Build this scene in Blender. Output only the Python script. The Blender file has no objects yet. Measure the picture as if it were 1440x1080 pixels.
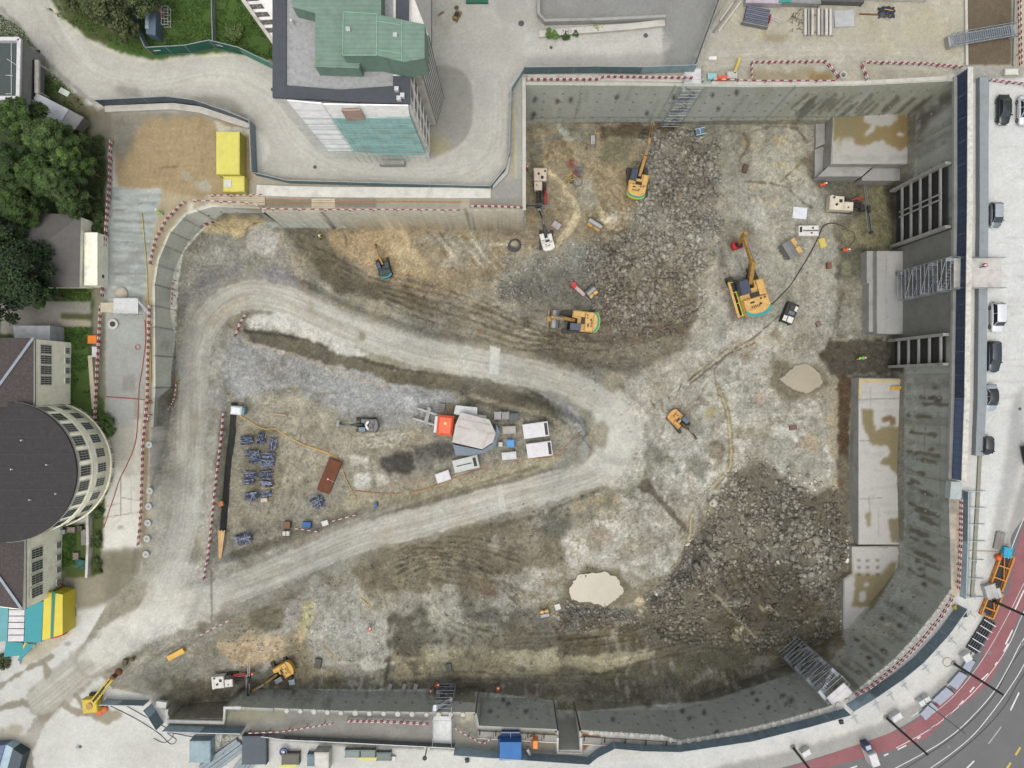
import bpy,math,random
import numpy as np
from mathutils import Vector,Matrix
from mathutils.geometry import tessellate_polygon
random.seed(7);RNG=np.random.RandomState(7)
sc=bpy.context.scene
col=sc.collection
H=100.0;F=973.0;CX=720.0;CY=540.0
KB = 0.62            # seen colour -> base colour
def W(px,py,z=0.0):
 """photo pixel seen at height z -> world point"""
 s=(H-z)/F
 return Vector(((px-CX)*s,-(py-CY)*s,z))
def PX(x,y,z):
 s=F/(H-z)
 return x*s+CX,CY-y*s
def lin(c):
 out=[]
 for v in c:
  v=v/255.0
  out.append(v/12.92 if v<=0.04045 else ((v+0.055)/1.055) ** 2.4)
 return out
def base(c):
 return tuple(min(0.82,v*KB) for v in lin(c))+(1.0,)
# - noise (numpy)
_T=RNG.rand(256,256)
def vnoise(x,y,seed=0):
 x=x+seed*17.31;y=y+seed*9.77
 xi=np.floor(x).astype(int);yi=np.floor(y).astype(int)
 fx=x-xi;fy=y-yi
 fx=fx*fx*(3-2*fx);fy=fy*fy*(3-2*fy)
 a=_T[yi & 255,xi & 255];b=_T[yi & 255,(xi+1) & 255]
 c=_T[(yi+1) & 255,xi & 255];d=_T[(yi+1) & 255,(xi+1) & 255]
 return (a*(1-fx)+b*fx)*(1-fy)+(c*(1-fx)+d*fx)*fy
def fbm(x,y,o=4,seed=0,g=0.5):
 s=0;a=1;t=0
 for i in range(o):
  s=s+a*vnoise(x*2 ** i,y*2 ** i,seed+i*3);t+=a;a *= g
 return s/t
def sstep(a,b,x):
 t=np.clip((x-a)/(b-a+1e-9),0,1)
 return t*t*(3-2*t)
# - materials
MATS={}
def mat(name,c,rough=0.7,metal=0.0,var=0.12,scale=1.2,bump=0.15,grime=0.25,grime_c=(90,84,72),spec=0.4,detail=6):
 """weathered procedural material: seen colour c, mottling, dirt and a fine bump"""
 if name in MATS: return MATS[name]
 m=bpy.data.materials.new(name);m.use_nodes=True
 nt=m.node_tree;N=nt.nodes;L=nt.links
 b=N['Principled BSDF']
 tc=N.new('ShaderNodeTexCoord')
 n1=N.new('ShaderNodeTexNoise');n1.inputs['Scale'].default_value=scale;n1.inputs['Detail'].default_value=detail
 n1.inputs['Roughness'].default_value=0.62
 L.new(tc.outputs['Object'],n1.inputs['Vector'])
 mr=N.new('ShaderNodeMapRange');mr.inputs['From Min'].default_value=0.3;mr.inputs['From Max'].default_value=0.7
 mr.inputs['To Min'].default_value=1-var;mr.inputs['To Max'].default_value=1+var
 L.new(n1.outputs['Fac'],mr.inputs['Value'])
 mul=N.new('ShaderNodeMix');mul.data_type='RGBA';mul.blend_type='MULTIPLY';mul.inputs['Factor'].default_value=1
 mul.inputs['A'].default_value=base(c)
 L.new(mr.outputs['Result'],mul.inputs['B'])
 n2=N.new('ShaderNodeTexNoise');n2.inputs['Scale'].default_value=scale*0.6;n2.inputs['Detail'].default_value=8
 n2.inputs['Roughness'].default_value=0.7
 mp=N.new('ShaderNodeMapping');mp.inputs['Location'].default_value=(13.1,4.2,7.7)
 L.new(tc.outputs['Object'],mp.inputs['Vector']);L.new(mp.outputs['Vector'],n2.inputs['Vector'])
 m2=N.new('ShaderNodeMapRange');m2.inputs['From Min'].default_value=0.5;m2.inputs['From Max'].default_value=0.72
 m2.inputs['To Min'].default_value=0.0;m2.inputs['To Max'].default_value=grime
 L.new(n2.outputs['Fac'],m2.inputs['Value'])
 mx=N.new('ShaderNodeMix');mx.data_type='RGBA'
 mx.inputs['B'].default_value=base(grime_c)
 L.new(m2.outputs['Result'],mx.inputs['Factor']);L.new(mul.outputs['Result'],mx.inputs['A'])
 L.new(mx.outputs['Result'],b.inputs['Base Color'])
 b.inputs['Roughness'].default_value=rough;b.inputs['Metallic'].default_value=metal
 b.inputs['Specular IOR Level'].default_value=spec
 if bump>0:
  n3=N.new('ShaderNodeTexNoise');n3.inputs['Scale'].default_value=scale*6;n3.inputs['Detail'].default_value=4
  L.new(tc.outputs['Object'],n3.inputs['Vector'])
  bp=N.new('ShaderNodeBump');bp.inputs['Strength'].default_value=bump;bp.inputs['Distance'].default_value=0.05
  L.new(n3.outputs['Fac'],bp.inputs['Height']);L.new(bp.outputs['Normal'],b.inputs['Normal'])
 MATS[name]=m
 return m
def striped(name,c,axis=0,freq=3.0,dark=0.75,rough=0.6,metal=0.0,sharp=0.0):
 """ribbed / seamed sheet: bands of height and tone along one object axis"""
 if name in MATS: return MATS[name]
 m=mat(name,c,rough,metal)
 nt=m.node_tree;N=nt.nodes;L=nt.links;b=N['Principled BSDF']
 tc=N.new('ShaderNodeTexCoord')
 w=N.new('ShaderNodeTexWave');w.bands_direction='XYZ'[axis];w.inputs['Scale'].default_value=freq
 L.new(tc.outputs['Object'],w.inputs['Vector'])
 r=N.new('ShaderNodeMapRange');r.inputs['From Min'].default_value=sharp;r.inputs['From Max'].default_value=min(1,sharp+0.25) if sharp<0.9 else 1
 r.inputs['To Min'].default_value=dark;r.inputs['To Max'].default_value=1.0
 L.new(w.outputs['Fac'],r.inputs['Value'])
 old=b.inputs['Base Color'].links[0].from_socket
 mul=N.new('ShaderNodeMix');mul.data_type='RGBA';mul.blend_type='MULTIPLY';mul.inputs['Factor'].default_value=1
 L.new(old,mul.inputs['A']);L.new(r.outputs['Result'],mul.inputs['B']);L.new(mul.outputs['Result'],b.inputs['Base Color'])
 return m
def attr_mat(name,rough=0.9,fine=1.0,spec=0.25,bump=0.5,peb=0.0):
 """base colour from the mesh's own colour attribute times fine grain"""
 m=bpy.data.materials.new(name);m.use_nodes=True
 nt=m.node_tree;N=nt.nodes;L=nt.links;b=N['Principled BSDF']
 at=N.new('ShaderNodeVertexColor');at.layer_name='Col'
 tc=N.new('ShaderNodeTexCoord')
 def noise(scale,det,lo,hi,rr=0.65):
  n=N.new('ShaderNodeTexNoise');n.inputs['Scale'].default_value=scale;n.inputs['Detail'].default_value=det
  n.inputs['Roughness'].default_value=rr
  L.new(tc.outputs['Object'],n.inputs['Vector'])
  r=N.new('ShaderNodeMapRange');r.inputs['From Min'].default_value=0.25;r.inputs['From Max'].default_value=0.75
  r.inputs['To Min'].default_value=lo;r.inputs['To Max'].default_value=hi
  L.new(n.outputs['Fac'],r.inputs['Value']);return n,r
 n1,r1=noise(0.7,14,1-.26*fine,1+.26*fine,0.82)
 n2,r2=noise(6.0,6,1-.22*fine,1+.22*fine,0.85)
 vo=N.new('ShaderNodeTexVoronoi');vo.inputs['Scale'].default_value=4.5;L.new(tc.outputs['Object'],vo.inputs['Vector'])
 sx=N.new('ShaderNodeSeparateColor');L.new(vo.outputs['Color'],sx.inputs[0])
 vr=N.new('ShaderNodeMapRange');vr.inputs['To Min'].default_value=1-.13*fine;vr.inputs['To Max'].default_value=1+.13*fine;L.new(sx.outputs[0],vr.inputs['Value'])
 m0=N.new('ShaderNodeMath');m0.operation='MULTIPLY';L.new(r1.outputs['Result'],m0.inputs[0]);L.new(vr.outputs['Result'],m0.inputs[1])
 mm=N.new('ShaderNodeMath');mm.operation='MULTIPLY'
 L.new(m0.outputs[0],mm.inputs[0]);L.new(r2.outputs['Result'],mm.inputs[1])
 last=mm.outputs[0]
 mul=N.new('ShaderNodeMix');mul.data_type='RGBA';mul.blend_type='MULTIPLY';mul.inputs['Factor'].default_value=1
 def band(scale,dist,a,c,off,rr=.78):
  n=N.new('ShaderNodeTexNoise');n.inputs['Scale'].default_value=scale;n.inputs['Detail'].default_value=14;n.inputs['Roughness'].default_value=rr;n.inputs['Distortion'].default_value=dist
  mp=N.new('ShaderNodeMapping');mp.inputs['Location'].default_value=(off,off*.7,0);L.new(tc.outputs['Object'],mp.inputs['Vector']);L.new(mp.outputs['Vector'],n.inputs['Vector'])
  r=N.new('ShaderNodeMapRange');r.inputs['From Min'].default_value=a;r.inputs['From Max'].default_value=c;L.new(n.outputs['Fac'],r.inputs['Value']);return r.outputs['Result']
 def mixc(A,colr,fac,k):
  f=N.new('ShaderNodeMath');f.operation='MULTIPLY';L.new(fac,f.inputs[0]);f.inputs[1].default_value=k
  f2=N.new('ShaderNodeMath');f2.operation='MULTIPLY';L.new(f.outputs[0],f2.inputs[0]);L.new(at.outputs['Alpha'],f2.inputs[1])
  x=N.new('ShaderNodeMix');x.data_type='RGBA';x.blend_type='MULTIPLY';x.inputs['B'].default_value=colr
  L.new(f2.outputs[0],x.inputs['Factor']);L.new(A,x.inputs['A']);return x.outputs['Result']
 cur=at.outputs['Color']
 if peb>0:
  cur=mixc(cur,(.50,.47,.40,1),band(.28,.9,.52,.60,3),.48*peb)
  cur=mixc(cur,(.62,.60,.54,1),band(.9,.5,.53,.60,31),.55*peb)
  cur=mixc(cur,(1.38,1.36,1.33,1),band(.42,1.2,.53,.61,57),.8*peb)
  cur=mixc(cur,(1.45,1.44,1.42,1),band(2.6,.3,.57,.62,83),.8*peb)
  cur=mixc(cur,(.55,.53,.5,1),band(3.4,.3,.56,.61,97),.9*peb)
 am=N.new('ShaderNodeMapRange');am.inputs['To Min'].default_value=.22;L.new(at.outputs['Alpha'],am.inputs['Value'])
 L.new(am.outputs['Result'],mul.inputs['Factor'])
 L.new(cur,mul.inputs['A']);L.new(last,mul.inputs['B'])
 L.new(mul.outputs['Result'],b.inputs['Base Color'])
 b.inputs['Roughness'].default_value=rough;b.inputs['Specular IOR Level'].default_value=spec
 bp=N.new('ShaderNodeBump');bp.inputs['Strength'].default_value=bump;bp.inputs['Distance'].default_value=0.12
 L.new(n1.outputs['Fac'],bp.inputs['Height'])
 bp2=N.new('ShaderNodeBump');bp2.inputs['Strength'].default_value=bump;bp2.inputs['Distance'].default_value=0.05
 L.new(n2.outputs['Fac'],bp2.inputs['Height']);L.new(bp.outputs['Normal'],bp2.inputs['Normal'])
 L.new(bp2.outputs['Normal'],b.inputs['Normal'])
 return m
# - mesh builder
class MB:
 def __init__(s): s.v=[];s.f=[]
 def add(s,vs,fs):
  o=len(s.v);s.v+=[tuple(v) for v in vs];s.f+=[tuple(i+o for i in f) for f in fs];return s
 def box(s,x0,y0,z0,x1,y1,z1,rz=0,piv=None,taper=0):
  t=taper
  vs=[(x0,y0,z0),(x1,y0,z0),(x1,y1,z0),(x0,y1,z0),(x0+t,y0+t,z1),(x1-t,y0+t,z1),(x1-t,y1-t,z1),(x0+t,y1-t,z1)]
  if rz:
   px,py=piv if piv else ((x0+x1)/2,(y0+y1)/2);c,n=math.cos(rz),math.sin(rz)
   vs=[(px+(x-px)*c-(y-py)*n,py+(x-px)*n+(y-py)*c,z) for x,y,z in vs]
  return s.add(vs,[(3,2,1,0),(4,5,6,7),(0,1,5,4),(1,2,6,5),(2,3,7,6),(3,0,4,7)])
 def bbox(s,x0,y0,z0,x1,y1,z1,b=0.04):
  """box with chamfered top edges"""
  s.box(x0,y0,z0,x1,y1,z1-b)
  vs=[(x0,y0,z1-b),(x1,y0,z1-b),(x1,y1,z1-b),(x0,y1,z1-b),(x0+b,y0+b,z1),(x1-b,y0+b,z1),(x1-b,y1-b,z1),(x0+b,y1-b,z1)]
  s.f.pop(-5)
  return s.add(vs,[(4,5,6,7),(0,1,5,4),(1,2,6,5),(2,3,7,6),(3,0,4,7)])
 def bar(s,a,b,w=0.1,h=None,up=Vector((0,0,1))):
  a=Vector(a);b=Vector(b);h=h or w;d=(b-a)
  if d.length<1e-6: return s
  d.normalize();sd=d.cross(up)
  if sd.length<1e-3: sd=d.cross(Vector((0,1,0)))
  sd.normalize();u=sd.cross(d)
  vs=[]
  for p in (a,b):
   for i,j in ((-1,-1),(1,-1),(1,1),(-1,1)): vs.append(p+sd*(i*w/2)+u*(j*h/2))
  return s.add(vs,[(0,1,2,3),(7,6,5,4),(0,4,5,1),(1,5,6,2),(2,6,7,3),(3,7,4,0)])
 def tube(s,pts,r,n=6,r2=None,cap=True):
  pts=[Vector(p) for p in pts];k=len(pts);rings=[]
  for i,p in enumerate(pts):
   d=(pts[min(i+1,k-1)]-pts[max(i-1,0)])
   if d.length<1e-7: d=Vector((0,0,1))
   d.normalize();a=d.cross(Vector((0,0,1)))
   if a.length<0.05: a=d.cross(Vector((0,1,0)))
   a.normalize();b=d.cross(a)
   rr=r if r2 is None else r+(r2-r)*i/max(1,k-1)
   rings.append([p+a*(rr*math.cos(2*math.pi*j/n))+b*(rr*math.sin(2*math.pi*j/n)) for j in range(n)])
  vs=[v for rg in rings for v in rg];fs=[]
  for i in range(k-1):
   for j in range(n):
    fs.append((i*n+j,i*n+(j+1) % n,(i+1)*n+(j+1) % n,(i+1)*n+j))
  if cap: fs.append(tuple(range(n))[::-1]);fs.append(tuple((k-1)*n+j for j in range(n)))
  return s.add(vs,fs)
 def cyl(s,x,y,z0,z1,r,n=16,r2=None):
  return s.tube([(x,y,z0),(x,y,z1)],r,n,r2)
 def prism(s,pts,z0,z1):
  """pts: 2-D outline; z0,z1 heights (numbers)"""
  a=sum(pts[i][0]*pts[(i+1) % len(pts)][1]-pts[(i+1) % len(pts)][0]*pts[i][1] for i in range(len(pts)))
  if a<0: pts=pts[::-1]
  n=len(pts);vs=[(p[0],p[1],z0) for p in pts]+[(p[0],p[1],z1) for p in pts]
  fs=[(i,(i+1) % n,n+(i+1) % n,n+i) for i in range(n)]
  tr=tessellate_polygon([[Vector((p[0],p[1],0)) for p in pts]])
  for t in tr:
   ar=(pts[t[1]][0]-pts[t[0]][0])*(pts[t[2]][1]-pts[t[0]][1])-(pts[t[2]][0]-pts[t[0]][0])*(pts[t[1]][1]-pts[t[0]][1])
   t=t if ar>0 else (t[0],t[2],t[1])
   fs.append(tuple(n+i for i in t));fs.append(tuple(t[::-1]))
  return s.add(vs,fs)
 def xz(s,prof,y0,y1):
  """side profile in x,z swept over y"""
  a=sum(prof[i][0]*prof[(i+1) % len(prof)][1]-prof[(i+1) % len(prof)][0]*prof[i][1] for i in range(len(prof)))
  if a<0: prof=prof[::-1]
  n=len(prof);vs=[(p[0],y0,p[1]) for p in prof]+[(p[0],y1,p[1]) for p in prof]
  fs=[(i,n+i,n+(i+1) % n,(i+1) % n) for i in range(n)]
  tr=tessellate_polygon([[Vector((p[0],p[1],0)) for p in prof]])
  for t in tr:
   ar=(prof[t[1]][0]-prof[t[0]][0])*(prof[t[2]][1]-prof[t[0]][1])-(prof[t[2]][0]-prof[t[0]][0])*(prof[t[1]][1]-prof[t[0]][1])
   t=t if ar>0 else (t[0],t[2],t[1])
   fs.append(tuple(t));fs.append(tuple(n+i for i in t[::-1]))
  return s.add(vs,fs)
 def sphere(s,c,r,n=8,m=6,sz=1):
  vs=[(c[0],c[1],c[2]+r*sz)]
  for i in range(1,m):
   t=math.pi*i/m
   for j in range(n):
    p=2*math.pi*j/n
    vs.append((c[0]+r*math.sin(t)*math.cos(p),c[1]+r*math.sin(t)*math.sin(p),c[2]+r*sz*math.cos(t)))
  vs.append((c[0],c[1],c[2]-r*sz));fs=[]
  for j in range(n): fs.append((0,1+j,1+(j+1) % n))
  for i in range(m-2):
   for j in range(n):
    a=1+i*n
    fs.append((a+j,a+n+j,a+n+(j+1) % n,a+(j+1) % n))
  e=len(vs)-1;a=1+(m-2)*n
  for j in range(n): fs.append((e,a+(j+1) % n,a+j))
  return s.add(vs,fs)
 def tf(s,M):
  s.v=[tuple(M @ Vector(v)) for v in s.v];return s
 def build(s,name,m=None,parent=None,smooth=False,label=None):
  me=bpy.data.meshes.new(name);me.from_pydata(s.v,[],s.f);me.update()
  if smooth:
   me.polygons.foreach_set('use_smooth',[True]*len(me.polygons))
  o=bpy.data.objects.new(name,me);col.objects.link(o)
  if m: me.materials.append(m)
  if parent: o.parent=parent
  if label: o['label']=label
  return o
def thing(name,label,cat,loc=(0,0,0),rz=0.0,group=None):
 o=bpy.data.objects.new(name,None);col.objects.link(o)
 o.empty_display_size=0.3
 o.location=loc;o.rotation_euler=(0,0,rz);tag(o,label,cat,group);return o
def tag(o,label=None,cat=None,group=None,kind=None):
 if label: o['label']=label
 if cat: o['category']=cat
 if group: o['group']=group
 if kind: o['kind']=kind
 elif cat: o['kind']='thing'
 return o
def copy_thing(root,loc,rz,label,group=None,scale=None,cat=None):
 r=root.copy();col.objects.link(r);r.location=loc;r.rotation_euler=(0,0,rz)
 if scale: r.scale=scale
 r['label']=label
 if group: r['group']=group
 if cat: r['category']=cat
 for ch in list(root.children):
  c=ch.copy();col.objects.link(c);c.parent=r
  for g in list(ch.children):
   d=g.copy();col.objects.link(d);d.parent=c
 return r
def ang(dx,dy):
 """picture direction -> world angle"""
 return math.atan2(-dy,dx)
#  pit outline and levels
PIT=[(740,118),(900,119),(1060,121),(1200,119),(1345,112),(1345,300),(1339,560),(1335,678),(1339,828),(1318,858),(1290,893),(1258,928),(1222,958),(1190,984),(1165,995),(1100,1014),
    (1035,1029),(955,1043),(930,1035),(817,1028),(817,1056),(783,1056),(783,1027),(672,1022),(668,1003),(600,1003),(480,1001),(385,997),(318,994),(316,1014),(238,1012),(234,996),(222,990),
    (212,978),(158,968),(140,948),(118,905),(150,850),(195,800),(209,700),(214,600),(217,545),(216,400),(222,365),(238,327),(262,300),(300,289),(368,292),(372,299),(738,298)]
PITW=[(W(x,y).x,W(x,y).y) for x,y in PIT]
OPEN=[W(212,978),W(158,968),W(140,948),W(118,905),W(150,850),W(195,800),W(209,700)]
CTRL=[(745,180,-14.4),(850,180,-14.4),(950,180,-14.4),(1050,180,-14.4),(1130,180,-14.6),(760,260,-14.2),(760,330,-13.4),(900,300,-14),(1000,300,-14.3),(1050,400,-14.5),(1100,300,-14.8),
  (1165,255,-16.4),(1220,275,-16.6),(1140,240,-15.4),(1180,340,-15.5),(1200,400,-15.6),(1200,500,-15.4),(1150,500,-15.2),(1100,600,-15),(1175,640,-16),(1183,720,-16.4),(1215,850,-13.6),(1240,825,-13.6),(1195,890,-13.5),(1205,790,-13.8),(1250,790,-13.7),(1168,880,-15.0),(1000,560,-14.5),(1050,700,-14.8),
  (600,350,-11.6),(480,326,-9.3),(600,322,-9.6),(700,322,-10.0),(420,326,-8.9),(600,430,-11.5),(700,440,-12.5),(500,400,-10.8),(700,350,-12.8),(800,420,-13.6),(900,470,-13.9),(430,370,-9.5),
  (1100,950,-14.7),(1030,975,-13.4),(940,990,-9.6),(860,985,-9.6),(800,975,-9.8),(700,970,-9.4),(600,968,-6.6),(500,968,-6.3),(400,968,-6.2),(330,965,-5.8),(280,960,-5.0),(225,945,-3.5),(185,950,-1.4),
  (300,915,-3.3),(400,890,-5.6),(500,860,-7.2),(600,850,-9.3),(560,920,-7.0),(520,920,-6.6),(650,900,-9.3),(700,800,-12),(830,830,-14.3),(800,900,-12.8),(900,880,-14.8),(1000,850,-15.3),(1000,920,-14.4),(900,940,-12.2),(1100,880,-15.4),(1120,780,-15.6),(760,740,-12.5),(900,720,-14),(850,760,-13.6),
  (200,700,-0.5),(222,600,-1.9),(238,520,-3.6),(242,440,-4.4),(248,380,-4.8),(275,330,-6.0),(330,312,-7.0),(380,330,-8.0),(350,360,-7),(215,760,-0.4),
  (350,640,-6.7),(420,600,-7.8),(380,540,-7.2),(340,600,-6.5),(400,700,-7.3),(350,740,-5.8),(330,770,-5.2),(500,560,-9),(470,660,-8.4),(550,640,-9.2),(650,620,-10),(780,610,-10.6),(806,604,-11.2),(800,630,-11.2),(750,570,-10.4),(600,560,-9.6),(700,650,-10.2),(500,700,-8.2),(400,490,-9.3),(500,520,-10.6),(600,548,-11.3),(700,555,-11.6),
  (170,850,-0.2),(190,900,-0.4),(150,930,-0.1)]
ROADS = [  # centre line with level, half width in metres
 [(130,925,0,4.5),(200,868,-0.6,5),(300,842,-2.2,4.2),(400,800,-4.2,3.2),(500,760,-6.2,3.0),(600,732,-8.1,3.0),(700,704,-10.2,3.0),(800,676,-12.2,3.4),(850,650,-13,4),(875,605,-13.5,4.4)],
 [(215,860,-0.8,4.5),(250,780,-1.7,4.0),(268,700,-3.0,3.3),(272,600,-4.6,3.3),(277,500,-6.1,3.3),(300,440,-6.9,3.6),(345,415,-7.4,3.4),(400,424,-8.0,3.0),(500,470,-9.2,2.8),(600,501,-10.3,2.8),(700,516,-11.5,2.9),(780,536,-12.4,3.0),(845,566,-13,3.4),(875,605,-13.5,4.4)]]
_P=np.array([(W(*c).x,W(*c).y) for c in CTRL] +
     [(W(a,b,c).x,W(a,b,c).y) for r in ROADS for a,b,c,d in r])
_Z=np.array([c[2] for c in CTRL]+[c for r in ROADS for a,b,c,d in r])
_n=len(_P)
_A=np.zeros((_n+3,_n+3))
_D=np.sqrt(((_P[:,None]-_P[None]) ** 2).sum(-1))
_A[:_n,:_n]=-_D+np.eye(_n)*0.6;_A[:_n,_n]=1;_A[:_n,_n+1:]=_P;_A[_n,:_n]=1;_A[_n+1:,:_n]=_P.T
_S=np.linalg.solve(_A,np.concatenate([_Z,[0,0,0]]))
def inpoly(x,y,pts):
 ins=np.zeros(np.shape(x),bool);n=len(pts)
 for i in range(n):
  x0,y0=pts[i];x1,y1=pts[(i+1) % n]
  if y0==y1: continue
  c=((y0>y) != (y1>y)) & (x<(x1-x0)*(y-y0)/(y1-y0)+x0)
  ins ^= c
 return ins
def segdist(x,y,pts):
 """distance to polyline, arc length and signed offset at the nearest point, index"""
 best=np.full(np.shape(x),1e9);S=np.zeros(np.shape(x));T=np.zeros(np.shape(x));K=np.zeros(np.shape(x));acc=0
 for i in range(len(pts)-1):
  ax,ay=pts[i][0],pts[i][1];bx,by=pts[i+1][0],pts[i+1][1]
  dx,dy=bx-ax,by-ay;L=math.hypot(dx,dy)+1e-9
  t=np.clip(((x-ax)*dx+(y-ay)*dy)/L/L,0,1)
  ex=x-ax-t*dx;ey=y-ay-t*dy;d=np.sqrt(ex*ex+ey*ey)
  m=d<best
  best=np.where(m,d,best);S=np.where(m,acc+t*L,S)
  T=np.where(m,((x-ax)*dy-(y-ay)*dx)/L,T);K=np.where(m,i+t,K)
  acc+=L
 return best,S,T,K
# places that stay level: x, y, z of the centre, radius m
FLAT=[(840,830,-14.55,4.6,3.4),(1125,532,-15.15,3.6,2.6),(845,410,None,0,0)]
def floor_z(x,y):
 """pit floor level at world x,y (numpy arrays)"""
 x=np.asarray(x,float);y=np.asarray(y,float)
 z=np.full(x.shape,_S[_n])+_S[_n+1]*x+_S[_n+2]*y
 for i in range(_n):
  z=z-_S[i]*np.sqrt((x-_P[i,0]) ** 2+(y-_P[i,1]) ** 2)
 for r in ROADS:
  pts=[(W(a,b,c).x,W(a,b,c).y) for a,b,c,d in r]
  d,S,T,K=segdist(x,y,pts)
  zi=np.interp(K,range(len(r)),[q[2] for q in r]);wi=np.interp(K,range(len(r)),[q[3] for q in r])
  k=1-sstep(wi*1.0,wi+1.6,d)
  z=z*(1-k)+zi*k
    # sheet wall step west of the rebar yard
 a=[(W(330,575,-5.2).x,W(330,575,-5.2).y),(W(318,800,-3.6).x,W(318,800,-3.6).y)]
 for fx,fy,fz,rx,ry in FLAT:
  if fz is None: continue
  c=W(fx,fy,fz);q=np.sqrt(((x-c.x)/rx) ** 2+((y-c.y)/ry) ** 2)
  k=1-sstep(1.0,1.5,q);z=z*(1-k)+fz*k
 d,_,_,_=segdist(x,y,[(p.x,p.y) for p in OPEN])
 k=sstep(0.0,6.0,d)
 return np.minimum(z*k,0.0)
def ground_z(x,y):
 ins=inpoly(np.asarray(x,float),np.asarray(y,float),PITW)
 return np.where(ins,floor_z(x,y),0.0)
# quick lookup for placing things
_gx=np.arange(-60,76,0.5);_gy=np.arange(-56,56,0.5)
_GX,_GY=np.meshgrid(_gx,_gy);_GZ=floor_z(_GX,_GY)
def gz(x,y):
 if not bool(inpoly(np.array([x]),np.array([y]),PITW)[0]): return 0.0
 i=min(max(int((x+60)/.5),0),len(_gx)-2);j=min(max(int((y+56)/.5),0),len(_gy)-2)
 fx=min(max((x-_gx[i])/.5,0),1);fy=min(max((y-_gy[j])/.5,0),1)
 return float((_GZ[j,i]*(1-fx)+_GZ[j,i+1]*fx)*(1-fy)+(_GZ[j+1,i]*(1-fx)+_GZ[j+1,i+1]*fx)*fy)
def at(px,py,up=0.0):
 """the ground point seen at a pixel"""
 z=-8.0
 for _ in range(25):
  p=W(px,py,z);z=0.5*z+0.5*gz(p.x,p.y)
 p=W(px,py,z);p.z=gz(p.x,p.y)+up
 return p
#  surface colours (dirt, gravel, stain, paint, some painted shade) laid out on a canvas
OFF=200;CW=1440+2*OFF;CH=1080+2*OFF
CYY,CXX=np.mgrid[0:CH,0:CW].astype(np.float32);CXX -= OFF;CYY -= OFF
IMG=np.zeros((CH,CW,3),np.float32);RUB=np.zeros((CH,CW),np.float32);HGT=np.zeros((CH,CW),np.float32)
def blur(m,r):
 r=int(round(r))
 if r<1: return m
 for ax in (0,1):
  for _ in (0,1):
   p=np.pad(m,[(r+1,r) if a==ax else (0,0) for a in (0,1)],mode='edge')
   c=np.cumsum(p,axis=ax,dtype=np.float64)
   k=2*r+1
   m=((c[k:]-c[:-k]) if ax==0 else (c[:,k:]-c[:,:-k]))/k
 return m.astype(np.float32)
def _box(x0,y0,x1,y1):
 a=max(0,int(x0+OFF));b=min(CW,int(x1+OFF)+1);c=max(0,int(y0+OFF));d=min(CH,int(y1+OFF)+1)
 return slice(c,d),slice(a,b)
_sd=[0];FS=1.0;NS=1.0
def _put(sl,m,c,rub=None,jit=0.0):
 if m.size==0: return
 c=np.array(c,np.float32)
 IMG[sl]+=(c-IMG[sl])*m[...,None]
 if rub is not None: RUB[sl]+=(rub-RUB[sl])*m
def poly(pts,c,a=1.0,f=2,n=3,patch=0.0,ps=14.0,rub=None,stretch=None):
 """filled outline; f feather, n ragged edge, patch: how broken up it is"""
 f *= FS;n *= NS;_sd[0]+=1;e=f*2+n+3
 xs=[p[0] for p in pts];ys=[p[1] for p in pts]
 sl=_box(min(xs)-e,min(ys)-e,max(xs)+e,max(ys)+e);x=CXX[sl];y=CYY[sl]
 if x.size==0: return
 if n>0:
  k=max(4.0,n*2.5)
  xx=x+(fbm(x/k,y/k,3,_sd[0])-.5)*3.4*n;yy=y+(fbm(x/k,y/k,3,_sd[0]+31)-.5)*3.4*n
 else: xx,yy=x,y
 m=inpoly(xx,yy,pts).astype(np.float32);m=blur(m,f)*a
 if patch>0:
  if stretch:
   ca,sa=math.cos(stretch[0]),math.sin(stretch[0]);u=(x*ca+y*sa)/stretch[1];v=(-x*sa+y*ca)
  else: u,v=x,y
  q=fbm(u/ps,v/ps,4,_sd[0]+7);m=m*sstep(patch-.13,patch+.13,q)
 _put(sl,m,c,rub)
def stroke(pts,w,c,a=1.0,f=1.0,n=1.0,streak=0.0,rub=None,patch=0.0,ps=10.0,sx=60.0,sy=2.2):
 _sd[0]+=1;e=w/2+f+n*2+3
 xs=[p[0] for p in pts];ys=[p[1] for p in pts]
 sl=_box(min(xs)-e,min(ys)-e,max(xs)+e,max(ys)+e);x=CXX[sl];y=CYY[sl]
 if x.size==0: return
 d,S,T,K=segdist(x,y,pts)
 if n>0: d=d+(fbm(x/(n*3+2),y/(n*3+2),3,_sd[0])-.5)*3*n
 m=(1-sstep(w/2-f,w/2+f,d))*a
 if streak>0: m=m*sstep(streak-.12,streak+.12,fbm(S/sx,T/sy,3,_sd[0]+5))
 if patch>0: m=m*sstep(patch-.13,patch+.13,fbm(x/ps,y/ps,4,_sd[0]+9))
 _put(sl,m.astype(np.float32),c,rub)
def blob(x,y,rx,ry,c,a=1.0,f=2,n=3,rot=0.0,patch=0.0,ps=8.0,rub=None):
 pts=[]
 for i in range(20):
  t=i*math.pi/10;u=rx*math.cos(t);v=ry*math.sin(t)
  pts.append((x+u*math.cos(rot)-v*math.sin(rot),y+u*math.sin(rot)+v*math.cos(rot)))
 poly(pts,c,a,f,n,patch,ps,rub)
def tracks(pts,w,c,a=0.5,k=2,gap=9,wob=2.0):
 """tyre or crawler marks side by side"""
 for j in range(k):
  o=(j-(k-1)/2)*gap;q=[]
  for i,p in enumerate(pts):
   p0=pts[max(i-1,0)];p1=pts[min(i+1,len(pts)-1)]
   dx,dy=p1[0]-p0[0],p1[1]-p0[1];L=math.hypot(dx,dy)+1e-6
   q.append((p[0]-dy/L*o,p[1]+dx/L*o))
  stroke(q,w,c,a,1.0,wob*.5,streak=.42,sx=22,sy=1.5)
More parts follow.
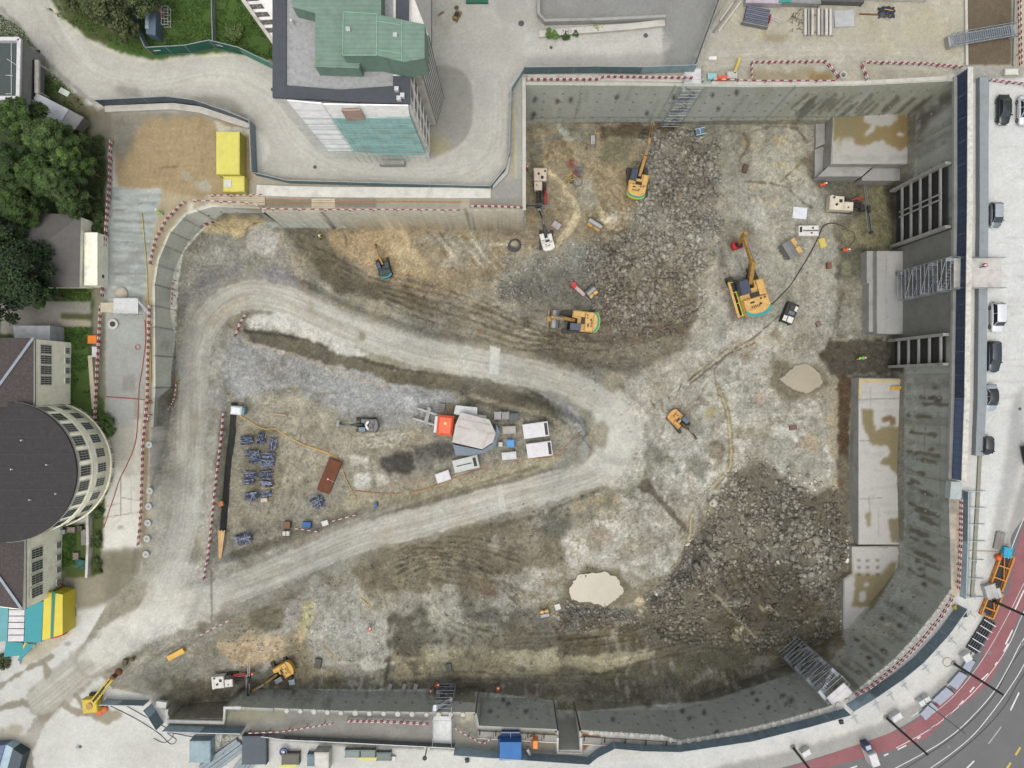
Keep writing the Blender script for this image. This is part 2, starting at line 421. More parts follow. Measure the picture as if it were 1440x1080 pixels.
def rut(pts,k=2,gap=9,dep=.16,c=(86,80,66),a=.75,w=3.0,berm=(176,168,148)):
 p=smooth(pts,5)
 for j in range(k):
  o=(j-(k-1)/2)*gap;q=[];e=[]
  for i,v in enumerate(p):
   p0=p[max(i-1,0)];p1=p[min(i+1,len(p)-1)];dx,dy=p1[0]-p0[0],p1[1]-p0[1];L=math.hypot(dx,dy)+1e-6
   q.append((v[0]-dy/L*o,v[1]+dx/L*o));e.append((v[0]-dy/L*(o+w*.9),v[1]+dx/L*(o+w*.9)))
  stroke(e,w*.7,berm,a*.4,.6,1.8,streak=.47,sx=9,sy=3);stroke(q,w*.75,c,a*.7,.6,1.8,streak=.46,sx=11,sy=4)
  xs=[v[0] for v in q];ys=[v[1] for v in q];sl=_box(min(xs)-9,min(ys)-9,max(xs)+9,max(ys)+9)
  if CXX[sl].size:
   d=segdist(CXX[sl],CYY[sl],q)[0]+(vnoise(CXX[sl]/5,CYY[sl]/5,77)-.5)*2
   dep *= .5;HGT[sl]+=-dep*(1-sstep(w*.25,w*.8,d))+dep*.5*(1-sstep(0,w*.6,np.abs(d-w*1.1)))
def smooth(pts,k=6):
 """Catmull-Rom through the points"""
 out=[];n=len(pts)
 for i in range(n-1):
  p0=pts[max(i-1,0)];p1=pts[i];p2=pts[i+1];p3=pts[min(i+2,n-1)]
  for j in range(k):
   t=j/k
   out.append(tuple(0.5*(2*b+(c-a)*t+(2*a-5*b+4*c-d)*t*t+(3*b-a-3*c+d)*t ** 3) for a,b,c,d in zip(p0,p1,p2,p3)))
 out.append(tuple(pts[-1]));return out
STREET=(210,208,205);ROADL=(196,192,185)
IMG[:]=STREET
# ------ north-west: lawns, road
poly([(-220,-220),(760,-220),(760,60),(420,90),(380,85),(300,72),(215,75),(150,50),(90,20),(50,-20),(40,-220)],(74,92,48),1,2,3)
poly([(-220,20),(20,30),(60,80),(110,140),(150,180),(150,420),(120,560),(90,900),(-220,900)],(66,80,44),1,3,3)
poly([(200,0),(390,0),(390,85),(240,75),(205,70)],(80,112,48),.8,3,4,.45,20)
poly([(90,0),(205,0),(215,76),(150,66)],(76,84,44),.7,5,5,.5,14)
poly([(10,200),(120,160),(135,300),(130,480),(60,520),(-200,520),(-200,200)],(48,60,34),.8,4,5,.45,16)
poly([(70,383),(130,383),(130,423),(50,423)],(92,108,56),1,2,2);blob(100,405,9,8,(110,84,70),.7,4,4)
poly([(88,460),(126,460),(126,500),(134,570),(150,600),(140,620),(90,590)],(84,112,50),1,1,1)
poly([(130,500),(142,500),(150,590),(156,620),(142,620),(136,580)],(82,104,52),1,1,2)
poly([(0,422),(128,424),(128,442),(86,444),(86,470),(0,470)],(150,146,138),1,1,1)
poly([(86,440),(128,442),(128,450),(86,448)],(96,96,62),.9,1,1)
poly([(82,448),(128,450),(128,460),(86,460)],(176,166,148),1,1,.5)
poly([(126,160),(150,150),(170,170),(165,200),(150,210),(142,300),(148,380),(150,560),(140,560),(130,480),(131,380),(138,300),(128,240)],(134,130,112),1,2,2)
poly([(120,200),(142,190),(148,240),(146,380),(132,382),(131,300),(128,250)],(86,98,52),.9,2,3)
poly([(100,120),(135,150),(140,165),(120,165),(80,140)],(118,108,82),.8,3,3,.4)
# big road sweeping from the top left corner
poly(smooth([(-40,-30),(40,-20),(62,-12),(85,22),(118,50),(150,68),(190,82),(225,86),(260,80),(310,76),(352,78),(382,96),(392,130),(404,150),(430,190),(462,214),(520,222),(600,222),(640,212),(664,180),(660,120),(640,95),(606,90),(606,-220),(-60,-220)]) ,ROADL,1,.6,1)
poly(smooth([(-220,-220),(-220,-30),(-40,0),(0,12),(30,36),(60,80),(100,120),(140,148),(170,140),(200,140),(255,138),(300,144),(350,172),(380,210),(366,240),(400,262),(690,268),(715,230),(716,130),(738,100),(975,98),(1008,0),(1040,-220),(606,-220),(606,90),(640,95),(660,120),(664,180),(640,212),(600,222),(520,222),(462,214),(430,190),(404,150),(392,130),(382,96),(352,78),(310,76),(260,80),(225,86),(190,82),(150,68),(118,50),(85,22),(62,-12)]) ,ROADL,1,.6,1)
poly([(606,-220),(940,-220),(934,44),(935,92),(738,94),(716,120),(690,160),(612,90)],(190,188,182),1,1,1)
poly([(-220,-220),(606,-220),(606,-6),(392,-6),(200,-3),(110,-3),(86,20),(60,-10),(40,-30)],(76,94,48),1,2,3)
poly([(86,-3),(200,-3),(200,30),(150,66),(118,50),(85,22),(62,-12)],(84,94,52),1,2,4)
poly([(200,-3),(392,-6),(392,90),(352,76),(310,74),(260,78),(225,84),(190,80),(150,66)],(78,106,46),1,1,2)
stroke(smooth([(62,-10),(85,24),(118,52),(150,70),(190,84),(225,88),(260,82),(310,78),(352,80),(380,92)]),4,(212,206,182),.8,1,1,patch=.45)
poly([(-220,-40),(0,14),(30,36),(60,80),(100,118),(98,126),(60,104),(20,60),(-20,40),(-220,60)],(168,164,160),.9,3,2)
stroke(smooth([(0,12),(24,34),(52,72),(100,118),(134,146)]),5,(140,136,128),.6,2,2)
stroke(smooth([(46,8),(66,40),(92,74),(130,104),(160,118)]),1.6,(170,166,160),.6,.8,.8)
stroke(smooth([(60,-10),(110,80),(160,112),(230,118),(310,104),(380,130),(420,200),(500,240),(620,246),(690,220),(700,130)]),26,(215,212,204),.5,8,3,streak=.42)
stroke(smooth([(60,0),(120,100),(200,128),(290,118),(350,140),(400,220),(500,252),(640,256),(700,200)]),10,(186,181,170),.5,4,3,streak=.45)
blob(180,130,20,8,(150,146,140),.7,3,3,.2);blob(150,140,16,8,(182,176,166),.5,3,3)
poly([(255,138),(300,132),(330,140),(352,166),(340,168),(300,148)],(150,146,136),.8,3,3)
poly(smooth([(608,92),(640,94),(662,118),(664,170),(650,200),(625,214),(600,216),(600,110)]),(163,161,154),1,1,.6)
poly([(600,185),(625,195),(640,210),(615,218),(598,214)],(176,164,120),.7,4,3,.4)
blob(626,42,6,14,(130,126,84),.5,4,4,-.3)
poly([(756,-220),(930,-220),(934,26),(760,30)],(150,149,147),1,.5,.3)
poly([(840,-220),(1008,-220),(1008,0),(975,92),(930,92),(932,38),(850,30)],(150,150,149),1,1,.6)
poly([(738,45),(930,38),(932,88),(738,90)],(196,194,188),1,1,.8)
poly([(740,78),(935,74),(935,92),(740,94)],(170,168,162),.7,3,2)
stroke([(745,64),(930,60)],30,(206,203,196),.5,6,3,streak=.45)
poly([(610,0),(650,0),(650,30),(610,30)],(188,182,160),.6,3,3,.4)
poly([(605,-20),(755,-20),(735,60),(716,110),(640,92),(606,80)],(198,195,187),.6,6,4,.45,26)
blob(690,60,30,22,(178,174,164),.4,8,6);blob(770,20,26,26,(140,140,138),.35,8,6);blob(880,30,40,20,(160,160,158),.4,8,6)
poly([(695,-20),(740,-20),(742,35),(700,30)],(165,163,158),.5,3,2)
# ------ north-east yard
poly([(1010,-220),(1660,-220),(1660,100),(1345,104),(1200,119),(1060,120),(975,116),(980,96),(1008,10)],(186,179,162),1,1,1)
poly([(985,50),(1160,52),(1330,70),(1345,96),(1060,94),(990,100)],(180,175,163),.8,6,5,.4,30)
stroke([(990,84),(1200,76),(1340,84)],30,(196,192,180),.6,8,3,streak=.45)
poly([(1200,20),(1350,10),(1350,80),(1250,80)],(190,180,150),.5,8,8,.45,24)
blob(1090,52,20,6,(150,130,90),.6,3,4,.1);blob(1068,50,10,6,(200,186,140),.5,2,3);blob(1010,48,20,10,(196,193,188),.6,4,5)
poly([(980,100),(1052,92),(1052,118),(978,118)],(174,168,152),.8,2,2)
poly([(1052,98),(1160,96),(1175,118),(1055,120)],(160,146,116),.8,3,3,.4)
poly([(1135,103),(1170,104),(1172,117),(1138,117)],(150,118,64),.7,2,3)
poly([(1210,98),(1290,98),(1340,110),(1250,116),(1212,118)],(164,158,144),.9,3,2)
poly([(1356,-220),(1428,-220),(1422,92),(1358,92)],(112,98,80),1,.6,.4);poly([(1424,-220),(1660,-220),(1660,120),(1424,100)],(196,186,158),1,1,1)
poly([(1340,93),(1440,93),(1440,112),(1345,118)],(166,164,158),1,1,1)
poly([(740,112),(975,112),(975,120),(740,120)],(205,200,190),1,1,.6)
poly([(738,94),(975,94),(975,112),(738,112)],(184,178,162),1,1,.6)
# strip between site fence and pit, north side
poly([(716,130),(738,105),(742,300),(690,300),(690,268),(712,230)],(172,170,162),1,1,1)
poly([(690,255),(738,250),(738,300),(690,296)],(158,157,152),.9,3,2)
stroke([(722,150),(726,250)],3,(206,194,140),.6,1,1)
poly([(360,246),(690,266),(690,285),(735,297),(735,300),(372,300),(300,288),(345,270)],(182,174,156),1,1,.8)
poly([(362,262),(690,270),(690,279),(640,279),(362,276)],(216,214,204),1,.5,.5)
for a,b,c in ((370,440,(138,130,112)),(440,472,(190,178,152)),(472,530,(136,130,116)),(530,648,(168,164,146)),(660,735,(150,148,140))):
 poly([(a,279),(b,279),(b,292),(a,292)],c,.9,.6,.5)
stroke([(365,278),(470,282),(640,283),(735,290)],1.4,(196,140,100),.8,.6,.5)
# sand yard
poly([(160,160),(300,158),(352,172),(358,200),(356,250),(345,272),(300,280),(240,300),(228,292),(225,268),(165,266),(160,200)],(176,152,114),1,2,2)
poly([(158,155),(300,155),(345,170),(310,174),(280,162),(205,168),(190,185),(180,205),(160,210)],(150,146,134),.9,3,3)
poly([(165,165),(185,170),(190,200),(170,235),(162,210)],(128,126,116),.7,3,4)
for i in range(16): stroke(smooth([(185+i*8,172+i%3*3),(183+i*8,200),(188+i*8,230),(186+i*7,258)]),1.6,(150,128,94),.35,1,1.4,streak=.4)
for i in range(9): stroke(smooth([(190,178+i*9),(230,182+i*9),(270,176+i*9),(300,182+i*9)]),2,(196,172,132),.3,1,2,streak=.4)
stroke([(224,236),(250,234)],3,(120,92,70),.6,1.5,1)
blob(262,247,9,6,(176,168,148),.9,1,2,.9);blob(286,262,12,9,(182,176,158),.9,1,3,.4)
poly([(300,168),(320,178),(352,180),(354,190),(308,188)],(214,208,192),.9,1,1)
# west plateau: sprayed concrete apron and slabs
poly([(148,262),(228,268),(215,340),(208,420),(145,420),(150,340)],(164,170,168),1,1,1)
for i in range(13): stroke([(160+RNG.rand()*6,272+i*11),(222-i,268+i*12)],7,(192,199,198),.6,2,2.4,streak=.38,sx=18,sy=3)
for i in range(9): stroke([(160,280+i*15),(215,286+i*14)],3.5,(120,126,120),.55,1.5,1.5,streak=.42,sx=14)
poly([(155,345),(205,345),(205,395),(152,395)],(150,152,148),.6,4,4,.42)
poly([(150,442),(206,442),(205,560),(196,560),(150,560)],(172,174,170),1,1,.6)
poly([(172,528),(190,528),(189,550),(172,550)],(156,150,146),.8,1,.6)
poly([(160,460),(190,452),(192,520),(165,520)],(186,190,188),.5,5,4,.45)
poly([(148,560),(196,560),(199,640),(160,650),(150,600)],(166,160,146),1,2,2)
poly([(150,560),(188,560),(188,598),(156,600)],(176,176,174),1,1,.6)
poly([(155,600),(190,597),(198,590),(200,668),(176,676),(160,650)],(198,192,180),.8,2,3)
poly([(150,640),(176,672),(200,666),(200,700),(194,765),(170,772),(144,773),(146,700),(148,660)],(222,219,211),1,1,.6)
poly([(190,590),(199,590),(200,700),(188,700)],(212,208,198),.8,1,1)
for s in ([(172,700),(196,704)],[(170,672),(170,725)],[(146,728),(196,720)],[(184,675),(184,722)],[(147,712),(170,708)]): stroke(s,1,(130,126,118),.8,.5,.3)
blob(168,738,8,7,(140,136,128),.7,2,3,0,.45);
poly([(204,420),(216,420),(214,560),(205,765),(196,765),(200,600),(206,520)],(174,154,124),1,1,1)
poly([(228,268),(300,282),(260,300),(236,330),(220,368),(214,420),(206,420),(212,350)],(184,168,138),1,1,1)
poly([(212,560),(222,560),(222,690),(210,690)],(170,170,166),.9,1,1)
poly([(140,775),(200,770),(212,690),(222,690),(220,760),(200,800),(190,830),(150,850),(118,870),(80,850),(80,800),(130,800)],(142,136,116),1,3,3)
poly([(150,780),(200,775),(190,825),(150,845)],(122,118,98),.6,5,6,.4);poly([(95,815),(140,800),(150,840),(110,860)],(160,154,134),.6,4,4,.42)
stroke([(190,775),(185,830)],10,(110,100,92),.5,4,4,patch=.4)
# little garden by the south wing
poly([(66,745),(120,735),(128,800),(122,812),(70,812)],(88,104,52),1,1,1)
poly([(78,752),(108,750),(108,792),(80,800)],(84,116,46),1,2,2)
poly([(128,715),(147,700),(144,775),(136,808),(126,812)],(88,100,52),1,1,2)
poly([(60,800),(90,802),(96,850),(60,850)],(150,144,132),.8,2,2)
# ------ south-west forecourt
poly([(-220,900),(0,905),(40,880),(90,900),(100,860),(150,850),(118,905),(140,948),(158,968),(212,978),(238,1012),(318,1016),(500,1030),(700,1060),(1000,1075),(1000,1290),(-220,1290)],(211,210,207),1,3,2)
poly([(98,845),(108,850),(106,880),(92,900),(60,925),(36,935),(28,928),(60,900),(88,880)],(200,190,168),1,1,1)
poly([(-220,930),(0,945),(35,930),(60,928),(70,915),(28,935),(0,950),(0,1000),(-220,1000)],(176,174,170),.7,4,4)
DK=(146,138,122)
for s,w in (([(150,915),(110,950),(82,985),(60,1010),(40,1050),(38,1080)],17),([(66,990),(30,990),(-10,998)],11),([(64,935),(70,965),(82,990)],9),([(140,950),(112,1000)],0),([(95,965),(112,985),(122,1000)],7),([(84,985),(105,1000),(140,1006)],9),([(0,965),(30,945),(60,930),(74,922)],6),([(108,955),(135,925),(150,915)],9)):
 if w: stroke(smooth(s),w,DK,.85,1.6,2.6)
blob(50,980,5,11,DK,.85,1,2,-.3);blob(122,958,4,7,DK,.7,1,2,-.5);blob(114,970,5,4,DK,.6,1,2);blob(95,905,5,3,(150,150,150),.8,1,1)
poly([(125,1000),(170,998),(172,1008),(150,1020),(128,1008)],(158,148,126),.9,1,2)
poly([(0,1025),(25,1018),(35,1035),(40,1060),(30,1090),(-40,1090)],(170,156,132),.9,2,3)
blob(110,1050,3,3,(140,150,150),1,1,0)
for i in range(14):
 x=RNG.rand()*600;y=1015+RNG.rand()*60
 blob(x,y,18+RNG.rand()*30,5+RNG.rand()*8,(203,201,197),.5,5,5,RNG.rand()*.6-.3)
# terrace south of the pit
poly([(236,1008),(318,1012),(318,994),(480,1001),(600,1003),(670,1003),(672,1022),(783,1027),(783,1060),(500,1050),(350,1036),(236,1030)],(142,140,134),1,1,1)
poly([(320,1000),(610,1010),(610,1040),(480,1044),(350,1030)],(158,155,150),.7,5,5,.42,22)
poly([(320,998),(400,1002),(400,1012),(322,1014)],(156,150,126),.8,3,3);poly([(238,1012),(318,1014),(318,1022),(240,1020)],(138,124,92),.8,2,2)
poly([(636,1005),(672,1005),(672,1030),(700,1035),(700,1045),(640,1045)],(146,142,132),1,1,1);blob(655,1008,13,7,(200,190,160),.8,2,3,0,.4)
poly([(735,1028),(783,1028),(783,1052),(738,1052)],(150,140,122),1,1,1)
poly([(816,1030),(846,1034),(820,1056)],(140,96,64),1,1,1)
poly([(640,1050),(780,1060),(780,1066),(640,1056)],(180,178,174),.8,1,1)
# ------ east road
poly([(1362,-220),(1660,-220),(1660,1290),(1362,1290)],(217,213,214),.0,1,1)
poly([(1386,112),(1660,100),(1660,700),(1430,620),(1400,720),(1360,840),(1330,905),(1290,950),(1220,1010),(1100,1050),(960,1078),(700,1075),(700,1060),(830,1075),(930,1062),(1060,1040),(1180,1000),(1260,950),(1345,850),(1352,700),(1372,680)],(213,213,214),1,1,1)
poly([(1334,672),(1352,690),(1350,830),(1338,850),(1335,700)],(206,186,166),1,1,.6)
poly([(1352,690),(1366,690),(1362,840),(1352,840)],(150,158,164),1,1,.6)
for i in range(40):
 x=1400+RNG.rand()*60;y=180+RNG.rand()*400
 stroke([(x-12,y),(x+16,y+RNG.rand()*6-3)],2,(198,193,194),.6,1.2,1.5)
poly([(1425,560),(1440,540),(1440,640),(1424,700),(1404,780),(1388,800),(1396,740),(1412,660)],(176,176,176),.9,3,2)
# ------ south-east street and cycle lane are separate sheets; verge
poly([(1660,500),(1440,660),(1412,760),(1396,830),(1375,880),(1340,940),(1290,985),(1240,1015),(1160,1040),(1080,1062),(1000,1080),(1000,1290),(1660,1290)],(168,166,164),1,3,2)
poly([(1360,850),(1330,905),(1290,950),(1220,1005),(1120,1040),(1000,1070),(1000,1076),(1130,1052),(1230,1018),(1290,975),(1330,940),(1362,880),(1372,850)],(214,211,210),.8,2,4,.4)
#  pit floor
FL=[(740,168),(1145,168),(1180,160),(1290,160),(1290,900),(1190,900),(1190,960),(1100,960),(1000,985),(820,1000),(560,980),(385,980),(318,1010),(240,1010),(212,978),(158,968),(140,948),(118,905),(150,850),(200,800),(212,690),(222,560),(240,545),(246,400),(262,330),(300,300),(370,300),(372,316),(738,318)]
poly(FL,(146,142,127),1,0,0)
RUB[:]=0;RDM=np.zeros((CH,CW),np.float32);FS=.5;NS=1.35
sl=_box(120,150,1300,1015);x=CXX[sl];y=CYY[sl]
ins=inpoly(x,y,FL).astype(np.float32)
q=fbm(x/60,y/60,5,91)
_put(sl,ins*sstep(.5,.66,q)*.6,(174,171,163));_put(sl,ins*sstep(.5,.36,q)*.0,(120,114,98))
q=fbm(x/45,y/45,5,57);_put(sl,ins*sstep(.53,.66,q)*.55,(128,121,102))
q=fbm(x/30,y/30,5,23);_put(sl,ins*sstep(.56,.68,q)*.5,(182,166,136))
GR=(172,170,162);DM=(98,93,80);MD=(126,119,102);TAN=(190,174,146);BR=(134,117,95);WH=(206,204,198)
# --- north bay west part
poly([(742,172),(900,172),(905,240),(880,330),(760,345),(742,320)],(156,142,116),1,3,3)
poly([(742,174),(840,174),(830,195),(770,200),(752,240),(742,250)],(128,128,118),.8,4,4,.4)
stroke([(784,176),(800,198)],9,(176,180,172),.8,2,3)
poly([(846,176),(962,172),(950,192),(848,194)],(96,84,66),.9,2,3);poly([(846,192),(895,192),(885,236),(850,240),(848,200)],(132,126,102),.9,5,5)
poly([(762,205),(800,200),(800,225),(770,232),(758,222)],(178,156,118),.8,4,5,.4)
for r in range(5): stroke(smooth([(765+r*3,232-r*6),(775,208-r*3),(792,206-r*2),(806,218-r)]),1.6,(128,112,84),.6,.8,1.2)
poly([(822,225),(880,225),(900,280),(880,300),(820,290)],(166,146,112),.7,5,6,.42)
for r in range(9): stroke(smooth([(830+r*3,222+r*7),(850,228+r*7),(866,240+r*7),(885,246+r*7)]),2,(194,176,140),.5,.8,1.4,streak=.42,sx=10)
stroke(smooth([(766,230),(775,245),(792,258),(796,272),(808,282),(810,300),(800,318),(786,340),(780,350)]),6,(196,178,142),1,1,1.2)
stroke(smooth([(808,285),(812,300),(806,318),(794,332)]),9,(200,184,150),.9,1,1.5)
stroke([(842,294),(850,312),(856,308)],8,(196,184,146),.9,1,1.5);blob(858,290,6,5,(186,174,136),.8,1,2);blob(748,310,8,10,(180,158,118),.9,2,2)
poly([(812,255),(836,250),(840,290),(815,300)],(178,174,160),.7,4,5,.4)
for i in range(16): stroke([(840+RNG.rand()*40,292+RNG.rand()*30),(856+RNG.rand()*40,298+RNG.rand()*30)],2,(206,198,182),.6,.8,1.4)
poly([(742,245),(765,240),(775,320),(742,320)],(142,128,104),.6,4,4,.4)
# slab of tan mud towards the small digger
poly([(420,318),(560,318),(640,320),(740,322),(760,345),(700,395),(640,420),(560,410),(470,390),(430,360)],(154,138,112),1,4,4)
poly([(462,325),(520,322),(570,322),(574,345),(600,375),(612,390),(560,392),(500,370),(465,345)],(178,155,120),.95,4,4)
poly([(540,322),(568,325),(590,360),(604,380),(566,372),(545,345)],(190,170,134),.9,3,3)
stroke(smooth([(480,322),(488,345),(470,360)]),2.5,(120,104,80),.6,1,2)
poly([(398,310),(440,312),(470,350),(500,372),(520,392),(480,412),(452,398),(440,372),(415,345),(400,330)],(118,110,92),.95,3,4)
poly([(440,350),(470,352),(488,375),(512,390),(560,400),(600,420),(640,440),(600,445),(540,425),(480,412),(450,392)],(104,96,78),.9,3,4)
poly([(575,330),(640,328),(690,345),(680,370),(640,380),(600,360)],(160,156,142),.8,5,6,.4)
for i in range(10):
 a=600+i*9;stroke(smooth([(a,325+i*1.5),(a+18,345+i*2),(a+34,370+i)]),2.2,(204,194,172) if i % 2 else (116,104,84),.65,1,1.6,streak=.38,sx=12)
for i in range(7): stroke(smooth([(655+i*6,328),(672+i*7,342),(700+i*5,344),(735,338+i*2)]),2.5,(198,188,160),.5,1,2,streak=.42,sx=12)
stroke(smooth([(700,398),(720,388),(736,378),(752,372)]),6,(196,178,142),.85,1.5,2)
poly([(690,395),(760,360),(800,350),(840,360),(840,380),(780,400),(720,410)],(136,134,124),.7,4,5,.4)
for i in range(9): stroke(smooth([(540+i*4,395+i*4),(610,408+i*5),(680,425+i*6),(730,455+i*5)]),2.4,(120,100,78) if i % 2 else (150,134,110),.6,1,1.5,streak=.4,sx=24)
for i in range(10): stroke(smooth([(560,385+i*3),(620,400+i*4),(700,440+i*4)]),2,(128,106,84),.4,1,1,streak=.45,sx=24)
poly([(600,420),(720,430),(740,480),(720,495),(640,480),(560,450),(540,420)],(132,124,108),.7,5,6,.4)
# rubble fields in the north bay
poly([(915,185),(1000,182),(1012,240),(1008,310),(985,360),(960,400),(900,380),(880,330),(905,280)],(142,138,128),.95,4,4,rub=1.0)
poly([(930,210),(990,190),(1000,260),(985,320),(940,330),(930,280)],(130,119,103),.6,4,5,.35,rub=1.0)
poly([(830,330),(905,320),(985,350),(985,430),(950,470),(860,460),(835,400)],(136,129,112),.9,4,5,rub=.8)
poly([(850,340),(900,350),(890,380),(850,370)],(104,96,80),.6,4,5,.4)
poly([(700,395),(760,378),(835,360),(850,420),(840,440),(780,425),(700,425)],(122,120,112),.85,4,4,rub=.6)
poly([(700,360),(760,350),(840,345),(850,365),(780,385),(710,395)],(146,146,134),.6,5,6,.42,rub=.5)
poly([(845,385),(960,385),(985,420),(960,440),(850,445)],(128,112,92),.6,5,6,.35)
for i in range(9): stroke(smooth([(855+i*11,392),(858+i*11,410),(852+i*12,432)]),3,(150,136,116),.5,1.2,2,streak=.4,sx=10)
poly([(740,465),(860,470),(950,445),(985,430),(960,490),(900,520),(840,512),(760,490)],(128,120,102),.9,3,3,rub=.35)
poly([(830,445),(990,435),(980,465),(900,482),(840,470)],(124,106,88),.7,5,5,.4)
poly([(720,480),(800,488),(850,512),(900,520),(880,524),(800,515),(740,495)],(112,104,88),.8,3,4)
for i in range(6): stroke(smooth([(710,440+i*6),(800,466+i*3),(880,468+i*3),(960,448+i*4)]),2,(96,86,72),.5,1,1.6,streak=.42,sx=22)
poly([(640,485),(720,470),(740,490),(720,505),(660,500)],(150,142,122),.8,4,4)
poly([(720,455),(760,462),(750,490),(725,480)],(170,156,136),.7,3,4,.38)
# right-hand rock shelf
poly([(1010,180),(1145,178),(1150,230),(1180,270),(1180,470),(1150,500),(1080,520),(1000,520),(960,500),(985,430),(1000,380),(1015,300)],(162,159,147),.95,4,4)
poly([(1045,180),(1110,180),(1140,210),(1140,250),(1060,260)],(178,174,158),.8,5,6,.4)
poly([(1010,300),(1055,310),(1060,350),(1020,350)],(142,136,118),.8,4,5);poly([(1010,345),(1035,400),(1055,450),(1030,450),(1010,400)],(112,100,86),.6,4,3)
poly([(975,180),(1060,182),(1050,240),(1010,250),(985,210)],(142,138,122),.7,5,6,.4)
poly([(990,360),(1030,375),(1040,440),(1000,440),(980,400)],(176,164,148),.6,6,6,.42)
poly([(950,500),(1000,480),(1030,500),(1080,505),(1100,540),(1040,560),(960,560)],(186,182,172),.8,6,6,.38)
for p in ((1055,205,14,7),(1096,200,12,6),(1110,232,18,6),(1062,262,10,6),(1040,330,9,6),(1075,282,26,9)): blob(*p,(184,168,136),.8,2,4,.1,.35)
stroke(smooth([(1046,188),(1052,205),(1040,225),(1050,240)]),3,(100,92,78),.7,1.2,2);stroke(smooth([(1060,185),(1085,178),(1120,182),(1135,205)]),3,(110,100,84),.6,1.2,2)
for s in ([(1098,255),(1120,235),(1132,222)],[(1048,255),(1085,258),(1100,262)],[(1105,262),(1130,285),(1142,292)],[(1120,180),(1136,200)]): stroke(s,2.5,(104,96,78),.7,1,1.2)
poly([(1128,225),(1150,210),(1160,245),(1150,265),(1135,250)],(104,94,74),.7,3,4)
blob(1060,480,50,22,(196,192,183),.7,6,6);blob(1150,430,24,28,(188,184,174),.5,6,6,0,.4);blob(1090,470,10,7,(140,120,96),.5,3,3)
blob(1045,490,16,12,(142,124,104),.6,3,5,.2,.35);blob(1060,300,20,18,(192,190,184),.6,5,6)
# pool and dark wet corner near the drill rig
poly([(1150,250),(1300,262),(1300,350),(1240,352),(1218,360),(1180,350),(1170,320),(1190,300)],(112,108,92),.95,3,4)
poly([(1210,266),(1242,262),(1248,300),(1258,345),(1215,350),(1205,320)],(134,130,98),.95,2,2)
poly([(1178,318),(1205,312),(1215,345),(1195,352),(1182,340)],(140,134,106),.8,2,3)
poly([(1240,262),(1300,262),(1300,340),(1262,345),(1252,310)],(78,75,64),.9,3,4);blob(1268,318,12,12,(124,120,108),.7,3,5);blob(1262,282,10,8,(116,112,98),.6,3,5)
poly([(1176,352),(1220,352),(1220,475),(1178,475)],(130,127,112),.95,2,3);poly([(1176,350),(1216,352),(1214,395),(1180,392)],(90,88,74),.8,3,4);blob(1190,378,7,10,(132,130,98),.8,2,2)
poly([(1182,395),(1210,398),(1208,470),(1180,470)],(160,156,142),.6,4,5,.38)
stroke(smooth([(1178,395),(1184,415),(1176,450),(1170,480),(1160,500)]),5,(110,100,82),.6,1.5,3,patch=.4)
poly([(1150,495),(1170,478),(1282,478),(1282,522),(1230,526),(1180,530),(1155,520)],(84,78,68),.95,2,3,rub=.25)
# east strip in front of the slab
poly([(1100,500),(1150,495),(1175,530),(1180,560),(1178,700),(1120,700),(1060,640),(1030,560)],(174,171,160),.85,5,5)
poly([(1158,540),(1184,540),(1180,640),(1186,700),(1170,700),(1164,620)],(176,162,132),.7,2,4,.36)
poly([(1178,528),(1196,528),(1194,670),(1186,720),(1178,660)],(86,66,48),.9,1.5,2)
poly([(1178,640),(1194,640),(1196,760),(1190,800),(1180,760)],(128,122,106),.8,3,4,.4)
blob(1138,622,15,13,(192,174,146),.9,2,3);blob(1166,590,7,10,(176,168,128),.8,2,3);blob(1100,595,10,12,(186,178,150),.5,3,4,0,.4)
stroke([(1162,630),(1168,650),(1165,668)],7,(206,206,200),.7,1.5,3)
poly([(1090,560),(1150,560),(1160,600),(1120,620),(1085,600)],(186,184,176),.6,5,6,.42)
blob(1165,560,8,16,(150,148,140),.6,3,4,0,.4)
# pale rock shelf in the middle
poly([(880,540),(960,510),(1040,540),(1090,620),(1060,640),(1010,680),(985,730),(970,790),(930,830),(880,800),(800,800),(780,760),(860,720),(905,680),(910,600)],(178,175,164),1,4,5)
q=fbm(CXX[sl]/26,CYY[sl]/22,5,77);msk=inpoly(CXX[sl],CYY[sl],[(700,720),(910,680),(915,560),(960,510),(1150,520),(1160,620),(1040,650),(985,740),(960,820),(900,850),(700,840)])
_put(sl,msk*sstep(.54,.66,q)*.6,(154,146,130));
q=fbm(CXX[sl]/14,CYY[sl]/9,4,78);_put(sl,msk*sstep(.6,.7,q)*.65,(212,210,204));q=fbm(CXX[sl]/9,CYY[sl]/14,4,79);_put(sl,msk*sstep(.62,.72,q)*.5,(126,120,104))
blob(1008,632,12,14,(128,120,104),.9,2,2);blob(1008,632,7,8,(150,142,124),.8,2,1);blob(985,600,14,10,(150,148,140),.7,3,4)
blob(982,655,17,14,(140,136,126),.8,3,4,.7);blob(925,640,8,14,(124,118,104),.8,3,3,-.6);poly([(900,580),(915,600),(918,680),(905,690),(898,640)],(142,138,126),.8,3,2)
blob(865,570,10,10,(150,138,118),.0,3,4);blob(998,578,8,7,(178,170,118),.7,2,3);blob(1068,560,12,12,(186,164,144),.7,2,4,.6,.35)
blob(845,750,18,9,(150,128,112),.5,3,5,.5,.35);blob(880,772,14,8,(150,132,116),.4,4,5,0,.4);blob(940,560,20,20,(168,164,150),.0)
stroke(smooth([(905,678),(925,700),(945,722),(968,748)]),7,(112,104,90),.9,1.5,1.5);poly([(896,678),(912,672),(918,690),(902,694)],(100,92,78),.9,2,2)
stroke([(890,560),(925,535),(960,510)],8,(158,146,130),.7,2,3,patch=.4);stroke([(905,600),(900,560)],3,(150,146,134),.5,2,2)
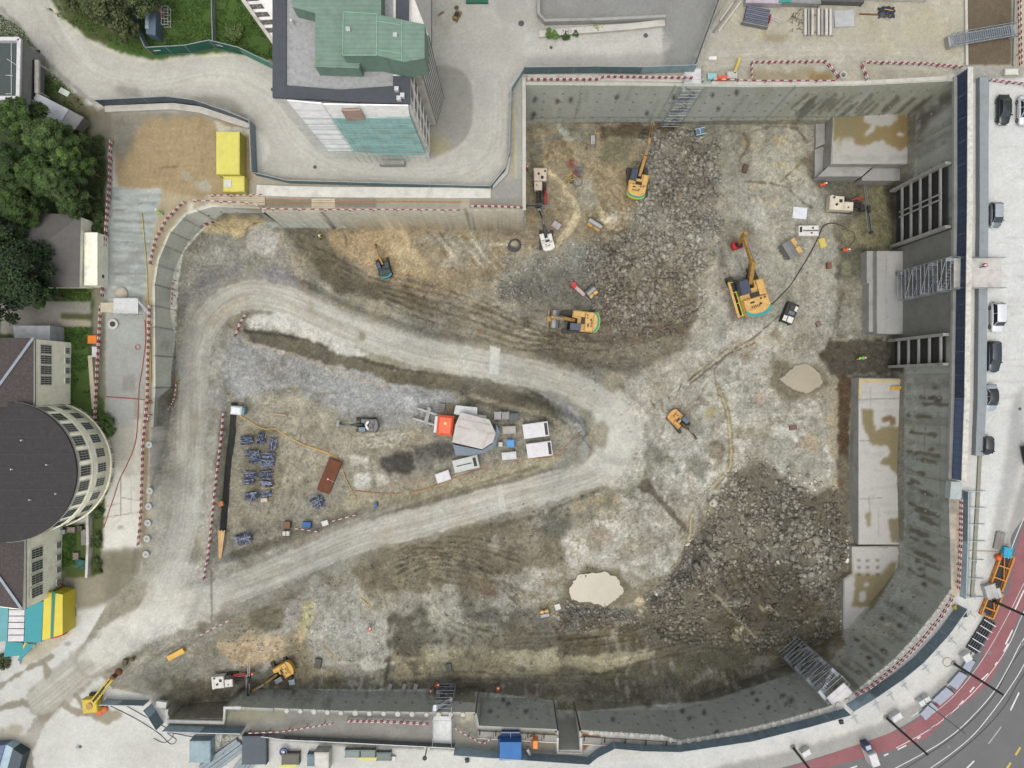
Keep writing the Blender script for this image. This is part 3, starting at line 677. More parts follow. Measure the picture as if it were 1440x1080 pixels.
# water channel curving past the rubble
ch=smooth([(1008,540),(1020,570),(1026,600),(1028,640),(1025,660),(1005,682),(985,705),(972,730),(970,755),(955,790),(945,800)])
stroke(ch,6.5,(134,122,92),.85,1,1);stroke(ch,3,(196,184,152),.85,.8,.8);stroke(smooth([(1002,690),(984,708),(978,728)]),8,(160,162,158),.7,2,2)
stroke(smooth([(1018,505),(1005,520),(1008,545)]),2,(124,116,100),.8,.8,.8)
for s in ([(1058,478),(1020,492),(968,535)],[(1062,482),(1024,498),(970,540)],[(1100,440),(1060,475),(1030,492)]): stroke(s,2,(96,82,66),.8,.7,.8)
stroke([(968,530),(1030,488),(1070,476),(1105,482)],3,(194,176,140),.6,1,1)
for s in ([(914,562),(922,575)],[(936,550),(942,562)],[(950,560),(958,540)]): stroke(s,1.4,(70,66,60),.8,.4,.4)
# big puddle basin and shore
blob(838,828,58,34,(172,168,152),.8,4,6);blob(838,828,47,30,(112,104,84),.85,3,7);poly([(870,838),(910,815),(950,805),(955,815),(915,835),(880,850)],(134,126,106),.8,2,2)
blob(903,846,14,5,(206,192,160),.9,1,2,-.2);blob(790,800,30,16,(190,188,180),.7,4,6)
poly([(740,795),(800,790),(800,850),(770,865),(730,850)],(150,138,114),.6,6,6,.4)
blob(1125,532,40,27,(124,114,92),.8,3,7)
# mounds of spoil: south east
poly([(1060,655),(1120,690),(1185,690),(1195,760),(1185,890),(1100,930),(1000,940),(880,920),(900,870),(950,830),(985,760),(1010,700)],(116,109,94),1,4,5,rub=.3)
poly([(1035,660),(1080,650),(1120,690),(1180,760),(1185,860),(1120,880),(1050,850),(1000,800),(985,740),(1010,700)],(120,114,101),.9,3,4,rub=.45)
poly([(1110,730),(1170,740),(1178,800),(1130,820),(1085,780)],(134,130,116),.7,4,5,.36,rub=1.0)
poly([(950,790),(985,740),(1010,740),(990,800),(960,850),(920,860),(900,850),(935,830)],(104,100,92),.9,3,3,rub=1.0)
poly([(785,855),(830,850),(890,858),(900,868),(850,880),(800,888),(785,875)],(118,116,108),.95,2,3,rub=.9)
poly([(1010,795),(1060,780),(1120,800),(1150,860),(1090,890),(1030,870)],(98,91,76),.9,5,5,rub=.25)
for i in range(16): stroke(smooth([(1003+i*5.5,795-i*.6),(1010+i*5.5,815),(1024+i*5.5,842-i)]),1.8,(74,68,58) if i % 2 else (120,114,100),.6,.7,.6)
for i in range(5): stroke(smooth([(1046+i*9,690+i*5),(1052+i*8,730),(1044+i*6,780),(1060+i*5,800)]),4,(134,126,108),.45,2,2,streak=.38)
poly([(880,880),(1010,860),(1100,900),(1150,880),(1180,900),(1100,940),(960,960),(860,955),(850,920)],(110,104,87),.9,4,4,rub=.2)
poly([(950,820),(1000,810),(1030,850),(1000,880),(920,890),(900,875)],(122,114,96),.8,4,5,rub=.2)
stroke([(988,818),(1010,840),(1030,862),(1062,896)],3,(178,168,134),.8,.8,1);stroke([(988,818),(1005,832)],5,(84,78,64),.7,1,1);poly([(1036,880),(1046,880),(1042,900),(1032,902),(1028,892)],(176,166,132),.9,1,1)
blob(1076,855,9,4,(178,168,136),.8,1.5,2,.3);stroke([(1082,856),(1096,866)],3,(176,166,134),.8,1,1);stroke([(1020,850),(1050,848)],6,(190,188,180),.5,2,3,patch=.4)
# south belt
poly([(560,870),(700,880),(780,890),(860,900),(880,920),(960,930),(940,985),(700,975),(560,975),(550,920)],(112,107,90),.95,4,5)
poly([(545,905),(600,905),(640,905),(660,915),(700,912),(780,918),(800,940),(740,955),(640,955),(590,972),(555,965)],(164,156,128),.85,4,5,.33)
stroke(smooth([(575,925),(620,925),(655,912)]),10,(186,178,146),.7,2,3);poly([(720,915),(785,912),(785,935),(760,940),(720,935)],(196,188,158),.8,2,3,.35)
poly([(790,925),(850,918),(920,912),(920,920),(880,935),(850,942),(800,938)],(184,174,144),.9,2,3);stroke([(850,932),(920,916)],4,(206,196,166),.8,1,1.5)
poly([(790,860),(900,880),(900,912),(800,920),(785,900)],(98,88,68),.7,4,5,.4)
for i in range(5): stroke([(852+i*14,898),(856+i*14,918)],4,(150,146,134),.6,2,2)
poly([(540,955),(900,955),(1000,950),(1090,930),(1090,955),(1000,982),(930,992),(720,975),(545,975)],(104,100,88),.8,4,4,.3)  # dark strip paints the shade the south wall throws on the floor
poly([(960,940),(1060,925),(1140,905),(1190,880),(1190,905),(1110,945),(1030,965),(960,975)],(120,112,90),.85,5,5,.34)
blob(990,950,26,9,(168,166,156),.6,4,5,-.3,.38);blob(1060,938,30,8,(176,176,168),.5,4,5,-.4,.4);blob(1110,915,16,14,(140,130,108),.7,4,5)
blob(640,890,70,30,(168,166,150),.6,6,6,0,.42);poly([(600,820),(640,820),(660,850),(660,880),(620,890),(600,860)],(176,174,164),.8,4,6,.36)
poly([(545,870),(600,850),(605,900),(580,925),(550,915)],(100,96,85),.85,5,6,.3);stroke(smooth([(548,870),(545,900),(546,930),(540,965)]),6,(84,80,68),.8,2,2)
poly([(700,810),(760,790),(790,830),(740,860),(690,850)],(176,174,166),.7,5,6,.4);poly([(640,830),(700,850),(790,870),(790,890),(700,880),(650,870)],(106,102,92),.7,3,4,.36,rub=.35)
# south centre brown ground with machine sweeps
poly([(560,770),(640,745),(700,730),(780,740),(800,790),(700,810),(640,800),(600,830),(560,840),(510,830),(500,800)],(126,117,98),.95,5,5)
for i in range(8): stroke(smooth([(555+i*2,800-i*5),(610,790+i*3),(660,796+i*4),(700,820+i*3)]),2.4,(88,80,66) if i % 2 else (144,134,112),.6,1,1.4,streak=.36,sx=26)
poly([(640,800),(690,812),(700,838),(650,830)],(134,116,96),.7,4,4);blob(740,760,30,18,(156,146,126),.7,5,6,0,.38);blob(690,760,12,12,(184,176,160),.7,3,4,0,.4)
poly([(760,725),(800,722),(800,750),(770,760)],(106,102,90),.8,4,4);stroke(smooth([(690,740),(720,735),(780,715),(840,690)]),5,(102,96,80),.7,2,3,patch=.35,rub=.4)
poly([(800,712),(860,690),(850,705),(800,725)],(176,160,128),.7,2,3,.36)
# grey hummock and puddled tan area south-west
poly([(440,830),(500,825),(520,850),(548,880),(545,920),(500,945),(430,935),(430,880)],(172,170,162),.95,3,4)
for i in range(5): blob(508+i*8,930+i*4%9,14,4,(212,209,200),.8,1.5,3,-.2,.42)
poly([(305,905),(360,890),(400,895),(395,925),(350,940),(320,930)],(188,166,134),.95,3,4);poly([(350,895),(395,893),(398,915),(370,925)],(196,178,148),.8,3,3)
poly([(420,850),(442,842),(440,868),(432,890),(420,900),(414,895),(424,870)],(192,184,140),.9,1.5,2);poly([(410,892),(430,888),(428,905),(412,905)],(186,164,132),.8,1.5,2);stroke([(508,838),(522,852)],7,(186,172,140),.8,1,2)
poly([(355,850),(400,855),(398,882),(370,888),(350,880)],(118,112,92),.95,3,3);stroke(smooth([(402,858),(404,876),(388,892)]),5,(168,166,162),.8,2,2)
poly([(400,840),(440,830),(430,850),(410,880),(402,870)],(158,154,156),.6,3,4)
stroke([(455,912),(476,926)],4,(190,178,146),.8,1,1);blob(470,955,14,7,(172,160,118),.7,3,3);blob(420,925,20,24,(146,134,108),.6,4,5)
poly([(300,955),(430,955),(540,950),(540,975),(320,985),(290,975)],(106,102,90),.8,4,4,.3)  # first fill darkens the floor for the shade of the wall beside it
poly([(160,960),(220,930),(300,915),(310,950),(280,985),(220,985)],(146,142,130),.9,3,4);poly([(200,960),(300,955),(310,985),(240,990)],(104,98,84),.7,4,5,.36)
poly([(370,830),(420,800),(470,790),(480,820),(440,830),(400,850)],(134,126,108),.7,5,6,.38)
# west: tan pool corner, pile mound
poly([(285,310),(310,304),(375,306),(378,315),(350,325),(340,335),(300,330),(280,325)],(192,174,134),1,1.5,2)
poly([(255,360),(290,330),(340,335),(400,345),(430,380),(440,410),(400,420),(330,410),(280,430),(255,470),(248,420)],(150,147,138),.95,5,4)
blob(290,365,26,16,(176,174,168),.7,5,6,-.6,.4);blob(310,390,40,10,(132,130,134),.6,5,5,-.4,.36);poly([(362,380),(400,375),(430,400),(400,412),(365,405)],(142,140,146),.8,4,3)
blob(369,338,24,22,(183,180,174),1,1.5,2);stroke(smooth([(346,330),(350,318),(372,312),(392,320),(396,340),(400,352)]),2.4,(124,116,98),.8,1,1)
stroke(smooth([(395,316),(398,345),(415,372),(430,405)]),9,(178,164,146),.7,2,3)
# triangle with the rebar yard and the plant
poly([(335,575),(420,545),(560,545),(700,560),(790,580),(810,630),(780,655),(640,690),(500,720),(420,750),(330,790),(320,760)],(156,150,134),1,3,3)
poly([(330,470),(420,490),(520,515),(640,545),(640,585),(560,580),(480,560),(400,545),(340,560),(310,540),(315,490)],(166,166,166),.95,4,4)
poly([(420,560),(560,548),(640,560),(600,600),(540,600),(470,580)],(160,160,162),.8,4,5)
poly([(400,600),(470,620),(480,660),(440,680),(400,690),(385,650)],(164,156,138),.8,5,6,.4);poly([(345,560),(420,555),(470,600),(440,610),(370,585)],(178,168,146),.8,5,5,.38)
for i in range(9): stroke(smooth([(400+i*7,625+i*3),(396+i*9,660),(388+i*10,700)]),3,(182,168,142) if i % 2 else (136,126,106),.45,1.4,3,streak=.38,sx=14)
poly([(490,640),(520,640),(520,655),(495,655)],(198,194,184),.9,2,3);poly([(498,670),(520,664),(526,684),(510,688),(500,682)],(208,205,196),.9,2,3);poly([(528,665),(548,668),(545,682),(530,684)],(208,204,190),.8,2,3)
blob(560,652,25,15,(84,81,76),1,3,3);blob(612,635,28,14,(98,96,92),.95,3,3);blob(595,650,14,10,(124,121,116),.9,2,2);blob(577,569,9,12,(184,184,184),1,1.5,2)
blob(590,615,22,9,(182,168,140),.8,3,5,0,.36);_=[stroke([(500+RNG.rand()*60,605+RNG.rand()*25),(520+RNG.rand()*60,605+RNG.rand()*25)],2,(206,202,190),.6,.8,1) for i in range(16)]
poly([(640,545),(760,550),(800,580),(800,605),(740,585),(660,570)],(104,99,84),.8,3,4);stroke(smooth([(660,556),(720,572),(770,585),(800,612)]),8,(172,162,140),.7,2,3)
poly([(345,600),(395,602),(392,700),(345,705)],(134,126,104),.8,4,4);blob(375,690,10,7,(190,172,132),.9,2,3)
poly([(480,690),(560,690),(640,672),(760,640),(800,640),(780,660),(650,695),(540,715),(480,720)],(168,158,132),.85,3,4);stroke([(500,690),(640,668),(700,650)],2,(190,120,100),.4,.8,1.2,patch=.4)
stroke(smooth([(560,718),(640,697),(720,676),(790,656),(815,630)]),7,(98,92,78),.85,2,3);stroke(smooth([(520,730),(640,690),(760,655)]),3,(112,104,86),.6,1.5,2)  # dark stroke paints the shadow edge between bank and road
stroke(smooth([(770,560),(800,580),(818,605),(822,640),(800,660)]),9,(152,152,154),.9,2,2);stroke(smooth([(810,600),(815,625),(800,650)]),6,(120,114,98),.7,2,2)
poly([(345,462),(380,462),(440,480),(520,508),(600,530),(640,548),(560,540),(470,515),(400,495),(350,480)],(106,100,84),.95,2,3);stroke(smooth([(345,465),(440,480),(530,512),(620,528),(720,540),(800,580)]),5,(70,66,58),.75,1.5,2)  # darkest stroke is bank shading painted along the road edge
stroke(smooth([(345,482),(420,502),(500,530),(545,542)]),6,(180,168,156),.8,1.5,2);poly([(560,520),(700,535),(790,575),(760,580),(690,560),(600,545)],(108,102,86),.85,3,3)
poly([(330,700),(360,720),(420,740),(400,765),(345,790),(320,790)],(146,140,124),.8,3,4)
for i in range(3): blob(345+i*16,752-i*3,6,5,(118,114,106),.7,1.5,2)
# ------ ruts of machines
for i in range(5): rut([(520+i*6,386+i*9),(590,402+i*10),(670,424+i*11),(735,452+i*9),(790,470+i*4)],2,8,.2,(92,80,62))
for i in range(4): rut([(556,812-i*9),(600,792-i*6),(650,794-i*3),(700,818-i*4),(735,850-i*6)],2,9,.22,(78,74,58))
for i in range(3): rut([(540,775+i*8),(590,758+i*8),(660,756+i*7),(730,772+i*9)],1,9,.18,(84,80,64))
rut([(760,474),(840,486),(920,470),(985,440)],2,12,.2,(92,82,66));rut([(842,438),(900,446),(960,440),(990,415)],2,12,.18,(96,84,68));rut([(735,440),(790,448),(850,462)],2,12,.15)
for i in range(4): rut([(840+i*26,372),(846+i*24,400),(838+i*24,432)],2,8,.16,(100,86,70))
rut([(1046,690),(1054,740),(1040,790),(1060,830)],2,14,.2,(150,142,122),.6);rut([(1095,680),(1080,740),(1090,790)],2,12,.15)
rut([(800,905),(880,895),(960,870),(1010,880)],2,12,.2,(80,74,58));rut([(700,900),(780,896),(850,888)],2,12,.18,(84,78,62));rut([(900,925),(1000,905),(1090,915),(1170,885)],2,13,.2,(76,72,58))
rut([(1020,870),(1080,880),(1140,860),(1170,820)],2,12,.2,(80,76,62));rut([(560,955),(660,950),(760,955),(880,950)],2,10,.15,(84,80,66))
rut([(404,620),(396,660),(372,720)],2,10,.12,(128,118,98),.6);rut([(430,610),(414,660),(396,715)],2,10,.12,(124,114,94),.6);rut([(610,850),(640,880),(700,895)],2,10,.14,(90,86,70));rut([(330,905),(380,870),(440,850)],2,10,.12,(116,108,90),.6)
rut([(900,600),(940,560),(1000,510),(1060,470)],2,12,.1,(140,134,118),.5);rut([(880,660),(940,690),(990,660),(1030,600)],2,12,.08,(150,144,130),.45);rut([(420,340),(470,365),(520,392)],2,9,.2,(80,74,60));rut([(1060,280),(1040,340),(1060,400)],2,12,.1,(128,120,104),.5)
rut([(780,215),(860,262),(880,310),(840,345)],2,11,.12,(124,106,80),.6);rut([(830,200),(838,240),(870,290)],2,11,.12,(118,100,76),.6)
# ------ haul roads
RD=(183,179,169);RL=(200,197,188);RDK=(148,143,131)
def road(pts,w,lo=1):
 p=smooth(pts,8);RDM[:]=np.maximum(RDM,1-sstep(w*.4,w*.6,segdist(CXX,CYY,p)[0]));stroke(p,w+9,RDK,.6,4,3);stroke(p,w,RD,.95,1.6,2.6)
 for o,ww in ((-w*.22,5),(w*.22,5)):
  q=[]
  for i,a in enumerate(p):
   b=p[min(i+1,len(p)-1)];c=p[max(i-1,0)];dx,dy=b[0]-c[0],b[1]-c[1];L=math.hypot(dx,dy)+1e-6
   q.append((a[0]-dy/L*o,a[1]+dx/L*o))
  stroke(q,ww+3,RL,.75,3,1.6)
  stroke(q,ww+8,(176,171,160),.45,2,1.5,streak=.46,sx=50,sy=1.6)
 stroke(p,w,(150,145,133),.35,3,2,streak=.5,sx=45,sy=1.8)
 stroke(p,w,(208,206,198),.35,3,2,streak=.52,sx=60,sy=1.5)
road([(60,985),(110,945),(160,898),(220,866),(300,840),(400,800),(500,758),(600,732),(700,704),(800,677),(850,655),(878,610)],40)
road([(130,930),(200,880),(240,800),(262,720),(268,640),(270,560),(276,490),(300,440),(345,415),(400,422),(450,444),(500,466),(600,497),(700,516),(780,536),(845,566),(872,605),(862,650)],40)
poly(smooth([(760,548),(790,556),(812,576),(824,604),(822,636),(806,656),(780,664),(790,640),(800,615),(790,590)]),(150,148,140),.8,2,3);poly(smooth([(785,560),(812,580),(822,608),(816,606),(796,582)]),(160,160,164),.9,1.5,2)
poly([(840,560),(880,550),(915,545),(905,600),(908,660),(880,690),(850,680),(830,650),(838,600)],(196,192,183),.85,5,4);poly([(870,540),(950,500),(1000,500),(960,540),(900,575)],(182,176,164),.7,5,4)
poly([(110,930),(150,880),(215,850),(262,830),(330,820),(300,870),(220,900),(170,930)],(204,201,194),.8,5,4);poly([(205,860),(235,790),(285,790),(300,830),(250,870)],(198,195,188),.7,6,4)
poly([(225,580),(248,570),(250,700),(225,800),(208,840),(210,740)],(172,168,158),.8,5,4);poly([(248,470),(262,420),(285,400),(265,560),(250,600)],(166,163,154),.7,4,4)
poly([(285,500),(330,470),(320,560),(300,640),(298,700),(286,700)],(176,173,166),.7,5,5,.38);stroke([(300,450),(330,425),(345,418)],8,(188,170,140),.5,3,3,patch=.4)
poly([(345,445),(400,440),(460,465),(520,500),(490,502),(430,476),(385,462),(350,462)],(208,205,200),.85,2,2)
for p in ((845,612,12,20),): blob(*p,(142,135,118),.85,4,3)
blob(275,600,6,26,(150,142,124),.6,3,3);blob(508,473,5,5,(134,124,104),.7,2,2);blob(436,432,4,8,(150,140,120),.5,2,2);blob(340,770,8,3,(165,155,130),.4,2,2)
for p in ((300,730),(430,790),(550,745),(640,738),(770,690)): blob(p[0],p[1],12,4,(172,160,136),.4,3,3,-.3)
poly([(689,486),(704,490),(701,527),(688,525)],(208,207,204),.9,.7,.5);poly([(698,684),(706,684),(712,718),(703,722)],(200,198,192),.7,.7,.5)
poly([(268,720),(300,700),(330,790),(300,830)],(190,187,180),.6,6,4)
for s in ([(297,800),(298,880)],): stroke(s,2.4,(120,116,106),.8,.8,.6)
poly([(180,930),(240,900),(330,872),(338,880),(260,915),(190,950)],(160,156,145),.6,4,4);stroke([(175,948),(240,912),(330,872),(420,845)],3,(140,132,114),.5,1.5,2,patch=.3)
poly([(300,860),(380,830),(450,810),(460,820),(360,860),(300,885)],(152,148,140),.6,5,5,.35)
#  walls of the pit as they show (stains, pours, seeps)
def jl(a,b,c=(96,96,90),w=1.0,al=.6): stroke([a,b],w,c,al,.5,.2)
FS=NS=1.0
poly([(1196,770),(1262,770),(1255,812),(1244,840),(1215,880),(1192,897),(1184,885),(1187,812),(1198,800)],(140,130,98),.95,1.5,2)
poly([(1187,812),(1200,806),(1203,830),(1197,850),(1216,846),(1224,852),(1208,880),(1192,896),(1184,892)],(192,191,188),1,.6,2);blob(1218,822,4,3,(192,190,186),1,.6,1);blob(1214,838,6,8,(190,189,184),1,.6,2)
NW_=(190,193,184)
poly([(739,119),(1345,113),(1345,116),(1289,162),(1178,168),(739,173)],NW_,1,0,0)
poly([(1060,120),(1345,114),(1330,130),(1290,160),(1180,166),(1080,168)],(182,182,162),.8,5,2,.42,16,stretch=(2.45,6))
for i in range(70):
 x=742+RNG.rand()*560;y=122+RNG.rand()*20;k=168;sx_=(x-720)*(1-1/1.12);t=RNG.rand()*.8+.2
 stroke([(x,y),(x-sx_*t*.9,y+42*t)],2+RNG.rand()*4,[(206,206,194),(168,172,166),(214,212,194),(150,152,144)][i % 4],.35,1.5,1.5,patch=.35)
for i in range(26):
 x=1130+RNG.rand()*180;y=128+RNG.rand()*18
 stroke([(x,y+4),(x-22,y+24)],2.5+RNG.rand()*3,(112,110,94),.55,1,1.6)
for x,y in ((784,142),(803,140),(752,140),(748,165),(910,160),(1036,130),(1010,153),(948,137),(750,160),(1003,133),(868,136)): blob(x,y,2.6,4,(84,82,72),.85,1,1.2,.3)
for x in (818,950,1120): jl((x,120),(x-(x-720)*.11,168),w=1.2)
poly([(742,164),(842,164),(842,172),(742,173)],(186,186,176),.5,2,2,.35);stroke([(740,166),(1180,164)],1,(120,118,108),.6,.5,.3)
# east wall
EW_=(168,171,166)
poly([(1288,160),(1345,116),(1345,300),(1339,560),(1335,678),(1338,830),(1255,835),(1262,760),(1272,760),(1272,480),(1282,350)],EW_,1,0,0)
for i in range(80):
 y=130+RNG.rand()*690;x1=1340;k=.115
 x0=x1-62;y0=540+(y-540)*.9
 stroke([(x1,y),(x0,y0)],4+RNG.rand()*9,[(158,160,154),(122,124,118),(166,166,156),(110,112,104)][i % 4],.4,3,2,patch=.38)
for i in range(17):
 y=(558,650,681,716,742,757,771,790,806,568,585,666,700,728,820,640,610)[i]+RNG.rand()*4;x=1278+RNG.rand()*22;L=14+RNG.rand()*26
 stroke([(x,540+(y-540)*.93),(x+L,540+(y-540)*.98)],3+RNG.rand()*3.5,(96,90,72),.7,1,2.4)
poly([(1290,160),(1320,138),(1336,124),(1338,140),(1300,178),(1292,210)],(96,92,82),.75,3,4,.33)
for y in (170,230,345,372,470,525,600,680,760,806): jl((1342,y),(1275,540+(y-540)*.895),(110,110,104),1.2,.6)
for x in (1300,1322): jl((x,545),(x,820),(118,118,112),.9,.5)
for x,y in ((1310,560),(1315,545),(1318,564),(1310,632),(1280,635),(1280,680),(1296,800),(1300,810)): blob(x,y,5,2.2,(84,80,66),.8,1,1.2)
# south-east curve
poly([(1338,828),(1318,858),(1290,893),(1258,928),(1222,958),(1190,984),(1165,972),(1150,950),(1190,905),(1184,895),(1232,850),(1262,800)],(178,180,174),1,0,0)
for i in range(46):
 t=RNG.rand();bx=1338+(1190-1338)*t;by=828+(984-828)*t+16*math.sin(t*3.14)
 dx,dy=(720-bx)*.12,(540-by)*.12;s=RNG.rand()*.4;e=s+.2+RNG.rand()*.5
 stroke([(bx+dx*s,by+dy*s),(bx+dx*e,by+dy*e)],3+RNG.rand()*5,[(184,186,180),(138,138,128),(192,190,178),(118,110,90)][i % 4],.5,1.5,2,patch=.3)
for x,y in ((1243,915),(1222,925),(1225,935),(1205,900),(1208,945),(1240,870),(1265,880),(1300,822),(1268,855)): blob(x,y,4,2.4,(70,68,60),.85,1,1.2,.4)
# south walls
for pts in ([(1165,995),(1100,1014),(1035,1029),(955,1043),(930,1035),(817,1028),(817,1000),(950,998),(1000,985),(1120,945),(1150,960)],[(672,1022),(783,1027),(783,985),(668,972)],[(318,994),(385,997),(610,1003),(610,970),(380,970),(345,970)]):
 poly(pts,(184,187,183),1,0,0)
 x0=min(p[0] for p in pts);x1=max(p[0] for p in pts);y0=min(p[1] for p in pts);y1=max(p[1] for p in pts)
 for i in range(int((x1-x0)/5)):
  x=x0+RNG.rand()*(x1-x0);y=y0+RNG.rand()*(y1-y0)*.9
  e=(720-x)*.02
  stroke([(x,y),(x+e,y-10-RNG.rand()*10)],2+RNG.rand()*4,[(190,192,188),(146,148,142),(198,198,190),(130,130,124)][i % 4],.4,1.5,2,patch=.34)
for x,y in ((960,1000),(970,1010),(990,1002),(1008,1030),(1065,985),(1080,995),(1058,975),(1100,980),(1112,985),(1140,1000),(1105,990),(862,1012),(715,990),(690,1000),(740,1000),(708,985)): blob(x,y,2.4,4,(72,72,68),.8,1,1.4,.5)
# west wall panels
poly([(216,545),(217,400),(222,365),(238,327),(262,300),(300,289),(318,296),(290,318),(258,355),(250,400),(246,480),(238,548)],(224,224,212),1,0,0)
wp=[(217,545),(217,500),(217,460),(217,430),(218,400),(221,372),(228,345),(240,326),(256,306),(278,296)]
for i,(x,y) in enumerate(wp):
 jl((x,y),(720+(x-720)*.94,540+(y-540)*.94),(110,108,96),1.6,.7)
 blob(720+(x-720)*.97,y-14,7,8,[(236,236,226),(186,188,176),(236,230,206),(200,206,202)][i % 4],.7,2,2,0,.35)
# wall below the northern walkway
poly([(372,299),(738,298),(738,321),(372,321)],(168,170,163),1,0,0)
for i in range(24):
 x=376+RNG.rand()*350;blob(x,309,10+RNG.rand()*14,6,[(178,180,174),(136,138,132),(188,186,174)][i % 3],.6,2,3,0,.35)
stroke([(452,302),(470,318)],8,(66,66,64),.8,1,1);stroke([(655,296),(664,318)],6,(110,100,70),.6,1.5,2)
# overall grain and shade of dirt, whole canvas
g=fbm(CXX/16,CYY/16,5,201,.72)-.5;g2=vnoise(CXX/1.4,CYY/1.4,211)-.5;g3=fbm(CXX/90,CYY/90,3,221)-.5
inp=inpoly(CXX,CYY,FL).astype(np.float32);amp=.09+.21*inp*(1-.75*RDM)
RUB=blur(RUB,9)
k=1+(g*amp+g2*amp*.9+g3*(.10+.08*inp))
h=(fbm(CXX/40,CYY/40,4,231)-.5)[...,None]*np.array([7,1,-8],np.float32)*(.35+.65*inp[...,None])
IMG=np.clip(IMG*k[...,None]+h,8,245).astype(np.float32)
lum=IMG.mean(-1,keepdims=True);IMG=(lum+(IMG-lum)*.84)*np.array([.992,1.0,.98],np.float32)
LIN=IMG/255.0
LIN=np.where(LIN<=.04045,LIN/12.92,((LIN+.055)/1.055) ** 2.4)*KB
def sample(A,px,py):
 fx=np.clip(px+OFF,0,CW-2.001);fy=np.clip(py+OFF,0,CH-2.001)
 i=fx.astype(int);j=fy.astype(int);u=fx-i;v=fy-j
 if A.ndim==3: u=u[...,None];v=v[...,None]
 return (A[j,i]*(1-u)+A[j,i+1]*u)*(1-v)+(A[j+1,i]*(1-u)+A[j+1,i+1]*u)*v
def colour_mesh(me,co,alpha=1.0):
 px,py=PX(co[:,0],co[:,1],co[:,2]);c=sample(LIN,px,py)
 a=me.color_attributes.new('Col','FLOAT_COLOR','POINT')
 buf=np.ones((len(co),4),np.float32);buf[:,:3]=c;buf[:,3]=alpha;a.data.foreach_set('color',buf.ravel())
def grid_mesh(name,X,Y,Z,m,kind=None,parent=None,flip=False,alpha=1.0):
 ny,nx=X.shape;co=np.stack([X.ravel(),Y.ravel(),Z.ravel()],1).astype(np.float32)
 me=bpy.data.meshes.new(name);nq=(nx-1)*(ny-1)
 i=np.arange(nx-1)[None,:]+np.arange(ny-1)[:,None]*nx
 q=np.stack([i,i+1,i+nx+1,i+nx],-1).reshape(-1,4)
 if flip: q=q[:,::-1]
 me.vertices.add(len(co));me.vertices.foreach_set('co',co.ravel())
 me.loops.add(nq*4);me.loops.foreach_set('vertex_index',q.ravel().astype(np.int32))
 me.polygons.add(nq);me.polygons.foreach_set('loop_start',np.arange(0,nq*4,4,dtype=np.int32))
 try: me.polygons.foreach_set('loop_total',np.full(nq,4,dtype=np.int32))
 except Exception: pass
 me.update(calc_edges=True);me.validate()
 me.polygons.foreach_set('use_smooth',np.ones(nq,bool))
 colour_mesh(me,co,alpha)
 o=bpy.data.objects.new(name,me);col.objects.link(o);me.materials.append(m)
 if kind: o['kind']=kind
 if parent: o.parent=parent
 return o
M_GROUND=attr_mat('ground_dirt',.93,.8,.2,.4,1.0)
M_WALL=attr_mat('stained_concrete',.85,.35,.3,.35)
st=0.17
xs=np.concatenate([-np.geomspace(420,80,14)[:-1],np.arange(-80,80,st),np.geomspace(80,420,14)])
ys=np.concatenate([-np.geomspace(400,61,14)[:-1],np.arange(-61,61,st),np.geomspace(61,400,14)])
GXX,GYY=np.meshgrid(xs,ys)
ins=inpoly(GXX,GYY,PITW)
GZZ=np.zeros(GXX.shape)
GZZ[ins]=floor_z(GXX[ins],GYY[ins])
px,py=PX(GXX,GYY,GZZ);R=sample(RUB,px,py)
rough=(fbm(GXX*.5,GYY*.5,5,301)-.5)*(.55+1.1*R)+(fbm(GXX*2.2,GYY*2.2,4,311)-.5)*(.16+.55*R)
flatk=np.ones(GXX.shape)
for fx,fy,fz,rx,ry in FLAT:
 if fz is None: continue
 c=W(fx,fy,fz);flatk *= sstep(1.0,1.4,np.sqrt(((GXX-c.x)/rx) ** 2+((GYY-c.y)/ry) ** 2))
for r in ROADS:
 d,S,T,K=segdist(GXX[ins],GYY[ins],[(W(a,b,c).x,W(a,b,c).y) for a,b,c,dd in r])
 f=np.ones(GXX.shape);f[ins]=.25+.75*sstep(2.6,4.5,d);flatk *= f
dOpen=np.full(GXX.shape,50.0);dOpen[ins]=segdist(GXX[ins],GYY[ins],[(p.x,p.y) for p in OPEN])[0]
GZZ=np.where(ins,GZZ+(rough+sample(HGT,px,py)*1.2)*flatk*sstep(0,3,dOpen),(fbm(GXX*.8,GYY*.8,3,321)-.5)*.006)
yard=inpoly(px,py,[(975,96),(1010,0),(1040,-200),(1700,-200),(1700,100),(1345,112),(1060,119)]) | inpoly(px,py,[(158,155),(345,165),(355,270),(225,290),(165,266)])
ALP=np.where(ins,np.clip(.12+.88*flatk,0,1)*sstep(-.5,4,dOpen),np.where(yard,.45,.17))
ALP=blur(ALP.astype(np.float32),2)
gnd=grid_mesh('ground',GXX,GYY,GZZ,M_GROUND,'structure',alpha=ALP.ravel())
#  retaining walls round the pit
def resample(pts,step):
 out=[Vector(pts[0])]
 for a,b in zip(pts[:-1],pts[1:]):
  a=Vector(a);b=Vector(b);L=(b-a).length;n=max(1,int(L/step+.5))
  for i in range(1,n+1): out.append(a+(b-a)*i/n)
 return out
def normals(pts):
 """unit side vectors (to the right of travel) with mitring"""
 out=[]
 for i,p in enumerate(pts):
  a=pts[max(i-1,0)];b=pts[min(i+1,len(pts)-1)];d=(b-a);d.normalize();out.append(Vector((d.y,-d.x)))
 return out
MC=mat('pale_concrete',(205,202,192),.8,scale=.8,bump=.3,grime=.4)
MCG=mat('grey_concrete',(165,165,160),.85,scale=.6,bump=.3,grime=.45)
MCD=mat('dark_grey_concrete',(126,127,122),.85,scale=.5,bump=.3,grime=.5)  # plain darker grey, used on the proud wall panel
MBLK=mat('rubber_black',(40,42,44),.7,grime=.3)
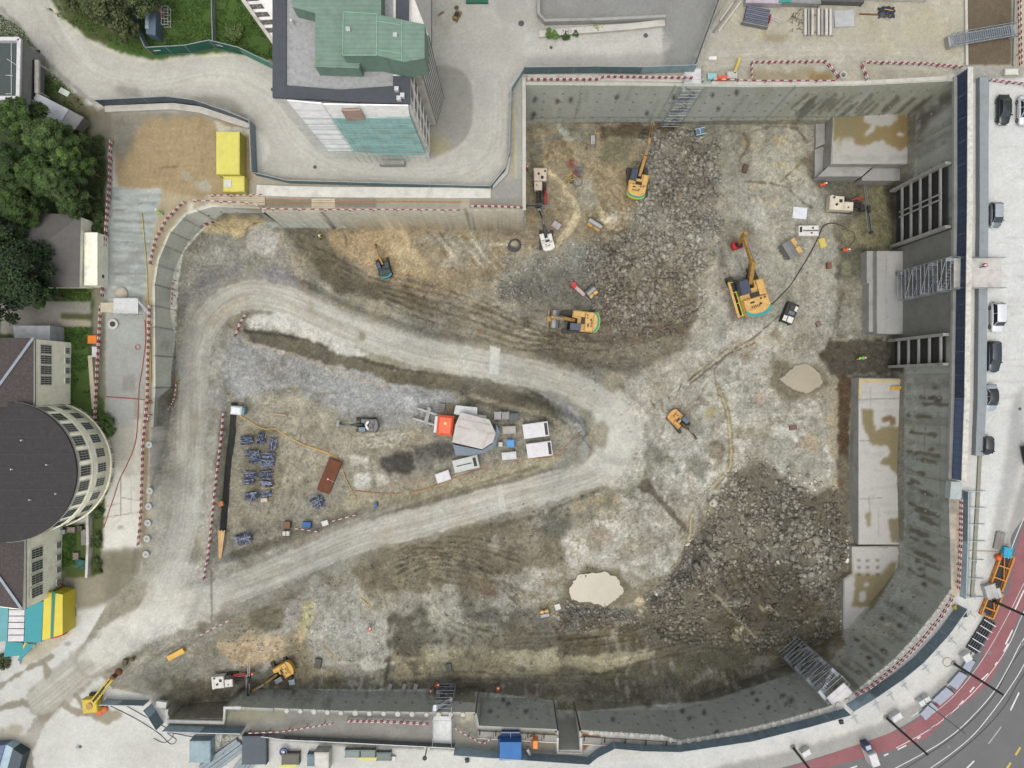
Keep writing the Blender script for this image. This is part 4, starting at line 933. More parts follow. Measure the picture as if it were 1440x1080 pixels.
def wall_run(i0,i1,label,top=.12,thick=.45,inn=.22,caps=False,heads=True):
 idx=[k % len(PIT) for k in range(i0,i1+1)]
 pts=resample([PITW[k] for k in idx],.22);nr=normals(pts)
 hts=[]
 for p,n in zip(pts,nr):
  q=p+n*(inn+.5);hts.append(float(floor_z(np.array([q.x]),np.array([q.y]))[0])-.7)
 hts=[min(hts[max(0,i-6):i+7]) for i in range(len(hts))]
 nz=44;cols=[]
 for p,n,zb in zip(pts,nr,hts):
  zb=min(zb,-.4)
  a=p-n*(thick-inn);b=p+n*inn
  cols.append([(a.x,a.y,-.8),(a.x,a.y,top),(b.x,b.y,top)]+[(b.x,b.y,top+(zb-top)*j/nz) for j in range(1,nz+1)])
 A=np.array(cols)
 o=grid_mesh('retaining_wall',A[:,:,0].T,A[:,:,1].T,A[:,:,2].T,M_WALL)
 o.data.polygons.foreach_set('use_smooth',np.zeros(len(o.data.polygons),bool))
 tag(o,label,'retaining wall','retaining walls round the pit')
 if heads:
  src=None;pp=resample([PITW[k] for k in idx],2.6);hh=[]
  for p,n in list(zip(pp,normals(pp)))[1:-1]:
   q=p+n*(inn+.5);zb=float(floor_z(np.array([q.x]),np.array([q.y]))[0])
   for z in (-2.6,-5.6,-8.6,-11.6):
    if z>zb+1: hh.append((p+n*(inn+.02),n,z))
  for q,n,z in hh[:100]:
   if src is None:
    mb=MB();mb.box(-.02,-.17,-.17,.07,.17,.17);mb.tube([(.07,0,0),(.2,0,0)],.05,8);src=mb.build('anchor_head',mat('anchor_grey',(150,150,142),.7,grime=.5),o);c=src
   else: c=src.copy();col.objects.link(c);c.parent=o
   c.location=(q.x,q.y,z);c.rotation_euler=(0,0,math.atan2(n.y,n.x))
 if caps:
  pp=resample([PITW[k] for k in idx],caps)
  for p,n in list(zip(pp,normals(pp)))[1:-1]:
   q=p-n*.05;r=.36+random.random()*.1;mb=MB()
   mb.cyl(q.x,q.y,top-.1,top+.16+random.random()*.08,r,10,r*.86)
   mb.build('pile_cap',MC,o)
 return o
wall_run(0,4,'tall pale concrete wall on the north side of the pit with diagonal run marks')
wall_run(4,8,'long grey concrete wall below the car park road with rows of seep stains')
wall_run(8,14,'curved stained concrete wall on the south-east corner of the pit',caps=1.5)
wall_run(14,19,'dark grey sprayed concrete wall bending along the south edge of the pit',caps=1.45)
wall_run(19,22,'narrow dark notch wall reaching south behind the two beam seats',heads=False)
wall_run(22,24,'short dark concrete wall under the blue container terrace')
wall_run(24,27,'dark grey piled wall with a row of pale round pile heads',caps=1.9)
wall_run(27,31,'low basin wall beside the drill rig in the south-west corner of the pit',top=.3,heads=False)
wall_run(40,45,'curved wall of pale concrete panels along the west haul road',heads=False)
wall_run(45,47,'low concrete wall in front of the barrier walkway south of the curved road')
wall_run(47,48,'straight wall edge at the west end of the north bay')
# ---- haul road slabs, ledges and foundation blocks in the pit
def slab(name,label,cat,px,z,zb,m,group=None,parts=None,top=None):
 """solid block whose top outline is seen at px (height z)"""
 pts=[(W(a,b,z).x,W(a,b,z).y) for a,b in px]
    # top as a coloured sheet so stains and puddles sit on it
 mb=MB().prism(pts,zb,z);o=mb.build(name,m);tag(o,label,cat,group)
 return o
def top_sheet(name,px,z,parent=None,st=.18,kind=None):
 pts=[(W(a,b,z).x,W(a,b,z).y) for a,b in px]
 x0=min(p[0] for p in pts);x1=max(p[0] for p in pts);y0=min(p[1] for p in pts);y1=max(p[1] for p in pts)
 nx=int((x1-x0)/st)+2;ny=int((y1-y0)/st)+2
 X,Y=np.meshgrid(np.linspace(x0,x1,nx),np.linspace(y0,y1,ny));Z=np.full(X.shape,z)
 return grid_mesh(name,X,Y,Z,M_WALL,kind,parent)
def repaint(fn):
 global LIN
 for k in (0,): fn()
def dolin(sl):
 a=IMG[sl]/255.0;LIN[sl]=np.where(a<=.04045,a/12.92,((a+.055)/1.055) ** 2.4)*KB
# paint block tops into the same canvas first
poly([(1166,158),(1290,158),(1290,232),(1166,232)],(184,182,174),1,1,0)
poly([(1172,160),(1214,160),(1218,174),(1226,176),(1214,190),(1222,192),(1232,176),(1250,178),(1262,168),(1262,160),(1288,160),(1286,202),(1266,212),(1250,204),(1240,197),(1216,204),(1204,202),(1196,192),(1186,191),(1182,206),(1172,200)],(142,126,88),.95,1.2,2)
poly([(1172,162),(1205,162),(1208,190),(1175,200)],(136,130,98),.7,3,3);poly([(1262,162),(1286,162),(1284,200),(1266,206),(1256,190)],(136,112,74),.6,4,3);blob(1266,189,5,3,(190,186,178),1,1,1);poly([(1174,196),(1182,193),(1184,215),(1172,215)],(176,174,160),.8,1,1)
stroke([(1184,222),(1240,224),(1284,220)],8,(160,160,156),.5,2,3,patch=.4);blob(1282,238,4,6,(70,68,60),.8,1,1.5)
poly([(1198,528),(1278,528),(1278,770),(1250,830),(1200,900),(1180,900),(1190,760),(1198,700)],(196,194,189),1,1,0)
for i in range(18): stroke([(1206+RNG.rand()*60,540+i*12),(1214+RNG.rand()*60,540+i*12+RNG.rand()*4)],4,(178,178,172),.5,2,3)
P2=(140,130,98)
poly([(1211,574),(1228,576),(1228,592),(1232,606),(1242,600),(1250,600),(1262,600),(1274,604),(1274,690),(1262,684),(1262,668),(1254,660),(1248,655),(1238,654),(1242,646),(1252,640),(1252,632),(1246,626),(1226,626),(1222,618),(1214,600)],P2,1,1,1.5)
poly([(1240,588),(1252,583),(1260,588),(1260,598),(1252,600),(1250,592),(1240,594)],(128,112,84),1,1,1);poly([(1268,600),(1276,600),(1276,760),(1270,780),(1254,762),(1248,732),(1264,726),(1268,690)],(134,124,98),.9,1,1.5)
poly([(1216,722),(1224,720),(1224,740),(1219,742)],P2,.8,1,1.5);stroke([(1222,700),(1224,730)],1,(150,144,132),.8,.5,.3);stroke([(1236,714),(1236,755)],1,(150,144,132),.8,.5,.3)
poly([(1188,800),(1202,806),(1240,808),(1252,790),(1262,790),(1258,820),(1244,840),(1215,880),(1192,896),(1185,880),(1196,862),(1200,820)],P2,.95,1.5,2);poly([(1187,812),(1200,806),(1202,830),(1196,856),(1216,852),(1222,858),(1206,880),(1192,896),(1184,892)],(192,191,188),1,1,2);blob(1218,822,4,3,(192,190,186),1,1,1);blob(1214,838,6,8,(190,189,184),1,1,2)
poly([(1196,762),(1262,762),(1262,770),(1196,770)],(200,198,190),.5,1,1)
for yy in (788,798,808):
 for xx in (1208,1220,1234): blob(xx,yy,2.4,1.4,(80,78,70),.9,.6,.4)
for s in ([(1206,562),(1276,560)],[(1208,620),(1245,618)],[(1208,702),(1240,700)],[(1224,545),(1224,625)]): stroke(s,1.2,(120,116,106),.7,.5,.3)
stroke([(1207,570),(1207,720)],2.4,(226,226,222),.8,.6,.4);stroke([(1206,768),(1272,764)],2.2,(214,212,204),.9,.6,.4)
poly([(1226,350),(1286,350),(1286,472),(1226,472)],(170,170,165),1,1,0);blob(1262,372,16,20,(190,189,184),.6,4,4);stroke(smooth([(1247,360),(1245,400),(1247,440),(1245,468)]),1.4,(140,132,122),.6,.8,.8,patch=.4);blob(1262,385,2.2,4,(80,78,72),.9,.8,.6,-.6);blob(1265,425,20,34,(158,160,158),.5,5,5)
dolin(_box(1150,150,1300,910))
nb=slab('foundation_block','square foundation block in the north-east corner with a brown puddle on top','foundation block',[(1172,160),(1292,160),(1287,231),(1225,231),(1168,231)],-12.0,-17.5,MCG,'foundation blocks along the east wall')
top_sheet('block_top',[(1172,160),(1287,160),(1285,230),(1171,230)],-11.99,nb)
MB().prism([(W(a,b,-13.4).x,W(a,b,-13.4).y) for a,b in ((1150,248),(1212,248),(1228,233),(1166,233))],-17.5,-13.4).build('step',MCG,nb)
MB().prism([(W(a,b,-14.2).x,W(a,b,-14.2).y) for a,b in ((1212,254),(1272,254),(1280,236),(1228,236),(1212,250))],-17.5,-14.2).build('step',MCG,nb)
MB().prism([(W(a,b,-14.6).x,W(a,b,-14.6).y) for a,b in ((1147,170),(1160,170),(1160,202),(1147,208))],-17.5,-14.6).build('step',MCG,nb)
MB().prism([(W(a,b,-15).x,W(a,b,-15).y) for a,b in ((1146,210),(1158,206),(1158,242),(1146,250))],-17.5,-15).build('step',MCG,nb)
mbk=slab('foundation_block','upright foundation block under the long scaffold stair with a thin pipe across it','foundation block',[(1233,353),(1285,353),(1285,470),(1233,469)],-12.4,-17,MCG,'foundation blocks along the east wall')
top_sheet('block_top',[(1234,354),(1284,354),(1284,469),(1234,469)],-12.39,mbk)
MB().prism([(W(a,b,-13.6).x,W(a,b,-13.6).y) for a,b in ((1219,353),(1231,353),(1231,466),(1222,467),(1222,399),(1219,398))],-17,-13.6).build('step',MCG,mbk)
es=slab('foundation_slab','long pale slab at the foot of the east wall with puddles and dark outlines','slab',[(1207,531),(1279,532),(1279,766),(1207,766)],-13.2,-18.5,MCG)
top_sheet('slab_top',[(1208,533),(1278,533),(1278,765),(1208,765)],-13.19,es)
for a in (([(1208,532),(1272,534),(1272,538),(1211,538),(1211,560),(1207,560)],(206,190,140)),):
 MB().prism([(W(p,q,-13).x,W(p,q,-13).y) for p,q in a[0]],-13.15,-12.95).build('formwork_board',mat('ply',(200,186,142),.7),es)
ls=slab('foundation_slab','lower slab patch with wet outlines south of the long east slab','slab',[(1198,769),(1268,767),(1262,800),(1246,838),(1216,878),(1190,896),(1186,880),(1186,814),(1198,806)],-13.26,-17,MCG)
ls.data.materials[0]=M_WALL;ls.data.update();_c=np.array([v.co[:] for v in ls.data.vertices]);colour_mesh(ls.data,_c)
_p=[(1200,770),(1266,769),(1260,800),(1245,836),(1216,876),(1191,893),(1188,880),(1188,815),(1200,807)];_P2=[(W(a,b,-13.25).x,W(a,b,-13.25).y) for a,b in _p]
_X,_Y=np.meshgrid(np.arange(min(q[0] for q in _P2),max(q[0] for q in _P2),.18),np.arange(min(q[1] for q in _P2),max(q[1] for q in _P2),.18))
_in=inpoly(_X,_Y,_P2);_v={};_vs=[];_fs=[]
for _j in range(_X.shape[0]-1):
 for _i in range(_X.shape[1]-1):
  if _in[_j,_i] and _in[_j,_i+1] and _in[_j+1,_i] and _in[_j+1,_i+1]:
   q=[]
   for a,b in ((_j,_i),(_j,_i+1),(_j+1,_i+1),(_j+1,_i)):
    if (a,b) not in _v: _v[(a,b)]=len(_vs);_vs.append((float(_X[a,b]),float(_Y[a,b]),-13.24))
    q.append(_v[(a,b)])
   _fs.append(tuple(q))
_o=MB().add(_vs,_fs).build('slab_top',M_WALL,ls);colour_mesh(_o.data,np.array(_vs))
# yellow beam and small formwork lying on the slab
def beam(label,a,b,z,w,h,m,cat='beam',name='beam',group=None):
 A=W(a[0],a[1],z);B=W(b[0],b[1],z);c=(A+B)/2;L=(B-A).length;r=math.atan2(B.y-A.y,B.x-A.x)
 mb=MB();mb.box(-L/2,-w/2,0,L/2,w/2,h*.18);mb.box(-L/2,-w/2,h*.82,L/2,w/2,h);mb.box(-L/2+.01,-w*.2,h*.18,L/2-.01,w*.2,h*.82)
 o=mb.build(name,m);o.location=(c.x,c.y,z);o.rotation_euler=(0,0,r);tag(o,label,cat,group);return o
MY=mat('yellow_paint',(232,180,60),.45,var=.1,grime=.35)
beam('yellow steel beam lying on the north end of the long pale slab',(1252,546),(1274,545),-13.15,.55,.35,MY)
# ---- waler bays in the east wall
def bay(y0,y1,label,zs,n):
 t=thing('strutted_bay',label,'bracing',W(1343,(y0+y1)/2,0),0,'braced openings in the east wall')
 X=PITW[4][0] if y0<400 else W(1340,500).x
 X=W(1343,y0).x-.3 if y0<400 else W(1340,y0).x-.3
 o=t.location
 ya=W(0,y0).y*1.0;yb=W(0,y1).y
 MB().box(X-.12-o.x,yb-o.y,-14.5,X-.02-o.x,ya-o.y,-1.2).build('bay_back',mat('bay_shade',(44,46,44),.9,scale=.8,grime=.4,grime_c=(90,86,74)),t)  # near-black panel colours in the shade of a recess that isn't cut
 for k in range(n):
  z=zs[0]+(zs[1]-zs[0])*k/(n-1)
  mb=MB();mb.box(X-.62-o.x,yb-o.y+.1,z-.15,X-.32-o.x,ya-o.y-.1,z+.15)
  mb.box(X-.7-o.x,yb-o.y,z-.25,X-.2-o.x,yb-o.y+.3,z+.25);mb.build('waler',MCG,t)
 if y0<400:
  for yy in (y0+40,y0+48):
   Y=W(0,yy).y-o.y;MB().box(X-.8-o.x,Y-.1,-12.5,X-.64-o.x,Y+.1,-1.5).build('strut',MCG,t)
 for Y in (ya,yb):
  MB().box(X-.95-o.x,Y-.2-o.y,-15,X+.1-o.x,Y+.2-o.y,-.3).build('pilaster',MCG,t)
bay(228,318,'dark opening with five pale walers and struts below the north end of the navy fence',(-2.2,-12.2),5)
bay(470,512,'smaller dark opening with five walers just above the dark gravel hollow',(-1.6,-12.6),5)
# wall slabs that sit proud of the bays
MB().box(W(1343,335).x-.55,W(0,470).y+.25,-14.5,W(1341,470).x-.2,W(0,320).y-.25,-.05).build('wall_panel',MCD)
tag(bpy.data.objects['wall_panel'],'grey wall panel standing proud between the two dark braced openings','wall')
#  site fences, barriers
def fence(px,label,h=2.0,mp=None,post=2.5,brace=0,z0=0.0,rail=True,m_post=None,th=.06,cat='fence',group='hoardings round the site',name='hoarding',skirt=None,cap=None):
 """panels between posts; braces on side +1/-1 (right/left of travel)"""
 P=[Vector(W(a,b,z0).xy) for a,b in px];o0=P[0].copy();P=[p-o0 for p in P]
 t=thing(name,label,cat,(o0.x,o0.y,z0),0,group)
 m_post=m_post or mat('galv_steel',(176,184,190),.45,.6,grime=.2)
 body=MB()
 for a,b in zip(P[:-1],P[1:]):
  L=(b-a).length;n=max(1,int(L/post+.5));d=(b-a)/L
  for i in range(n):
   p=a+d*(L*i/n+.03);q=a+d*(L*(i+1)/n-.03)
   body.bar((p.x,p.y,h/2+.02),(q.x,q.y,h/2+.02),th,h-.06)
  body.build('panel',mp,t)
 if rail:
  for z in (h,.12):
   rb=MB()
   for a,b in zip(P[:-1],P[1:]): rb.bar((a.x,a.y,z),(b.x,b.y,z),.09,.09)
   rb.build('rail',m_post,t)
 if cap:
  mb=MB()
  for a,b in zip(P[:-1],P[1:]): mb.bar((a.x,a.y,h+.08),(b.x,b.y,h+.08),cap[0],.12)
  mb.build('cap',cap[1],t)
 pl=resample([tuple(p) for p in P],post)[:98];nn=normals(pl)
 src=None
 for p,n in zip(pl,nn):
  if src is None:
   mb=MB();mb.box(-.05,-.05,0,.05,.05,h+.08);src=mb.build('post',m_post,t);o=src
  else: o=src.copy();col.objects.link(o);o.parent=t
  o.location=(p.x,p.y,0)
 if brace:
  src=None
  for p,n in zip(pl,nn):
   if src is None:
    mb=MB();mb.bar((0,0,h*.75),(3.3,0,.06),.07);mb.bar((0,0,.06),(3.3,0,.06),.08);mb.bar((2.2,-.5,.05),(2.2,.5,.05),.06)
    src=mb.build('brace',m_post,t);o=src
   else: o=src.copy();col.objects.link(o);o.parent=t
   v=n*brace;o.location=(p.x,p.y,0);o.rotation_euler=(0,0,math.atan2(v.y,v.x))
 return t
TEAL=striped('teal_mesh',(140,168,172),2,4.0,.85,.6);GRN=mat('green_banner',(64,140,118),.6,grime=.15)
BLU=striped('blue_grey_panel',(176,202,214),0,1.2,.88,.5);NAVY=striped('navy_panel',(92,112,148),1,.35,.8,.4)
GLS=striped('smoky_panel',(116,138,150),0,.4,.8,.3)
fence([(147,150),(245,145),(284,150),(330,166),(359,178),(362,247)],'grey-blue mesh fence on a pale kerb along the sand yard',2.4,GLS,3.0)
fence([(362,247),(408,258),(690,266),(711,240),(716,218),(719,130),(737,102)],'grey-blue mesh fence curving round the bend of the pale road',1.6,TEAL,3.0)
fence([(737,104),(840,103),(900,104),(975,101)],'teal mesh fence above the north wall of the pit',2.2,TEAL,3.2)
fence([(976,94),(1010,0),(1025,-40)],'grey fence slanting up beside the dark asphalt ramp',2.0,GLS,3)
g=fence([(217,78),(270,75),(304,68),(345,78),(386,98)],'dark green banner fence along the lawn north of the curved road',2.4,GRN,3.4)
for a, r in (((221,77.7),.05),((308,68.9),-.22)):   # small red mark and line of white lettering on the banner
 q=W(*a,0)-g.location
 MB().box(q.x,q.y-.1,1.35,q.x+.22,q.y-.05,1.6,r,(q.x,q.y)).build('emblem',mat('banner_red',(206,44,48),.5),g)
 for k in range(7): MB().box(q.x+.3+k*.14,q.y-.1,1.4,q.x+.4+k*.14,q.y-.05,1.56,r,(q.x,q.y)).build('letter',mat('banner_white',(240,240,236),.5),g)
fence([(198,12),(200,45),(215,76)],'pale blue-grey hoarding short run beside the garden shed',2.3,mat('pale_blue',(150,172,180),.6),2.5)
fence([(302,0),(304,66)],'thin wire fence line crossing the lawn',1.2,mat('wire',(150,160,150),.6),3,rail=True,th=.015)
# concrete kerb under the first fence
def ribbon(name,label,cat,px,w,h,m,z0=0.0,group=None,kind=None,zz=None):
 P=[Vector(W(a,b,z0).xy) for a,b in px];mb=MB();nn=normals(P)
 A=[p+n*w/2 for p,n in zip(P,nn)];B=[p-n*w/2 for p,n in zip(P,nn)]
 vs=[];fs=[]
 for a,b in zip(A,B): vs+=[(a.x,a.y,z0),(b.x,b.y,z0),(b.x,b.y,z0+h),(a.x,a.y,z0+h)]
 for i in range(len(P)-1):
  k=i*4;fs+=[(k+3,k+2,k+6,k+7),(k,k+3,k+7,k+4),(k+2,k+1,k+5,k+6)]
 fs+=[(0,1,2,3),(len(vs)-1,len(vs)-2,len(vs)-3,len(vs)-4)]
 o=mb.add(vs,fs).build(name,m);tag(o,label,cat,group,kind);return o
ribbon('concrete_beam','pale concrete beam along the north edge of the sand yard','beam',[(150,155),(245,151),(284,156),(326,170),(352,178)],.9,.5,MC)
ribbon('concrete_beam','white concrete beam below the fence on the road bend','beam',[(362,268),(408,270),(470,271),(640,272),(690,272)],1.5,.35,mat('white_concrete',(222,220,210),.8,grime=.3))
ribbon('concrete_beam','short concrete upstand at the corner of the road bend','beam',[(693,264),(712,244),(716,222)],.5,.6,MC)
ribbon('concrete_beam','narrow pale coping along the west edge of the north bay','beam',[(737,110),(737,296)],.5,.3,MC)
ribbon('concrete_beam','pale coping strip above the north wall behind the red and white rails','beam',[(742,110),(860,110),(972,112)],.9,.2,MC)
ribbon('concrete_beam','rough pale kerb of the north-east wall top','beam',[(1000,117),(1100,118),(1200,117),(1330,110)],.5,.16,MC)
# navy fence on the east edge
fence([(1344.6,108),(1343.8,300),(1340,560),(1336,672)],'tall navy panel fence on the east edge of the pit with a white cap',3.0,NAVY,3.4,group=None,m_post=mat('grey_frame',(120,134,144),.5),cap=(.75,mat('white_cap',(214,212,202),.6,var=.2,grime=.5,scale=2)))
ribbon('base_beam','grey base beam running inside the navy fence','beam',[(1341,110),(1341,300),(1337,560),(1333,672)],.45,.5,MCG)
ribbon('sheet_cladding','pale blue-grey sheet strip behind the navy fence beside the parked cars','cladding',[(1378,112),(1378,300),(1375,560),(1372,640)],1.25,.9,mat('blue_sheet',(148,157,160),.5,var=.06,grime=.3))
ribbon('kerb_beam','narrow olive-grey kerb beam beside the pale parking strip','kerb',[(1387,108),(1385,300),(1380,560),(1377,640),(1374,700),(1366,840)],.5,.25,mat('olive_kerb',(150,150,136),.8))
bx=ribbon('cover_sheet','pale sheet cover at the south end of the navy fence','cover',[(1338,676),(1336,700)],1.6,1.2,mat('sheet_cover',(176,186,186),.6))
# hoarding on the south-east curve
fence([(1353.6,690),(1352.8,760),(1350,838)],'blue-grey hoarding from the navy fence down to the curve',1.3,BLU,2.4,-1,m_post=mat('pale_rail',(186,196,200),.5),group='blue-grey hoardings round the south rim')
fence([(1346,850),(1320,886),(1286,923),(1258,946),(1220,972),(1190,990)],'blue-grey hoarding on the south-east curve between the barrier and the pale track',2.3,BLU,2.6,-1,m_post=mat('pale_rail',(186,196,200),.5),group='blue-grey hoardings round the south rim')
fence([(1186,996),(1130,1012),(1050,1032),(952,1046.5),(900,1045.5),(862,1042),(838,1054),(826,1064),(740,1058),(640,1051)],'blue-grey hoarding winding along the south rim of the pit',2.2,BLU,2.6,0,m_post=mat('pale_rail',(186,196,200),.5),group='blue-grey hoardings round the south rim')
fence([(640,1046),(560,1042),(480,1038),(400,1034),(372,1030)],'long grey low hoarding behind the skips on the south side',1.2,mat('grey_board',(150,152,148),.7),3.0,0,group='blue-grey hoardings round the south rim')
fence([(345,1022),(290,1021),(238,1019)],'blue-grey hoarding south of the low basin',2.0,BLU,2.6,group='blue-grey hoardings round the south rim')
fence([(230,1016),(220,1000),(213,990)],'steep blue-grey hoarding piece at the south-west corner of the pit',2.2,BLU,2.6,group='blue-grey hoardings round the south rim')
fence([(210,984.6),(175,984),(150,983.2)],'blue-grey hoarding beside the yellow crane arm',1.8,BLU,2.6,group='blue-grey hoardings round the south rim')
MRW=mat('barrier_white',(216,208,206),.5,var=.05,grime=.15);MRR=mat('barrier_red',(150,52,56),.5,var=.1,grime=.15)
def barrier(px,label,z=None,h=1.0,seg=.9,rows=(1.0,.55),w=.05,bh=.17,group='red and white barriers'):
 P=[W(a,b,0) if z==0 else (at(a,b) if z is None else W(a,b,z)) for a,b in px]
    # resample keeping level
 Q=[P[0]]
 for a,b in zip(P[:-1],P[1:]):
  n=max(1,int((b-a).length/seg+.5))
  for i in range(1,n+1):
   q=a+(b-a)*i/n
   if z is None: q.z=gz(q.x,q.y)
   Q.append(q)
 o0=Q[0];t=thing('barrier',label,'barrier',o0,0,group);Q=[q-o0 for q in Q]
 R_=[Q[0]]
 for a,b in zip(Q[:-1],Q[1:]): R_+=[(a+b)/2,b]
 nn=normals([q.xy for q in R_])
 for r in rows:
  vs=[];fs=[]
  for q,n in zip(R_,nn):
   e=Vector((n.x,n.y,0))*.055;u=Vector((0,0,h*r-bh/2));v=Vector((0,0,h*r+bh/2));vs+=[q+u-e,q+u+e,q+v+e,q+v-e]
  for i in range(len(R_)-1):
   k=4*i
   for j in range(4): fs.append((k+j,k+(j+1) % 4,k+4+(j+1) % 4,k+4+j))
  fs+=[(3,2,1,0),(len(vs)-4,len(vs)-3,len(vs)-2,len(vs)-1)]
  o=MB().add(vs,fs).build('board',MRW,t);o.data.materials.append(MRR)
  o.data.polygons.foreach_set('material_index',[(i // 4) % 2 for i in range(len(fs)-2)]+[0,0])
 src=None
 for q in Q[::3][:60]:
  if src is None:
   mb=MB();mb.box(-.04,-.04,-.1,.04,.04,h+.1);src=mb.build('post',MRR,t);o=src
  else: o=src.copy();col.objects.link(o);o.parent=t
  o.location=q
 return t
barrier([(741,115),(840,115),(848,111),(972,113)],'red and white rails along the north wall beside the teal fence',0)
barrier([(1000,115),(1060,117),(1075,117),(1170,117)],'faded red and white rail on the edge of the north wall',0,rows=(.9,),seg=1.2)
barrier([(1054,115),(1055,91),(1158,90),(1176,112)],'red and white rail boxing in the strip by the concrete ring',0)
barrier([(1216,114),(1208,95),(1212,91),(1300,93),(1348,98)],'red and white double rail towards the earth deck',0)
barrier([(1388,116),(1440,122)],'red and white rail behind the black parked car',0)
barrier([(1428,0),(1430,95)],'red and white rail at the top right corner',0)
barrier([(160,200),(158,262),(152,340),(148,418)],'red and white rail west of the sprayed concrete apron',0,rows=(1.0,.5))
barrier([(146,430),(142,500),(139,560),(138,600)],'red and white rail along the small garden hedge',0)
barrier([(262,286),(238,310),(222,340),(215,372)],'red and white rail above the curved concrete panels',0)
barrier([(275,284),(300,285),(360,288),(372,296),(470,297),(560,297),(648,298)],'red and white rail above the low north-west wall',0,rows=(1.0,),seg=1.2)
barrier([(662,292),(700,292),(735,294)],'red and white rail beside the corner of the north bay',0)
barrier([(300,277),(345,277),(372,276)],'red and white rail in front of the yellow containers',0,rows=(1.0,))
barrier([(214,430),(212,500),(211,560),(205,620),(202,720),(198,765)],'long red and white rail along the western rim',0)
barrier([(308,304),(294,311),(284,320)],'red and white rail on the tan mud corner',seg=.8)
barrier([(248,395),(246,430)],'short red and white rail at the foot of the west panels',seg=.8,rows=(1.0,))
barrier([(252,540),(250,560),(232,585),(228,592)],'red and white rail bent round the hose at the west wall',seg=.8,rows=(1.0,))
barrier([(348,443),(340,456),(333,474)],'red and white rail on the inner bend of the haul road',seg=.9)
barrier([(317,580),(311,640),(304,700),(296,780),(290,812)],'long red and white rail west of the rebar yard',seg=.9)
barrier([(468,732),(506,722)],'red and white plank on the verge of the lower haul road',seg=1.0,rows=(.6,),bh=.24)
barrier([(416,742),(452,747)],'red and white plank next to the blue box',seg=1.0,rows=(.6,),bh=.24)
barrier([(285,890),(330,867)],'red and white rail at the edge of the ramp',seg=1.0,rows=(1.0,))
barrier([(353,1026),(400,1024),(450,1016),(472,1012)],'red and white rail slanting across the south terrace',0,rows=(1.0,))
barrier([(490,1010),(540,1011),(604,1014)],'red and white rail behind the pale pile heads',0)
barrier([(640,1020),(660,1032),(680,1042),(692,1034)],'red and white rail kinked beside the blue container',0,rows=(.8,),seg=.8)
barrier([(1347,700),(1346,760),(1343,826)],'red and white double rail on the straight part of the east rim',0,seg=.8)
barrier([(1336,836),(1318,866),(1290,900),(1258,932),(1222,962),(1200,974)],'red and white double rail on the south-east curve',0,seg=.8)
barrier([(1275,425),(1276,462)],'red and white rail on the foundation block below the long stair',-12.4,seg=.7)
barrier([(77,820),(82,852),(86,866)],'red and white rail leaning beside the yellow tent',0,seg=.7);barrier([(88,815),(92,840),(97,864)],'second red and white rail next to the grey ladders by the yellow tent',0,seg=.7)
#  machines
YEL=mat('machine_yellow',(222,178,104),.55,var=.16,grime=.6,scale=2.4,grime_c=(140,118,82));YEL2=mat('arm_yellow',(186,146,78),.6,var=.2,grime=.6,scale=3)
DKM=mat('dark_steel',(58,58,56),.6,.3,grime=.4);TRK=mat('track_steel',(84,80,72),.8,.2,grime=.6,scale=3)
GLASS=mat('dark_glass',(42,56,82),.15,var=.1,bump=0,grime=.25,spec=.6);CABG=mat('cab_glass',(24,34,44),.12,bump=0,grime=.1,spec=.7)
GREEN=mat('green_stripe',(40,150,120),.5);TEALP=mat('teal_stripe',(38,160,160),.5);WHT=mat('machine_white',(232,230,222),.45,var=.08,grime=.35,scale=2)
CREAM=mat('machine_cream',(226,218,196),.5,grime=.35);STEEL=mat('bare_steel',(150,152,150),.45,.5,grime=.4);REDP=mat('red_paint',(196,48,52),.5,grime=.3)
LIME=mat('lime_stripe',(206,214,60),.5);RUST=mat('rust',(124,74,50),.85,grime=.4)
def track_part(t,s,side,L=4.9,w=.62,h=.95,gauge=1.35,m=None):
 o=bpy.data.objects.new('track',None) if False else None
 mb=MB();y=side*gauge;prof=[(-L/2+.3,0),(L/2-.3,0),(L/2,.35),(L/2-.05,h-.25),(L/2-.45,h),(-L/2+.45,h),(-L/2+.05,h-.25),(-L/2,.35)]
 mb.xz([(a*s,b*s) for a,b in prof],(y-w/2)*s,(y+w/2)*s)
 n=int(L/.2)
 for i in range(n):
  x=-L/2+.4+(L-.8)*i/(n-1);mb.box((x-.07)*s,(y-w/2-.03)*s,h*s,(x+.05)*s,(y+w/2+.03)*s,(h+.05)*s)
 return mb.build('track',m or TRK,t)
def bucket(w,s=1.0):
 """open digging bucket, mouth towards -x/up, hinge at origin"""
 mb=MB();th=.06*s
 prof=[(0,.25),(.75,.1),(1.05,-.35),(.95,-.85),(.5,-1.1),(-.1,-1.0)]
 for a,b in zip(prof[:-1],prof[1:]):
  mb.add([(a[0]*s,-w/2,a[1]*s),(b[0]*s,-w/2,b[1]*s),(b[0]*s,w/2,b[1]*s),(a[0]*s,w/2,a[1]*s)],[(0,1,2,3)])
  mb.add([((a[0]-.07)*s,-w/2,(a[1]-.03)*s),((b[0]-.07)*s,-w/2,(b[1]+.05)*s),((b[0]-.07)*s,w/2,(b[1]+.05)*s),((a[0]-.07)*s,w/2,(a[1]-.03)*s)],[(3,2,1,0)])
 pp=[(x*s,z*s) for x,z in prof]
 mb.xz(pp,-w/2-th,-w/2);mb.xz(pp,w/2,w/2+th)
 for i in range(5):
  y=-w/2+w*(i+.5)/5;mb.box((-.4)*s,y-.07*s,-1.05*s,(-.05)*s,y+.07*s,-.93*s)
 return mb
